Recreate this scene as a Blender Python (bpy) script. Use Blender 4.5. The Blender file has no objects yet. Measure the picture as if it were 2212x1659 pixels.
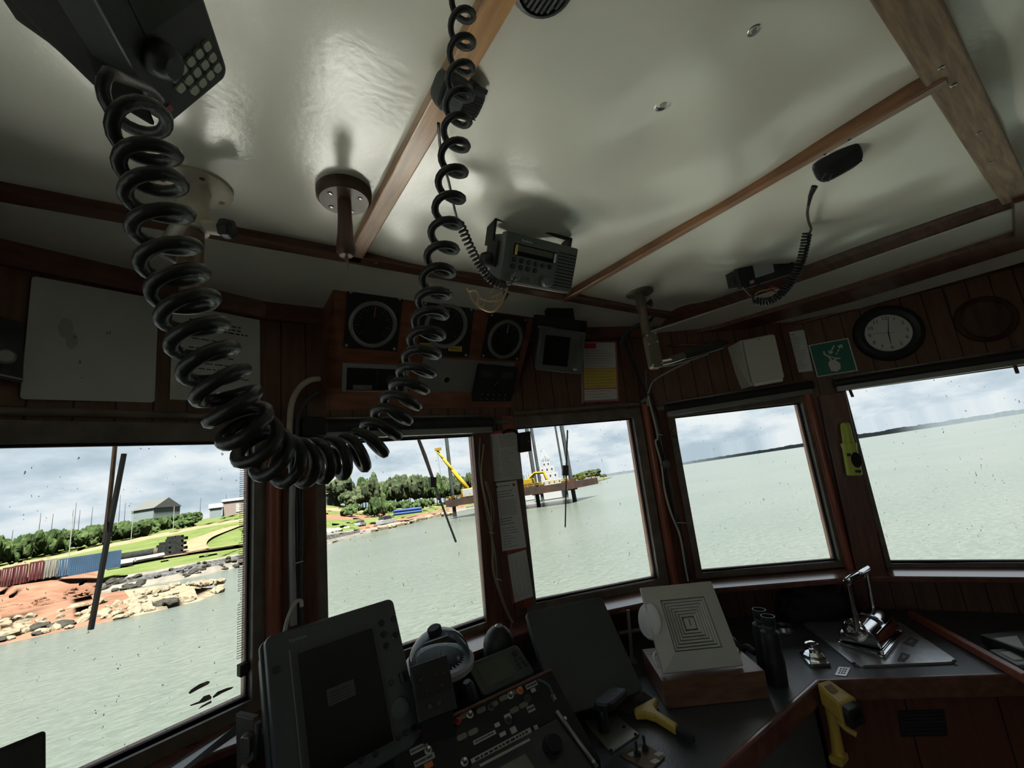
import bpy, bmesh, math, random
import numpy as np
from mathutils import Vector, Matrix, noise
SC = bpy.context.scene
COL = SC.collection
V = Vector
rnd = random.Random(7)
# ---------------------------------------------------------------- camera
FPX = 912.48
CAM = V((0, 0, 1.6))
def basis(yaw, pitch, roll):
    yaw, pitch, roll = map(math.radians, (yaw, pitch, roll))
    fw = V((math.sin(yaw)*math.cos(pitch), math.cos(yaw)*math.cos(pitch), math.sin(pitch)))
    r0 = V((math.cos(yaw), -math.sin(yaw), 0)); u0 = r0.cross(fw)
    r = math.cos(roll)*r0 + math.sin(roll)*u0
    return r, r.cross(fw), fw
CR, CU, CF = basis(35.1534, 11.0275, -6.1805)
cd = bpy.data.cameras.new('camera'); cam = bpy.data.objects.new('camera', cd); COL.objects.link(cam)
cd.sensor_width = 36.0; cd.lens = FPX/2212*36.0; cd.clip_start = 0.02; cd.clip_end = 20000
cam.matrix_world = Matrix(((CR.x, CU.x, -CF.x, CAM.x), (CR.y, CU.y, -CF.y, CAM.y), (CR.z, CU.z, -CF.z, CAM.z), (0, 0, 0, 1)))
SC.camera = cam
# sea is level; the moored boat (the interior's own axes) is trimmed a few degrees against it
def ray(px, py):
    return ((px-1106)*CR - (py-829.5)*CU + FPX*CF).normalized()
SEA_N = ray(200, 1228-.153*200).cross(ray(2000, 1228-.153*2000)).normalized()
if SEA_N.z < 0: SEA_N = -SEA_N
SEA_H = 5.8
SEA_X = V((1, 0, 0)); SEA_X = (SEA_X-SEA_X.dot(SEA_N)*SEA_N).normalized(); SEA_Y = SEA_N.cross(SEA_X)
SEA_O = CAM - SEA_H*SEA_N
SEA_ROT = Matrix((SEA_X, SEA_Y, SEA_N)).transposed()
# ---------------------------------------------------------------- light
w = bpy.data.worlds.new('world'); SC.world = w; w.use_nodes = True
nt = w.node_tree; nt.nodes.clear()
def N(nt, t, **k):
    n = nt.nodes.new(t)
    for a, b in k.items(): setattr(n, a, b)
    return n
out = N(nt, 'ShaderNodeOutputWorld'); bg = N(nt, 'ShaderNodeBackground')
tc = N(nt, 'ShaderNodeTexCoord'); mp = N(nt, 'ShaderNodeMapping')
mp.inputs['Rotation'].default_value = SEA_ROT.transposed().to_euler()
sep = N(nt, 'ShaderNodeSeparateXYZ')
nt.links.new(tc.outputs['Generated'], mp.inputs['Vector']); nt.links.new(mp.outputs[0], sep.inputs[0])
# flat cloud layer: project direction on a high plane
mz = N(nt, 'ShaderNodeMath', operation='MAXIMUM'); mz.inputs[1].default_value = 0.03; nt.links.new(sep.outputs['Z'], mz.inputs[0])
az_ = N(nt, 'ShaderNodeMath', operation='ADD'); az_.inputs[1].default_value = .30; nt.links.new(mz.outputs[0], az_.inputs[0])
dx = N(nt, 'ShaderNodeMath', operation='DIVIDE'); dy = N(nt, 'ShaderNodeMath', operation='DIVIDE')
nt.links.new(sep.outputs['X'], dx.inputs[0]); nt.links.new(az_.outputs[0], dx.inputs[1])
nt.links.new(sep.outputs['Y'], dy.inputs[0]); nt.links.new(az_.outputs[0], dy.inputs[1])
cmb = N(nt, 'ShaderNodeCombineXYZ'); nt.links.new(dx.outputs[0], cmb.inputs[0]); nt.links.new(dy.outputs[0], cmb.inputs[1])
n1 = N(nt, 'ShaderNodeTexNoise'); n1.inputs['Scale'].default_value = 2.1; n1.inputs['Detail'].default_value = 9; n1.inputs['Roughness'].default_value = .58
nt.links.new(cmb.outputs[0], n1.inputs['Vector'])
rp = N(nt, 'ShaderNodeValToRGB'); nt.links.new(n1.outputs['Fac'], rp.inputs[0])
e = rp.color_ramp.elements; e[0].position = .36; e[0].color = (.50, .61, .71, 1); e[1].position = .60; e[1].color = (.92, .95, .99, 1)
k_ = e.new(.47); k_.color = (.66, .75, .85, 1); k_ = e.new(.53); k_.color = (.80, .87, .95, 1)
# hazy paler band at the horizon, brighter overcast overhead
gz = N(nt, 'ShaderNodeValToRGB'); nt.links.new(sep.outputs['Z'], gz.inputs[0])
g = gz.color_ramp.elements; g[0].position = 0; g[0].color = (.97, .97, .97, 1); g[1].position = .45; g[1].color = (1.1, 1.1, 1.1, 1)
mul = N(nt, 'ShaderNodeMixRGB', blend_type='MULTIPLY'); mul.inputs[0].default_value = 1
nt.links.new(rp.outputs[0], mul.inputs[1]); nt.links.new(gz.outputs[0], mul.inputs[2])
nt.links.new(mul.outputs[0], bg.inputs[0]); bg.inputs[1].default_value = .95
nt.links.new(bg.outputs[0], out.inputs[0])
def sun(name, el, azm, strength, ang, col=(1, .96, .9)):
    l = bpy.data.lights.new(name, 'SUN'); o = bpy.data.objects.new(name, l); COL.objects.link(o)
    l.energy = strength; l.angle = math.radians(ang); l.color = col
    e_, a_ = math.radians(el), math.radians(azm)
    d = V((math.sin(a_)*math.cos(e_), math.cos(a_)*math.cos(e_), math.sin(e_)))
    o.rotation_euler = d.to_track_quat('Z', 'Y').to_euler(); o.location = d*30
    return o
SUN_E = 74.0
sun('sun', 70, 200, SUN_E, 8)
SC.view_settings.view_transform = 'Standard'; SC.view_settings.look = 'None'
SC.view_settings.exposure = 0.1; SC.view_settings.gamma = 1.0
SC.view_settings.use_curve_mapping = False
# ---------------------------------------------------------------- materials
MATS = {}
def srgb(c):
    return tuple((x/255/12.92 if x/255 <= .04045 else ((x/255+.055)/1.055)**2.4) for x in c)
def mat(name, col, rough=.6, metal=0, spec=.5, grain=None, var=.0, vscale=8, bump=0, bscale=30, coat=0, trans=0, emit=None, stretch=(1, 1, 1)):
    if name in MATS: return MATS[name]
    m = bpy.data.materials.new(name); m.use_nodes = True; t = m.node_tree
    b = t.nodes['Principled BSDF']
    b.inputs['Base Color'].default_value = (*col, 1); b.inputs['Roughness'].default_value = rough; b.inputs['Metallic'].default_value = metal
    b.inputs['Specular IOR Level'].default_value = spec; b.inputs['Coat Weight'].default_value = coat; b.inputs['Coat Roughness'].default_value = .15
    b.inputs['Transmission Weight'].default_value = trans
    if emit: b.inputs['Emission Color'].default_value = (*emit[:3], 1); b.inputs['Emission Strength'].default_value = emit[3]
    if grain or var or bump:
        co = N(t, 'ShaderNodeTexCoord'); mpp = N(t, 'ShaderNodeMapping'); t.links.new(co.outputs['Object'], mpp.inputs[0])
        mpp.inputs['Scale'].default_value = stretch
        nz = N(t, 'ShaderNodeTexNoise'); nz.inputs['Scale'].default_value = vscale; nz.inputs['Detail'].default_value = 6
        t.links.new(mpp.outputs[0], nz.inputs['Vector'])
        if grain or var:
            r = N(t, 'ShaderNodeValToRGB'); t.links.new(nz.outputs['Fac'], r.inputs[0])
            c2 = grain if grain else tuple(x*(1-var) for x in col)
            r.color_ramp.elements[0].position = .35; r.color_ramp.elements[1].position = .65
            r.color_ramp.elements[0].color = (*c2, 1); r.color_ramp.elements[1].color = (*col, 1)
            t.links.new(r.outputs[0], b.inputs['Base Color'])
        if bump:
            n2 = N(t, 'ShaderNodeTexNoise'); n2.inputs['Scale'].default_value = bscale; n2.inputs['Detail'].default_value = 4
            t.links.new(mpp.outputs[0], n2.inputs['Vector'])
            bm = N(t, 'ShaderNodeBump'); bm.inputs['Strength'].default_value = bump; bm.inputs['Distance'].default_value = .01
            t.links.new(n2.outputs['Fac'], bm.inputs['Height']); t.links.new(bm.outputs[0], b.inputs['Normal'])
    MATS[name] = m; return m
def planks(name, c1, c2, width, rough=.45, axis='s'):
    """varnished vertical tongue-and-groove boards: dark groove lines by UV.x in metres"""
    m = bpy.data.materials.new(name); m.use_nodes = True; t = m.node_tree; b = t.nodes['Principled BSDF']
    uv = N(t, 'ShaderNodeUVMap'); sp = N(t, 'ShaderNodeSeparateXYZ'); t.links.new(uv.outputs[0], sp.inputs[0])
    mpp = N(t, 'ShaderNodeMapping'); mpp.inputs['Scale'].default_value = (60, 5, 1); t.links.new(uv.outputs[0], mpp.inputs[0])
    nz = N(t, 'ShaderNodeTexNoise'); nz.inputs['Scale'].default_value = 1; nz.inputs['Detail'].default_value = 8; t.links.new(mpp.outputs[0], nz.inputs['Vector'])
    r = N(t, 'ShaderNodeValToRGB'); t.links.new(nz.outputs['Fac'], r.inputs[0])
    r.color_ramp.elements[0].position = .3; r.color_ramp.elements[1].position = .7
    r.color_ramp.elements[0].color = (*c2, 1); r.color_ramp.elements[1].color = (*c1, 1)
    md = N(t, 'ShaderNodeMath', operation='PINGPONG'); md.inputs[1].default_value = width/2; t.links.new(sp.outputs[0], md.inputs[0])
    lt = N(t, 'ShaderNodeMath', operation='GREATER_THAN'); lt.inputs[1].default_value = .0025; t.links.new(md.outputs[0], lt.inputs[0])
    mx = N(t, 'ShaderNodeMixRGB'); mx.inputs[1].default_value = (c2[0]*.25, c2[1]*.25, c2[2]*.25, 1)
    t.links.new(lt.outputs[0], mx.inputs[0]); t.links.new(r.outputs[0], mx.inputs[2]); t.links.new(mx.outputs[0], b.inputs['Base Color'])
    bm = N(t, 'ShaderNodeBump'); bm.inputs['Strength'].default_value = .6; bm.inputs['Distance'].default_value = .004
    t.links.new(lt.outputs[0], bm.inputs['Height']); t.links.new(bm.outputs[0], b.inputs['Normal'])
    b.inputs['Roughness'].default_value = rough
    MATS[name] = m; return m
M_plank = planks('mahogany_boards', (.17, .082, .052), (.10, .045, .028), .075)
M_mahog = mat('mahogany', (.18, .074, .047), .38, grain=(.10, .038, .025), vscale=6, stretch=(9, 9, 1), coat=.3)
M_mahogh = mat('mahogany_along', (.19, .082, .053), .38, grain=(.11, .043, .028), vscale=5, stretch=(1, 9, 9), coat=.3)
M_red = mat('red_brown_varnish', (.36, .10, .055), .42, grain=(.25, .07, .04), vscale=10, stretch=(6, 6, .6), coat=.2)
M_oak = mat('golden_varnished_teak', (.46, .25, .095), .4, grain=(.27, .13, .05), vscale=7, stretch=(12, 1.2, 6), coat=.3)
M_oakd = mat('weathered_teak', (.36, .24, .14), .55, grain=(.19, .12, .07), vscale=9, stretch=(1.2, 14, 6))
M_frame = mat('grey_brown_window_frame', (.19, .155, .125), .5, var=.35, vscale=20)
M_greyal = mat('grey_aluminium', (.35, .35, .33), .4, metal=.6, var=.2)
M_black = mat('black_plastic', (.022, .023, .025), .45, bump=.05, bscale=200)
M_blackm = mat('black_matt', (.012, .012, .013), .7)
M_blackr = mat('black_rubber', (.02, .02, .021), .38, bump=.1, bscale=150)
M_dark = mat('dark_grey_plastic', (.055, .06, .06), .5, bump=.05, bscale=150)
M_radio = mat('grey_green_plastic', (.10, .115, .105), .45, bump=.04, bscale=200)
M_radar = mat('blue_grey_plastic', (.065, .072, .08), .42, bump=.04, bscale=200)
M_chrome = mat('chrome', (.82, .83, .85), .09, metal=1)
M_steel = mat('brushed_steel', (.58, .58, .57), .32, metal=1, var=.15, vscale=30)
M_white = mat('white_paint', (.78, .78, .74), .45)
M_paper = mat('white_paper', (.62, .62, .6), .7)
M_ink = mat('ink', (.03, .03, .035), .7)
M_cream = mat('cream_paint', (.62, .57, .45), .5, var=.25, vscale=25)
M_beige = mat('beige_plastic', (.58, .57, .51), .5)
M_yel = mat('yellow_plastic', (.62, .42, .07), .45, var=.15)
M_lime = mat('lime_yellow_plastic', (.52, .62, .08), .4)
M_screen = mat('dark_screen', (.006, .006, .008), .12, spec=.6)
M_vinyl = mat('black_worktop_vinyl', (.055, .057, .066), .32, spec=.6, bump=.12, bscale=260)
M_lcd = mat('dull_lcd', (.10, .11, .08), .25)
M_wire = mat('grey_cable_sheath', (.22, .22, .2), .5)
M_copper = mat('tan_wire', (.42, .3, .17), .45)
M_turn = mat('dark_turned_wood', (.105, .05, .034), .42, grain=(.05, .022, .015), vscale=6, stretch=(5, 5, 1))
M_rust = mat('worn_brown_metal', (.2, .13, .09), .6, metal=.3, var=.4, vscale=30)
M_yellab = mat('yellow_tape_label', (.66, .5, .09), .55)
M_redl = mat('red_plastic', (.5, .05, .04), .4)
M_orangel = mat('orange_plastic', (.6, .16, .05), .4)
M_ceil = mat('cream_vinyl_headlining', (.80, .80, .70), .19, spec=.6, var=.06, vscale=3, bump=.04, bscale=90)
M_floor = mat('brown_floor', (.3, .22, .16), .6, var=.2)
# thin panes: clear with dirt specks and a mirror sheen
def glass(name, tint=(.97, .985, .97), dirt=.58, scale=130, haze=.0):
    m = bpy.data.materials.new(name); m.use_nodes = True; t = m.node_tree; t.nodes.clear()
    o = N(t, 'ShaderNodeOutputMaterial'); tr = N(t, 'ShaderNodeBsdfTransparent'); tr.inputs[0].default_value = (*tint, 1)
    gl = N(t, 'ShaderNodeBsdfGlossy'); gl.inputs['Roughness'].default_value = .02
    fr = N(t, 'ShaderNodeFresnel'); fr.inputs[0].default_value = 1.35
    m1 = N(t, 'ShaderNodeMixShader'); t.links.new(fr.outputs[0], m1.inputs[0]); t.links.new(tr.outputs[0], m1.inputs[1]); t.links.new(gl.outputs[0], m1.inputs[2])
    co = N(t, 'ShaderNodeTexCoord'); mpp = N(t, 'ShaderNodeMapping'); mpp.inputs['Scale'].default_value = (1.3, 1.3, .5); mpp.inputs['Rotation'].default_value = (.5, .3, .9); t.links.new(co.outputs['Object'], mpp.inputs[0])
    nw = N(t, 'ShaderNodeTexNoise'); nw.inputs['Scale'].default_value = 60; t.links.new(co.outputs['Object'], nw.inputs['Vector']); va = N(t, 'ShaderNodeVectorMath', operation='MULTIPLY_ADD'); va.inputs[1].default_value = (.03, .03, .03); t.links.new(nw.outputs['Color'], va.inputs[0]); t.links.new(mpp.outputs[0], va.inputs[2])
    vz = N(t, 'ShaderNodeTexVoronoi'); vz.inputs['Scale'].default_value = 58; vz.inputs['Randomness'].default_value = 1; t.links.new(va.outputs[0], vz.inputs['Vector'])
    lt = N(t, 'ShaderNodeMath', operation='LESS_THAN'); t.links.new(vz.outputs['Distance'], lt.inputs[0])
    rr = N(t, 'ShaderNodeMapRange'); rr.inputs[1].default_value = .55; rr.inputs[2].default_value = 1; rr.inputs[3].default_value = 0; rr.inputs[4].default_value = .13
    sx = N(t, 'ShaderNodeSeparateXYZ'); t.links.new(vz.outputs['Color'], sx.inputs[0]); t.links.new(sx.outputs[0], rr.inputs[0]); t.links.new(rr.outputs[0], lt.inputs[1])
    df = N(t, 'ShaderNodeBsdfDiffuse'); df.inputs[0].default_value = (.10, .09, .07, 1)
    ad = N(t, 'ShaderNodeMath', operation='MULTIPLY'); ad.inputs[1].default_value = .8; t.links.new(lt.outputs[0], ad.inputs[0])
    m2 = N(t, 'ShaderNodeMixShader'); t.links.new(ad.outputs[0], m2.inputs[0]); t.links.new(m1.outputs[0], m2.inputs[1]); t.links.new(df.outputs[0], m2.inputs[2])
    t.links.new(m2.outputs[0], o.inputs[0]); MATS[name] = m; return m
M_glass = glass('window_glass')
# ---------------------------------------------------------------- mesh building
class MB:
    def __init__(s): s.v = []; s.f = []; s.sm = []; s.uv = {}
    def add(s, vs, fs, smooth=False, mi=0):
        b = len(s.v); s.v += [V(x) for x in vs]
        for f in fs: s.f.append(tuple(i+b for i in f)); s.sm.append((smooth, mi))
        return s
    def hexa(s, p, smooth=False, mi=0):  # p: 4 bottom + 4 top in loop order
        return s.add(p, [(3, 2, 1, 0), (4, 5, 6, 7), (0, 1, 5, 4), (1, 2, 6, 5), (2, 3, 7, 6), (3, 0, 4, 7)], smooth, mi)
    def box(s, F, u0, u1, v0, v1, n0, n1, mi=0):
        P = F.p
        return s.hexa([P(u0, v0, n0), P(u1, v0, n0), P(u1, v1, n0), P(u0, v1, n0), P(u0, v0, n1), P(u1, v0, n1), P(u1, v1, n1), P(u0, v1, n1)], mi=mi)
    def prism(s, pts, d, smooth=False, mi=0):
        n = len(pts); pts = [V(p) for p in pts]; d = V(d)
        return s.add(pts+[p+d for p in pts], [tuple(range(n))[::-1], tuple(range(n, 2*n))]+[(i, (i+1) % n, (i+1) % n+n, i+n) for i in range(n)], smooth, mi)
    def tube(s, pts, r, seg=8, cap=True, mi=0, closed=False):
        pts = [V(p) for p in pts]; n = len(pts); rs = r if isinstance(r, (list, tuple)) else [r]*n
        t0 = (pts[1]-pts[0]).normalized(); up = V((0, 0, 1)) if abs(t0.z) < .9 else V((1, 0, 0))
        a = t0.cross(up).normalized(); vs = []; pt = t0
        for i, p in enumerate(pts):
            t = ((pts[(i+1) % n]-pts[i-1]) if (closed or 0 < i < n-1) else (pts[1]-pts[0] if i == 0 else pts[-1]-pts[-2])).normalized()
            if t.length < .5: t = pt
            a = (a-a.dot(t)*t); a = a.normalized() if a.length > 1e-6 else t.orthogonal().normalized()
            b = t.cross(a); pt = t
            for k in range(seg):
                q = 2*math.pi*k/seg; vs.append(p+rs[i]*(math.cos(q)*a+math.sin(q)*b))
        fs = []
        for i in range(n if closed else n-1):
            j = (i+1) % n
            for k in range(seg): fs.append((i*seg+k, i*seg+(k+1) % seg, j*seg+(k+1) % seg, j*seg+k))
        s.add(vs, fs, True, mi)
        if cap and not closed:
            s.add(vs[:seg], [tuple(range(seg))[::-1]], False, mi); s.add(vs[-seg:], [tuple(range(seg))], False, mi)
        return s
    def lathe(s, o, axis, prof, seg=24, mi=0, cap=True, smooth=True):
        """prof: list of (radius, distance along axis)"""
        o = V(o); ax = V(axis).normalized(); a = ax.orthogonal().normalized(); b = ax.cross(a); vs = []
        for r, h in prof:
            for k in range(seg):
                q = 2*math.pi*k/seg; vs.append(o+ax*h+r*(math.cos(q)*a+math.sin(q)*b))
        fs = []
        for i in range(len(prof)-1):
            for k in range(seg): fs.append((i*seg+k, i*seg+(k+1) % seg, (i+1)*seg+(k+1) % seg, (i+1)*seg+k))
        s.add(vs, fs, smooth, mi)
        if cap: s.add(vs[:seg], [tuple(range(seg))[::-1]], False, mi); s.add(vs[-seg:], [tuple(range(seg))], False, mi)
        return s
    def build(s, name, m, parent=None, bevel=0, bseg=2, subd=0, sharp=40, label=None):
        o0 = V((0, 0, 0))
        if parent is not None: o0 = ROOTLOC[root_of(parent).name]
        me = bpy.data.meshes.new(name); me.from_pydata([tuple(x-o0) for x in s.v], [], s.f)
        ms = m if isinstance(m, (list, tuple)) else [m]
        for q in ms: me.materials.append(q)
        for p, (sm, mi) in zip(me.polygons, s.sm): p.use_smooth = sm; p.material_index = mi
        bmm = bmesh.new(); bmm.from_mesh(me); bmesh.ops.remove_doubles(bmm, verts=bmm.verts, dist=1e-6)
        bmesh.ops.recalc_face_normals(bmm, faces=bmm.faces)
        for e_ in bmm.edges:
            if len(e_.link_faces) == 2 and e_.calc_face_angle(0) > math.radians(sharp): e_.smooth = False
        if s.uv.get('wall'):
            org, sx, sz = s.uv['wall']; L = bmm.loops.layers.uv.new('UVMap')
            for f_ in bmm.faces:
                for l in f_.loops:
                    d = (l.vert.co+o0)-org; l[L].uv = (d.dot(sx)+10, d.dot(sz))
        bmm.to_mesh(me); bmm.free()
        o = bpy.data.objects.new(name, me); COL.objects.link(o)
        if parent is not None: o.parent = parent
        else: ROOTLOC[o.name] = V((0, 0, 0))
        if bevel:
            md = o.modifiers.new('bevel', 'BEVEL'); md.width = bevel; md.segments = bseg; md.limit_method = 'ANGLE'; md.angle_limit = math.radians(35)
            md.harden_normals = False
        if subd:
            md = o.modifiers.new('subdivision', 'SUBSURF'); md.levels = subd; md.render_levels = subd
        if label: o['label'] = label
        return o
ROOTLOC = {}
def root_of(o):
    while o.parent is not None: o = o.parent
    return o
def tag(o, label, cat, group=None, kind=None):
    o['label'] = label; o['category'] = cat
    if group: o['group'] = group
    if kind: o['kind'] = kind
    return o
def thing(name, label, cat, loc, group=None):
    o = bpy.data.objects.new(name, None); COL.objects.link(o); o.empty_display_size = .05
    o.location = loc; ROOTLOC[o.name] = V(loc); return tag(o, label, cat, group)
def struct(o): o['kind'] = 'structure'; return o
def copy_tree(o, parent=None):
    c = o.copy(); COL.objects.link(c); c.parent = parent
    for ch in list(o.children): copy_tree(ch, c)
    return c
# ---------------------------------------------------------------- placing
class Fr:
    """a flat panel: corner o, edge vectors U (across) and W (down), n towards the viewer in metres"""
    def __init__(s, o, U, W, n=None):
        s.o, s.U, s.W = V(o), V(U), V(W); s.n = (V(n) if n is not None else s.W.cross(s.U)).normalized()
        if n is None and s.n.dot(CAM-s.o) < 0: s.n = -s.n
    def p(s, u, v, n=0): return s.o+s.U*u+s.W*v+s.n*n
    def sub(s, u0, u1, v0, v1, n=0): return Fr(s.p(u0, v0, n), s.U*(u1-u0), s.W*(v1-v0), s.n)
    @property
    def lu(s): return s.U.length
    @property
    def lv(s): return s.W.length
def onplane(px, py, q, n): d = ray(px, py); return CAM+d*((V(q)-CAM).dot(n)/d.dot(n))
def onz(px, py, z): return onplane(px, py, (0, 0, z), V((0, 0, 1)))
def dep(px, py, d): q = ray(px, py); return CAM+q*(d/q.dot(CF))
def quad(TL, TR, BR, BL, d, rect=True):
    """3-D parallelogram whose corners are seen at four picture points; d is its nearest distance along the view axis at TL"""
    a, b, c, e_ = [np.array(ray(*p)/ray(*p).dot(CF)) for p in (TL, TR, BR, BL)]
    x = np.linalg.solve(np.array([b, -c, e_]).T, a)   # a*1 + c*k = b*l + e*m
    ka, kb, kc, ke = 1.0, x[0], x[1], x[2]
    P = [CAM+V(q)*k*d for q, k in ((a, ka), (b, kb), (e_, ke))]
    U, W = P[1]-P[0], P[2]-P[0]
    ang = math.degrees(U.angle(W))
    if rect:
        u, w_ = U.normalized(), W.normalized(); h = (u+w_).normalized(); k = (u-w_).normalized(); s2 = math.sqrt(.5)
        u2, w2 = (h+k)*s2, (h-k)*s2; c0 = P[0]+(U+W)*.5; U, W = u2*U.length, w2*W.length; P[0] = c0-(U+W)*.5
    f = Fr(P[0], U, W); f.ang = ang; return f
def face(TL, TR, BR, BL, d, n):
    """flat panel of known facing n whose corners are seen at four picture points, centre at view depth d"""
    cx, cy = [sum(p[i] for p in (TL, TR, BR, BL))/4 for i in (0, 1)]; c = dep(cx, cy, d); n = V(n).normalized()
    a, b, g_, e_ = [onplane(*p, c, n) for p in (TL, TR, BR, BL)]
    U, W = ((b-a)+(g_-e_))*.5, ((e_-a)+(g_-b))*.5; ang = math.degrees(U.angle(W))
    u, w_ = U.normalized(), W.normalized(); h = (u+w_).normalized(); k = (u-w_).normalized(); s2 = math.sqrt(.5)
    U, W = (h+k)*s2*U.length, (h-k)*s2*W.length; o = (a+b+g_+e_)*.25-(U+W)*.5
    f = Fr(o, U, W, n if n.dot(CAM-o) > 0 else -n); f.ang = ang; return f
UU = .56
WALLS = {1: (70, (.13, 2.8)), 2: (90, (1, 2.82)), 3: (110, (2.45, 2.63)), 4: (130, (3.7, 1.92)), 5: (150, (4.489, .955))}
def wdir(k): A = math.radians(WALLS[k][0]); return V((math.sin(A), math.cos(A), 0))
def wn(k): A = math.radians(WALLS[k][0]); return V((math.cos(A), -math.sin(A), 0))
def wp(k): return V((WALLS[k][1][0]*UU, WALLS[k][1][1]*UU, 0))
def onw(k, px, py, off=0): return onplane(px, py, wp(k)+wn(k)*off, wn(k))
def wsz(k, p): return (V(p)-wp(k)).dot(wdir(k)), V(p).z
def wat(k, s, z, off=0): q = wp(k)+wdir(k)*s+wn(k)*off; q.z = z; return q
def wquad(k, TL, TR, BR, BL, off=.03):
    a, b, c, e_ = [onw(k, *p, off) for p in (TL, TR, BR, BL)]
    return Fr((a*3+b+e_-c)*.25 if 0 else a, ((b-a)+(c-e_))*.5, ((e_-a)+(c-b))*.5, wn(k))
def text(s, F, u, v, h, m, parent, name='lettering', n=.0008, align='CENTER', mir=False, squash=1):
    """flat lettering on panel F, centre at u,v, height h in metres"""
    c = bpy.data.curves.new(name, 'FONT'); c.body = s; c.size = h*1.4; c.align_x = align; c.align_y = 'CENTER'; c.extrude = .0002
    c.materials.append(m); o = bpy.data.objects.new(name, c); COL.objects.link(o)
    x = F.U.normalized(); y = -F.W.normalized(); y = (y-y.dot(x)*x).normalized(); z = x.cross(y)
    o0 = ROOTLOC[root_of(parent).name] if parent else V((0, 0, 0)); p = F.p(u, v, n)-o0
    M = Matrix(((x.x*squash, y.x, z.x, p.x), (x.y*squash, y.y, z.y, p.y), (x.z*squash, y.z, z.z, p.z), (0, 0, 0, 1)))
    if parent is not None: o.parent = parent
    o.matrix_local = M
    return o
def smooth_path(pts, n=8):
    pts = [V(p) for p in pts]; P = [pts[0]*2-pts[1]]+pts+[pts[-1]*2-pts[-2]]; r = []
    for i in range(1, len(P)-2):
        for k in range(n):
            t = k/n; a, b, c, d = P[i-1:i+3]
            r.append(.5*((2*b)+(c-a)*t+(2*a-5*b+4*c-d)*t*t+(3*b-a-3*c+d)*t**3))
    r.append(pts[-1]); return r
def rrect(F, u0, u1, v0, v1, n, r, k=5):
    """rounded rectangle outline on panel F, radius r metres"""
    ru, rv = r/F.lu, r/F.lv; q = []
    for cu, cv, a0 in ((u1-ru, v0+rv, -90), (u1-ru, v1-rv, 0), (u0+ru, v1-rv, 90), (u0+ru, v0+rv, 180)):
        for i in range(k+1):
            a = math.radians(a0+90*i/k); q.append(F.p(cu+ru*math.cos(a), cv+rv*math.sin(a), n))
    return q
def rslab(mb, F, u0, u1, v0, v1, n0, n1, r, mi=0):
    return mb.prism(rrect(F, u0, u1, v0, v1, n0, r), F.n*(n1-n0), mi=mi)
def screw(F, u, v, r, n, parent, name='screw', m=None):
    mb = MB().lathe(F.p(u, v, n), F.n, [(r, 0), (r, r*.35), (r*.55, r*.75)], 10)
    return mb.build(name, m or M_steel, parent)
# ================================================================ setting: the wheelhouse shell
ZC = 1.6+1.11*UU
ZF = 0.0
def win_rect(k, TL, TR, BR, BL):
    P = [wsz(k, onw(k, *p)) for p in (TL, TR, BR, BL)]
    return (P[0][0]+P[3][0])/2, (P[1][0]+P[2][0])/2, (P[2][1]+P[3][1])/2, (P[0][1]+P[1][1])/2
WIN = {1: win_rect(1, (0, 963), (539, 955), (528, 1508), (0, 1745)), 2: win_rect(2, (699, 961), (1019, 938), (1052, 1330), (704, 1458)),
       3: win_rect(3, (1114, 926), (1358, 904), (1415, 1247), (1152, 1298)), 4: win_rect(4, (1452, 907), (1717, 867), (1806, 1206), (1512, 1235)),
       5: win_rect(5, (1822, 844), (2212, 786), (2212, 1210), (1919, 1214.5))}
a = WIN[1]; WIN[1] = (a[0]-.30, a[1], a[2], a[3]); a = WIN[5]; WIN[5] = (a[0], a[1]+.35, a[2], a[3])
def isect(k, j):
    p, d, q, e_ = wp(k), wdir(k), wp(j), wdir(j); m = np.array([[d.x, -e_.x], [d.y, -e_.y]]); t = np.linalg.solve(m, [q.x-p.x, q.y-p.y])
    return p+d*t[0]
CN = {(k, k+1): isect(k, k+1) for k in (1, 2, 3, 4)}
SE = {1: (WIN[1][0]-.12, wsz(1, CN[1, 2])[0]), 2: (wsz(2, CN[1, 2])[0], wsz(2, CN[2, 3])[0]), 3: (wsz(3, CN[2, 3])[0], wsz(3, CN[3, 4])[0]),
      4: (wsz(4, CN[3, 4])[0], wsz(4, CN[4, 5])[0]), 5: (wsz(5, CN[4, 5])[0], WIN[5][1]+.12)}
NAMES = {1: 'wall_front_port', 2: 'wall_front', 3: 'wall_front_starboard', 4: 'wall_starboard_bow', 5: 'wall_starboard_quarter'}
TOPZ = {1: ZC+.02, 2: ZC+.02, 3: ZC+.02, 4: ZC+.02, 5: ZC+.02}
T_IN, T_OUT = .03, -.03
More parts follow.
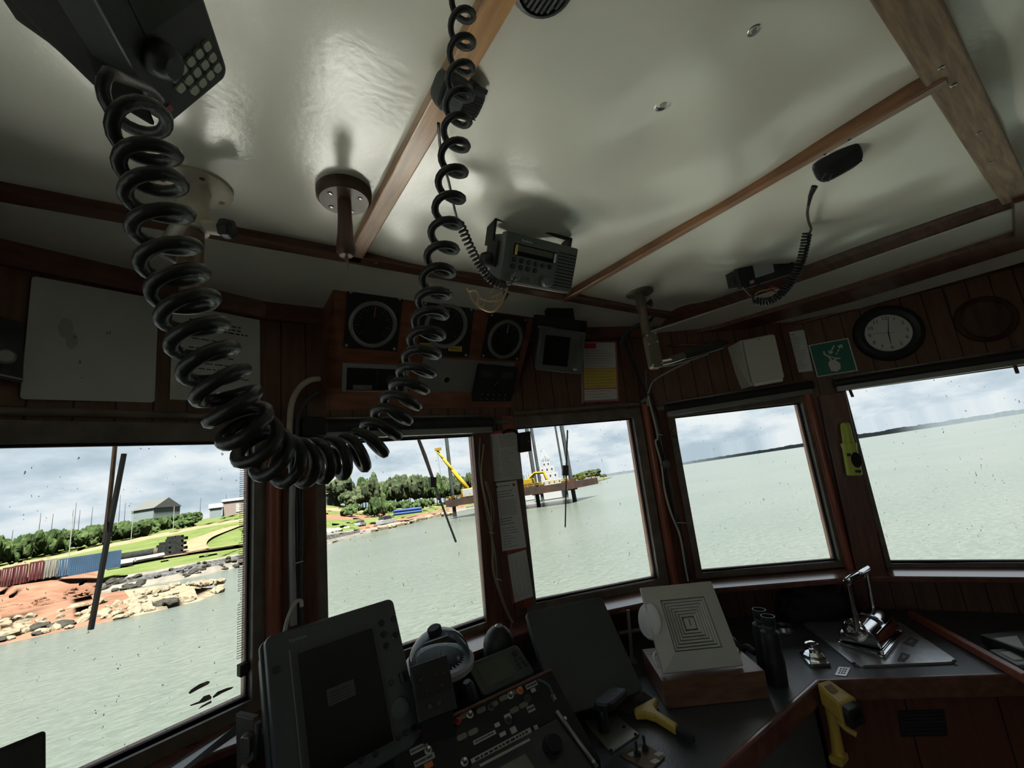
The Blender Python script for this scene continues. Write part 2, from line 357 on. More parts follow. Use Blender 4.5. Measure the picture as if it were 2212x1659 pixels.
for k in WALLS:
    s0, s1 = SE[k]; a, b, z0, z1 = WIN[k]; mb = MB()
    def bx(sa, sb, za, zb):
        if sb-sa < .002: return
        mb.hexa([wat(k, sa, za, T_OUT), wat(k, sb, za, T_OUT), wat(k, sb, za, T_IN), wat(k, sa, za, T_IN), wat(k, sa, zb, T_OUT), wat(k, sb, zb, T_OUT), wat(k, sb, zb, T_IN), wat(k, sa, zb, T_IN)])
    bx(s0, s1, z1, TOPZ[k]); bx(s0, s1, ZF, z0); bx(s0, a, z0, z1); bx(b, s1, z0, z1)
    mb.uv['wall'] = (wp(k), wdir(k), V((0, 0, 1)))
    struct(mb.build(NAMES[k], M_plank))
    # window: pane and frame strips round it
    g = MB(); g.hexa([wat(k, a, z0, -.004), wat(k, b, z0, -.004), wat(k, b, z0, .0), wat(k, a, z0, .0), wat(k, a, z1, -.004), wat(k, b, z1, -.004), wat(k, b, z1, .0), wat(k, a, z1, .0)])
    root = struct(g.build('window_%d' % k, M_glass))
    fm = MB(); ft = {1: .052, 2: .03, 3: .045, 4: .03, 5: .02}[k]; fi = .042
    def fb(sa, sb, za, zb, o1=fi):
        fm.hexa([wat(k, sa, za, -.012), wat(k, sb, za, -.012), wat(k, sb, za, o1), wat(k, sa, za, o1), wat(k, sa, zb, -.012), wat(k, sb, zb, -.012), wat(k, sb, zb, o1), wat(k, sa, zb, o1)])
    fb(a-ft, b+ft, z1, z1+ft); fb(a-ft, b+ft, z0-ft*.8, z0); fb(a-ft, a, z0, z1); fb(b, b+ft, z0, z1)
    fm.build('window_frame', M_frame, root, bevel=.003)
    gk = MB()   # black rubber glazing bead
    for sa, sb, za, zb in ((a, b, z1-.006, z1), (a, b, z0, z0+.005), (a, a+.005, z0, z1), (b-.005, b, z0, z1)):
        gk.hexa([wat(k, sa, za, .0), wat(k, sb, za, .0), wat(k, sb, za, .012), wat(k, sa, za, .012), wat(k, sa, zb, .0), wat(k, sb, zb, .0), wat(k, sb, zb, .012), wat(k, sa, zb, .012)])
    gk.build('glazing_seal', M_blackm, root)
    if k in (1, 2, 3, 4):     # rounded drip batten along the header
        zz = z1+ft+.02
        struct(MB().tube([wat(k, s0+.01, zz, .035), wat(k, s1-.01, zz, .035)], .011, 10).build('trim_%d' % (k+20), M_frame))
# remaining shell, aft and port side (behind the viewer)
P56 = wat(5, SE[5][1], 0); PL = wat(1, SE[1][0], 0)
YB = -2.2; XS = P56.x; XP = PL.x-.5
def slabwall(name, p, q, z0, z1, th=.06, m=None):
    p, q = V(p), V(q); d = (q-p).normalized(); n = V((d.y, -d.x, 0))
    mb = MB().hexa([V((p.x, p.y, z0)), V((q.x, q.y, z0)), V((q.x, q.y, z0))+n*th, V((p.x, p.y, z0))+n*th, V((p.x, p.y, z1)), V((q.x, q.y, z1)), V((q.x, q.y, z1))+n*th, V((p.x, p.y, z1))+n*th])
    mb.uv['wall'] = (p, d, V((0, 0, 1))); return mb
for nm, p, q, wn_ in (('wall_port', (XP, YB), (XP, PL.y-.55), 6), ('wall_port_bow', (XP, PL.y-.55), (PL.x, PL.y), 7), ('wall_starboard', (XS, P56.y), (XS, YB), 8)):
    p, q = V((*p, 0)), V((*q, 0)); L = (q-p).length; d = (q-p)/L; mb = MB(); m0, m1 = .12, L-.12
    for a_, b_, za, zb in ((0, L, 0, 1.04), (0, L, 1.77, ZC+.02), (0, m0, 1.04, 1.77), (m1, L, 1.04, 1.77)):
        x = slabwall('', p+d*a_, p+d*b_, za, zb); mb.add(x.v, x.f)
    mb.uv['wall'] = (p, d, V((0, 0, 1))); struct(mb.build(nm, M_plank))
    g = slabwall('', p+d*m0, p+d*m1, 1.04, 1.77, .004); struct(g.build('window_%d' % wn_, M_glass))
b_ = slabwall('', (XS+.06, YB, 0), (XP-.06, YB, 0), 0, ZC+.02); struct(b_.build('wall_aft', M_plank))
fl = MB().hexa([V((XP-.2, YB-.2, -.05)), V((XS+.2, YB-.2, -.05)), V((XS+.2, 1.75, -.05)), V((XP-.2, 1.75, -.05)), V((XP-.2, YB-.2, 0)), V((XS+.2, YB-.2, 0)), V((XS+.2, 1.75, 0)), V((XP-.2, 1.75, 0))])
struct(fl.build('floor', M_floor))
# ---- puffy vinyl headlining between the battens
YT1, XA, XB, YBIG, XE = 2.02*UU, .537*UU, 1.955*UU, .1*UU, 3.2*UU
DENTS = [(onz(1438, 252, ZC), 2.0), (onz(1632, 80, ZC), 1.4), (onz(1690, 300, ZC), 1.2), (onz(1330, 470, ZC), -.8), (onz(1900, 330, ZC), -1.0), (onz(1560, 560, ZC), -.8)]
def ceil_z(x, y):
    z = ZC
    def pil(a, b, q): t = (q-a)/(b-a); return max(0, math.sin(math.pi*min(1, max(0, t))))**.6
    if YBIG < y < YT1:
        if XB < x < XE: z -= .018*pil(XB, XE, x)*pil(YBIG, YT1, y); am = .018
        elif XA < x <= XB: z -= .028*pil(XA, XB, x)*pil(YBIG, YT1, y); am = .020
        else: am = .004; z -= .008*pil(-2, XA, x)*pil(YBIG, YT1, y)
        edge = min(1, abs(y-YT1)/.12, abs(y-YBIG)/.12, max(0, abs(x-XA)-.02)/.1, max(0, abs(x-XB)-.02)/.1, abs(x-XE)/.1)
        for d, k in DENTS: z += edge*.014*k*math.exp(-((x-d.x)**2+(y-d.y)**2)/.009)
        z += am*edge*1.3*noise.noise(V((x*3.6+2, y*4.6, .3)))+am*.4*edge*noise.noise(V((x*8, y*7, 1.7)))
    elif y <= YBIG:
        z += .018*noise.noise(V((x*4, y*5, 4)))*min(1, abs(y-YBIG)/.1)
    return z
nx, ny = 150, 130; X0, X1, Y0, Y1 = XP-.1, XS+.15, YB-.1, 1.70
vs = []; fs = []
for j in range(ny+1):
    for i in range(nx+1):
        x = X0+(X1-X0)*i/nx; y = Y0+(Y1-Y0)*j/ny; vs.append((x, y, ceil_z(x, y)))
for j in range(ny):
    for i in range(nx): q = j*(nx+1)+i; fs.append((q, q+nx+1, q+nx+2, q+1))
ce = MB().add(vs, fs, True); struct(ce.build('ceiling', M_ceil, sharp=180))
rf = MB().hexa([V((X0-.2, Y0-.1, ZC+.04)), V((X1+.2, Y0-.1, ZC+.04)), V((X1+.2, Y1+.12, ZC+.04)), V((X0-.2, Y1+.12, ZC+.04)), V((X0-.2, Y0-.1, ZC+.1)), V((X1+.2, Y0-.1, ZC+.1)), V((X1+.2, Y1+.12, ZC+.1)), V((X0-.2, Y1+.12, ZC+.1))])
struct(rf.build('roof', M_white))
# fasteners in the headlining
for i, (px, py, r) in enumerate(((1438, 252, .011), (1632, 80, .007))):
    p = onz(px, py, ZC-.02); p.z = ceil_z(p.x, p.y)-.002
    mb = MB().lathe(p+V((0, 0, .006)), (0, 0, -1), [(r*1.5, 0), (r*1.6, .004), (r*1.2, .006), (r, .003), (r*.6, .003), (r*.5, .008), (r*.2, .008)], 18)
    tag(mb.build('ceiling_fastener', M_steel), ['large chrome button fastener in the middle of the puffy ceiling panel', 'small button fastener in the ceiling above the larger one'][i], 'fastener', 'ceiling button fasteners')
# battens: number n, ends in picture at ceiling height, half width, depth
def beam(n, p, q, hw, dp, m, top=ZC+.015):
    p, q = V(p), V(q); d = (q-p).normalized(); s = V((d.y, -d.x, 0))*hw
    z0 = top-.015-dp
    b = [V((a.x, a.y, z0)) for a in (p-s, q-s, q+s, p+s)]; t = [V((a.x, a.y, top)) for a in (p-s, q-s, q+s, p+s)]
    return struct(MB().hexa(b+t).build('trim_%d' % n, m, bevel=.003))
def zs(z): return (z-1.6)/(1.11*UU)
beam(1, (XP-.1, 1.995*UU*.985, 0), (3.25*UU, 1.995*UU*.985, 0), .022, .022, M_mahogh)
beam(2, (.535*UU*.97, .1*UU, 0), (.535*UU*.97, YT1-.02, 0), .020, .022, M_oak)
beam(3, (1.955*UU*.97, .1*UU, 0), (1.955*UU*.97, YT1-.02, 0), .0125, .030, mat('brown_teak', (.30, .14, .06), .45, grain=(.17, .075, .035), vscale=7, stretch=(12, 1.2, 6), coat=.2))
beam(4, (XP, .098*UU*.96, 0), (3.35*UU, .098*UU*.96, 0), .029, .026, M_oakd)
# screws in the battens
def bscrew(px, py, z, lab):
    tag(MB().lathe(onz(px, py, z), (0, 0, -1), [(.0052, -.004), (.0052, .001), (.0036, .0022), (.0014, .001)], 12).build('brass_screw', M_steel), lab, 'screw', 'screw heads in the ceiling battens')
for px, py, z, lab in ((847, 419, ZC-.018, 'slotted screw head near the lower end of the golden ceiling batten'), (781, 541, ZC-.018, 'screw head at the very lower end of the golden ceiling batten'),
        (813, 568, ZC-.022, 'screw head in the dark cross batten beside the golden batten end'), (2033, 146, ZC-.026, 'upper screw ring of the pair in the wide weathered beam'),
        (2060, 184, ZC-.026, 'lower screw ring of the pair in the wide weathered beam'), (2115, 287, ZC-.026, 'screw ring halfway down the lower wide beam'),
        (2140, 351, ZC-.026, 'lowest screw ring in the wide weathered beam'), (1210, 646, ZC-.022, 'screw head in the cross batten below the grey radio'),
        (1302, 656, ZC-.022, 'screw head in the cross batten right of the grey radio'), (1972, 214, ZC-.022, 'screw head near the upper end of the thin right batten')):
    bscrew(px, py, z, lab)
# ---- starboard soffit sloping from the edge beam down to the wall
Q1, Q2, Q3 = onz(1560, 664, 1.6+1.055*UU), onz(2190, 460, 1.6+1.055*UU), onw(5, 1850, 669, .03)
SN = (Q2-Q1).cross(Q3-Q1).normalized(); SN = -SN if SN.z > 0 else SN
def ons(px, py, off=0): return onplane(px, py, Q1+SN*off, SN)
def sheet(name, px, m, off, th, kind=True):
    pts = [ons(x, y, off) for x, y in px]; o = MB().prism(pts, -SN*th).build(name, m, bevel=.002)
    return struct(o) if kind else o
# edge beam between ceiling and soffit
e0, e1 = onz(1455, 668, ZC), onz(2290, 382, ZC)
f0, f1 = ons(1425, 708), ons(2290, 425)
struct(MB().hexa([e0, e1, f1, f0, e0+V((.05, .03, .02)), e1+V((.05, .03, .02)), f1+V((.06, .03, .03)), f0+V((.06, .03, .03))]).build('trim_5', M_mahogh, bevel=.003))
sheet('ceiling_soffit', [(1400, 720), (2300, 415), (2300, 600), (2212, 566), (1850, 669), (1560, 740), (1400, 775)], M_ceil, 0, .01)
sheet('trim_6', [(1400, 745), (1560, 707), (1850, 620), (2260, 490), (2260, 523), (1850, 650), (1560, 726), (1400, 764)], M_mahogh, .02, .03)
sheet('trim_7', [(2190, 440), (2240, 425), (2240, 505), (2192, 520)], M_mahogh, .02, .03)
# dark moulding where soffit and board wall meet
for i, (k, A, B) in enumerate(((4, (1440, 748), (1572, 740)), (5, (1560, 742), (2260, 557)))):
    p, q = onw(k, *A, .035), onw(k, *B, .035)
    struct(MB().tube([p, q], .008, 8).build('trim_%d' % (8+i), M_mahogh))
# cornices at the tops of the other front walls
for k, n in ((1, 10), (2, 11), (3, 12)):
    s0, s1 = SE[k]; z = ZC-.035
    struct(MB().hexa([wat(k, s0, z-.02, .03), wat(k, s1, z-.02, .03), wat(k, s1, z-.02, .05), wat(k, s0, z-.02, .05), wat(k, s0, ZC+.01, .03), wat(k, s1, ZC+.01, .03), wat(k, s1, ZC+.01, .06), wat(k, s0, ZC+.01, .06)]).build('trim_%d' % n, M_mahogh, bevel=.004))
# ---- sills
ZS = 1.6-1.05*UU
def plan(poly, z0, z1): return MB().prism([V((x, y, z0)) for x, y in poly], (0, 0, z1-z0))
def off_corner(k, j, a, b):
    p, d, q, e_ = wp(k)+wn(k)*a, wdir(k), wp(j)+wn(j)*b, wdir(j); m = np.array([[d.x, -e_.x], [d.y, -e_.y]]); t = np.linalg.solve(m, [q.x-p.x, q.y-p.y]); r = p+d*t[0]; return r
SD = {1: .10, 2: .19, 3: .19, 4: .18, 5: .18}
edge = [wat(1, SE[1][0], 0, SD[1])]+[off_corner(k, k+1, SD[k], SD[k+1]) for k in (1, 2, 3, 4)]+[wat(5, SE[5][1], 0, SD[5])]
back = [wat(1, SE[1][0], 0, .03)]+[off_corner(k, k+1, .03, .03) for k in (1, 2, 3, 4)]+[wat(5, SE[5][1], 0, .03)]
M_sill = mat('varnished_sill', (.20, .075, .06), .22, grain=(.13, .05, .04), vscale=6, stretch=(4, 4, 4), coat=.5)
for i in range(5):
    q = [edge[i], edge[i+1], back[i+1], back[i]]
    struct(plan([(p.x, p.y) for p in q], ZS-.022, ZS).build('trim_%d' % (13+i), M_sill, bevel=.005))
# ---- corner posts
def post(n, k, A, B, w_, m, off=.05, half=True):
    p, q = onw(k, *A, off), onw(k, *B, off); c = (p+q)*.5
    return struct(MB().tube([V((c.x, c.y, ZS-.02)), V((c.x, c.y, WIN[k][3]+.06))], w_, 14).build('trim_%d' % n, m))
post(30, 1, (592, 1005), (590, 1366), .022, M_red)
post(31, 3, (1408, 920), (1447, 1250), .019, M_red)
post(32, 4, (1752, 870), (1826, 1200), .017, M_red)
def board(n, k, TL, TR, BR, BL, m, off=.045, th=.02):
    F = wquad(k, TL, TR, BR, BL, off); return struct(MB().box(F, 0, 1, 0, 1, -th, 0).build('trim_%d' % n, m, bevel=.003))
board(33, 2, (608, 900), (682, 900), (690, 1420), (604, 1420), M_mahog, .045)
board(34, 3, (1412, 890), (1448, 885), (1512, 1262), (1455, 1268), M_mahog, .05)
board(35, 5, (1768, 855), (1822, 845), (1918, 1250), (1850, 1250), M_mahog, .07, .05)
board(36, 2, (1022, 930), (1060, 930), (1095, 1380), (1058, 1390), M_mahog, .05)
board(37, 3, (1075, 900), (1112, 900), (1150, 1310), (1120, 1320), M_red, .05)
# ================================================================ outside: river, banks, barge
def sea(px, py, h=0): return onplane(px, py, SEA_O+SEA_N*h, SEA_N)
def at(px, py, dist): q = ray(px, py); hz = (q-q.dot(SEA_N)*SEA_N).length; return CAM+q*(dist/hz)
def S(x, y, z=0): return SEA_O+SEA_X*x+SEA_Y*y+SEA_N*z
def alt(p): return (p-SEA_O).dot(SEA_N)
def hor(x): return 1228-.153*x
def wmat(name, col, c2, scale, rough=.22):
    m = bpy.data.materials.new(name); m.use_nodes = True; t = m.node_tree; b = t.nodes['Principled BSDF']
    co = N(t, 'ShaderNodeTexCoord'); mpp = N(t, 'ShaderNodeMapping'); t.links.new(co.outputs['Object'], mpp.inputs[0]); mpp.inputs['Scale'].default_value = (1, 1.6, 1)
    nz = N(t, 'ShaderNodeTexNoise'); nz.inputs['Scale'].default_value = scale; nz.inputs['Detail'].default_value = 5; nz.inputs['Roughness'].default_value = .6; t.links.new(mpp.outputs[0], nz.inputs['Vector'])
    bm = N(t, 'ShaderNodeBump'); bm.inputs['Strength'].default_value = .9; bm.inputs['Distance'].default_value = .12; t.links.new(nz.outputs['Fac'], bm.inputs['Height']); t.links.new(bm.outputs[0], b.inputs['Normal'])
    n2 = N(t, 'ShaderNodeTexNoise'); n2.inputs['Scale'].default_value = .035; n2.inputs['Detail'].default_value = 3; t.links.new(mpp.outputs[0], n2.inputs['Vector'])
    r = N(t, 'ShaderNodeValToRGB'); t.links.new(n2.outputs['Fac'], r.inputs[0]); r.color_ramp.elements[0].position = .4; r.color_ramp.elements[1].position = .62
    r.color_ramp.elements[0].color = (*c2, 1); r.color_ramp.elements[1].color = (*col, 1)
    n3 = N(t, 'ShaderNodeTexNoise'); n3.inputs['Scale'].default_value = 2.2; n3.inputs['Detail'].default_value = 6; n3.inputs['Roughness'].default_value = .7; t.links.new(mpp.outputs[0], n3.inputs['Vector'])
    r3 = N(t, 'ShaderNodeValToRGB'); t.links.new(n3.outputs['Fac'], r3.inputs[0]); r3.color_ramp.elements[0].position = .38; r3.color_ramp.elements[1].position = .62
    r3.color_ramp.elements[0].color = (.80, .82, .80, 1); r3.color_ramp.elements[1].color = (1.1, 1.1, 1.08, 1)
    mu = N(t, 'ShaderNodeMixRGB', blend_type='MULTIPLY'); mu.inputs[0].default_value = 1; t.links.new(r.outputs[0], mu.inputs[1]); t.links.new(r3.outputs[0], mu.inputs[2]); t.links.new(mu.outputs[0], b.inputs['Base Color'])
    b.inputs['Roughness'].default_value = rough; b.inputs['IOR'].default_value = 1.33; b.inputs['Specular IOR Level'].default_value = .5
    return m
K_OUT = .0262   # ground colours are kept in natural proportion to each other by one factor
def omat(*a, **k): k.setdefault('spec', .0); return mat(*a, **k)
def oc(r, g_, b): return tuple(min(.9, c*K_OUT) for c in (r, g_, b))
M_water = wmat('muddy_green_water', oc(1.06, 1.22, 1.05), oc(.94, 1.12, .96), 1.3)
n = 24; q = MB(); R_ = 7000
q.add([S(R_*math.cos(2*math.pi*i/n), R_*math.sin(2*math.pi*i/n)) for i in range(n)], [tuple(range(n))])
struct(q.build('water', M_water))
M_grass = omat('yellow_green_grass', oc(1.15, 1.42, .52), .9, grain=oc(.80, 1.08, .34), vscale=.22, bump=.4, bscale=1.5)  # yellow-green grass with random darker patches
M_dirt = omat('orange_red_earth', oc(2.1, 1.2, .82), .95, grain=oc(1.6, .82, .55), vscale=.5, bump=.4, bscale=2)
M_sand = omat('pale_dirt_track', oc(2.5, 1.8, 1.15), .95, var=.2, vscale=.6)
M_pale = omat('pale_mud', oc(1.9, 1.75, 1.5), .95, var=.3, vscale=.5)
M_blackrock = omat('black_shore_rubble', oc(.95, .95, .93), .9, grain=oc(.35, .35, .36), vscale=1.6, bump=1, bscale=3)
M_rock = omat('pale_tan_boulder', oc(2.5, 2.15, 1.55), .9, grain=oc(1.6, 1.3, .9), vscale=1.2, bump=.6, bscale=4)
M_rock2 = omat('dark_wet_boulder', oc(.55, .52, .45), .8, var=.4, vscale=2, bump=.6, bscale=4)
M_rock3 = omat('reddish_earth_stone', oc(1.9, 1.0, .65), .9, var=.4, vscale=2, bump=.6, bscale=4)
M_leaf = [omat('leaf_green_%s' % n_, oc(*c), .7, grain=oc(*d), vscale=s_, bump=1, bscale=s_*2) for n_, c, d, s_ in (('bright', (.78, 1.12, .42), (.30, .50, .20), 1.4), ('mid', (.66, .98, .38), (.26, .42, .17), 1.1), ('dull', (.80, .98, .52), (.36, .48, .27), .9))]
M_trunk = omat('tree_trunk_bark', oc(.9, .75, .55), .9)
# ---- terrain: rows from the waterline up to the hill crest, each column (picture x): rows of (picture y, distance)
def D0(x, y): p = sea(x, y); d = p-CAM; return (d-d.dot(SEA_N)*SEA_N).length
COLS = [(-90, [1360, 1338, 1283, 1255, 1245, 1240, 1222], (46, 50, 92, 105, 150, 162, 262)),
 (0, [1345, 1325, 1270, 1243, 1232, 1226, 1205], (47, 51, 95, 110, 150, 162, 262)), (110, [1322, 1300, 1250, 1229, 1208, 1202, 1180], (0, 54, 97, 112, 155, 166, 262)),
 (220, [1283, 1258, 1232, 1217, 1185, 1179, 1158], (0, 64, 92, 108, 160, 170, 262)), (330, [1263, 1238, 1217, 1205, 1163, 1157, 1138], (0, 68, 85, 100, 168, 178, 262)),
 (430, [1245, 1216, 1201, 1191, 1141, 1135, 1122], (0, 69, 80, 97, 178, 190, 262)), (540, [1220, 1193, 1184, 1175, 1124, 1117, 1104], (0, 74, 82, 98, 188, 202, 255)),
 (620, [1200, 1176, 1164, 1150, 1112, 1106, 1095], (0, 86, 98, 122, 190, 205, 258)), (700, [1178, 1156, 1144, 1122, 1102, 1096, 1086], (0, 98, 112, 145, 195, 208, 262)),
 (790, [1153, 1143, 1136, 1121, 1106, 1102, 1095], (0, 119, 130, 160, 205, 215, 265)), (880, [1133, 1123, 1116, 1107, 1101, 1098, 1091], (0, 136, 146, 172, 210, 222, 270)),
 (970, [1108, 1101, 1097, 1094, 1092, 1090, 1084], (0, 188, 196, 210, 230, 242, 285)), (1040, [1094, 1089, 1086, 1084, 1082, 1080, 1073], (0, 212, 220, 232, 250, 262, 300)),
 (1130, [1071, 1068, 1066, 1065, 1063, 1062, 1055], (0, 340, 350, 362, 380, 400, 440)), (1230, [1055, 1052, 1050, 1048, 1046, 1045, 1041], (0, 345, 352, 362, 380, 400, 440)),
 (1285, [1043, 1040.5, 1038.5, 1037.5, 1036.5, 1035.5, 1033.5], (0, 352, 360, 372, 388, 405, 440)), (1322, [1031.5, 1030.9, 1030.4, 1030, 1029.8, 1029.7, 1029.6], (0, 0, 0, 0, 0, 0, 0))]
grid = []
for x, ys, ds in COLS:
    c = []; prev = D0(x, ys[0])
    for i, (y, d) in enumerate(zip(ys, ds)):
        d = prev if i == 0 else max(d, prev+(0, 4, 9, 10, 18, 7, 20)[i]); prev = d
        c.append(at(x, y, d) if i else sea(x, y))
    c.append(c[-1]+(c[-1]-CAM).normalized()*160-SEA_N*3)   # back of the hill
    c.insert(0, c[0]-SEA_N*1.5)
    grid.append(c)
SUB = 6
def gp(i, f, r):
    a, b = grid[i][r], grid[min(i+1, len(grid)-1)][r]; return a.lerp(b, f)
tv = []; nr = len(grid[0]); RS = 4; colsn = (len(grid)-1)*SUB+1; rowsn = (nr-1)*RS+1
for ci in range(colsn):
    i, f = divmod(ci, SUB); f /= SUB
    for ri in range(rowsn):
        r, g2 = divmod(ri, RS); g2 /= RS; p = gp(i, f, r).lerp(gp(i, f, min(r+1, nr-1)), g2)
        if 1 < r+g2 < nr-1: p = p+SEA_N*.35*noise.noise(p*.11)*min(1, (r+g2-1)*1.5)
        tv.append(p)
TM = [M_rock2, M_blackrock, M_grass, M_grass, M_grass, M_sand, M_grass, M_grass]
tm = MB()
for ci in range(colsn-1):
    i = ci//SUB; cx = COLS[i][0]+(COLS[i+1][0]-COLS[i][0])*(ci % SUB)/SUB
    for ri in range(rowsn-1):
        r = ri//RS; k = {0: 1, 1: 1, 2: 2, 3: 2, 4: 2, 5: 3, 6: 2, 7: 2}[r]
        if r == 1 and ri % RS < 2: k = 5
        if cx < 215 and r in (1, 2): k = 4
        if cx < 215 and r == 3: k = 3 if cx > 60 else 4
        if 215 <= cx and r == 2 and ri % RS == 0: k = 5
        if 215 <= cx < 560 and r == 3 and ri % RS >= 2: k = 3
        if 760 < cx < 1000 and r in (1, 2): k = 4 if r == 2 else 5
        if 690 < cx < 830 and r == 4 and ri % RS < 2: k = 4
        if cx >= 1230 and r < 2: k = 5
        tm.add([tv[ci*rowsn+ri], tv[(ci+1)*rowsn+ri], tv[(ci+1)*rowsn+ri+1], tv[ci*rowsn+ri+1]], [(0, 1, 2, 3)], True, k)
struct(tm.build('terrain', [M_rock2, M_blackrock, M_grass, M_sand, M_dirt, M_pale], sharp=180))
def ground(px, r, d=None):
    """point of the bank at picture column px on row r (0 waterline .. 6 crest, fractions allowed)"""
    r += 1
    for i in range(len(COLS)-1):
        if COLS[i][0] <= px <= COLS[i+1][0]:
            f = (px-COLS[i][0])/(COLS[i+1][0]-COLS[i][0]); a = int(r); return gp(i, f, a).lerp(gp(i, f, min(a+1, nr-1)), r-a)
# winding track across the field
def ribbon(name, pts, wd, m):
    pts = smooth_path(pts, 6); mb = MB(); L = []
    for i, p in enumerate(pts):
        t = (pts[min(i+1, len(pts)-1)]-pts[max(i-1, 0)]).normalized(); s = t.cross(SEA_N).normalized()*wd*.5; L += [p+s+SEA_N*.35, p-s+SEA_N*.35]
    for i in range(len(pts)-1): mb.add(L[2*i:2*i+4], [(0, 1, 3, 2)], True)
    return struct(mb.build(name, m))
ribbon('path', [ground(534, 3.75), ground(505, 3.72), ground(470, 3.55), ground(432, 3.35), ground(415, 3.15), ground(425, 2.98), ground(470, 2.85), ground(534, 2.86)], 5, M_sand)
ribbon('path', [ground(250, 2.2), ground(330, 2.55), ground(430, 2.6), ground(534, 2.5)], 3, M_sand)
# ---- the rock jetty spit in front, red earth on top
jp = [(-90, 1412), (0, 1393), (110, 1369), (211, 1347), (290, 1331), (363, 1315), (430, 1298), (480, 1277)]
jb = [(-90, 1352), (0, 1338), (110, 1317), (190, 1298), (260, 1287), (325, 1277), (400, 1272), (476, 1274)]
js = MB(); A = [sea(*p) for p in jp]; B = [sea(*p) for p in jb]
for i in range(len(jp)-1):
    for a0, a1, h0, h1 in ((0, .3, 0, 1.0), (.3, .7, 1.0, 1.15), (.7, 1, 1.15, 0)):
        f = [1, 1, 1, 1, .95, .9, .8, .1]
        q = [A[i].lerp(B[i], a0)+SEA_N*h0*f[i], A[i+1].lerp(B[i+1], a0)+SEA_N*h0*f[i+1], A[i+1].lerp(B[i+1], a1)+SEA_N*h1*f[i+1], A[i].lerp(B[i], a1)+SEA_N*h1*f[i]]
        js.add(q, [(0, 1, 2, 3)], True, 0 if (i < 4) else 1)
struct(js.build('ground_spit', [M_dirt, M_rock]))
# boulders: six shapes, copied
def rock_mesh(seed, m, name):
    r = random.Random(seed); bm = bmesh.new(); bmesh.ops.create_icosphere(bm, subdivisions=2, radius=1)
    for v in bm.verts:
        d = v.co.normalized(); k = 1+.38*noise.noise(d*1.3+V((seed*3.1, 0, 0)))+.16*noise.noise(d*3.1+V((0, seed*2.2, 0)))
        v.co = V((d.x*k*1.25, d.y*k*.9, d.z*k*.68))
    bmesh.ops.recalc_face_normals(bm, faces=bm.faces)
    me = bpy.data.meshes.new(name); bm.to_mesh(me); bm.free(); me.materials.append(m); return me
RK = [rock_mesh(i, M_rock, 'boulder') for i in range(4)]; RK2 = [rock_mesh(i+9, M_rock2, 'boulder') for i in range(2)]; RK3 = [rock_mesh(i+20, M_rock3, 'stone') for i in range(2)]
def put_rock(me, p, s, label, group, nm='boulder'):
    o = bpy.data.objects.new(nm, me); COL.objects.link(o); o.location = p; o.scale = (s, s*rnd.uniform(.8, 1.1), s*rnd.uniform(.8, 1.2))
    o.rotation_euler = (rnd.uniform(-.25, .25), rnd.uniform(-.25, .25), rnd.uniform(0, 6.28)); return tag(o, label, 'rock', group)
def along(P, t):
    t *= len(P)-1; i = min(int(t), len(P)-2); return P[i].lerp(P[i+1], t-i)
LJ = 'pale boulder of the rock spit seen through the port front window'
for i in range(118):
    t = rnd.uniform(.0, 1); a = rnd.uniform(0, .36)+(.25 if t > .75 and rnd.random() < .5 else 0)
    p = along(A, t).lerp(along(B, t), a); s = rnd.uniform(.26, .62)*(1.2 if a < .12 else .85)
    put_rock(RK2[i % 2] if (a < .1 and i % 3 == 0) else RK[i % 4], p+SEA_N*(min(1.0, a*3.2)*.95+.1), s, LJ, 'boulders along the rock spit')
for i in range(34):
    t = rnd.uniform(.05, .62); a = rnd.uniform(.78, 1.05); p = along(A, t).lerp(along(B, t), a)
    put_rock(RK[i % 4] if i % 3 else RK3[i % 2], p+SEA_N*.3, rnd.uniform(.2, .45), 'boulder at the back edge of the red earth spit', 'stones behind the red earth spit')
for i in range(40):
    p = ground(rnd.uniform(-10, 215), rnd.uniform(.3, 1.3)); put_rock(RK3[i % 2], p, rnd.uniform(.2, .5), 'reddish stone on the bare earth slope below the containers', 'stones on the red earth slope', 'stone')
for i in range(44):
    p = ground(rnd.uniform(225, 540), rnd.uniform(.05, 1.0)); put_rock(RK2[i % 2], p, rnd.uniform(.3, .7), 'dark rock on the black rubble shore below the grass field', 'dark shore rocks')
J2 = [ground(x, .0) for x in (800, 840, 880, 920)]+[sea(967, 1114), sea(980, 1113)]
for i in range(56):
    t = rnd.uniform(0, 1); p = along(J2, t)+(along(J2, t)-CAM).normalized()*rnd.uniform(0, 5)+SEA_N*rnd.uniform(.1, 1.0)
    put_rock(RK[i % 4], p, rnd.uniform(.5, 1.0), 'tan boulder of the far breakwater seen through the centre window', 'boulders of the far breakwater')
bw = MB(); J2b = [p+(p-CAM).normalized()*9 for p in J2]
for i in range(len(J2)-1): bw.add([J2[i]-SEA_N, J2[i+1]-SEA_N, J2[i+1]+SEA_N*.7, J2[i]+SEA_N*.7, J2b[i+1]+SEA_N*.7, J2b[i]+SEA_N*.7], [(0, 1, 2, 3), (3, 2, 4, 5)], True)
struct(bw.build('ground_breakwater', M_rock))
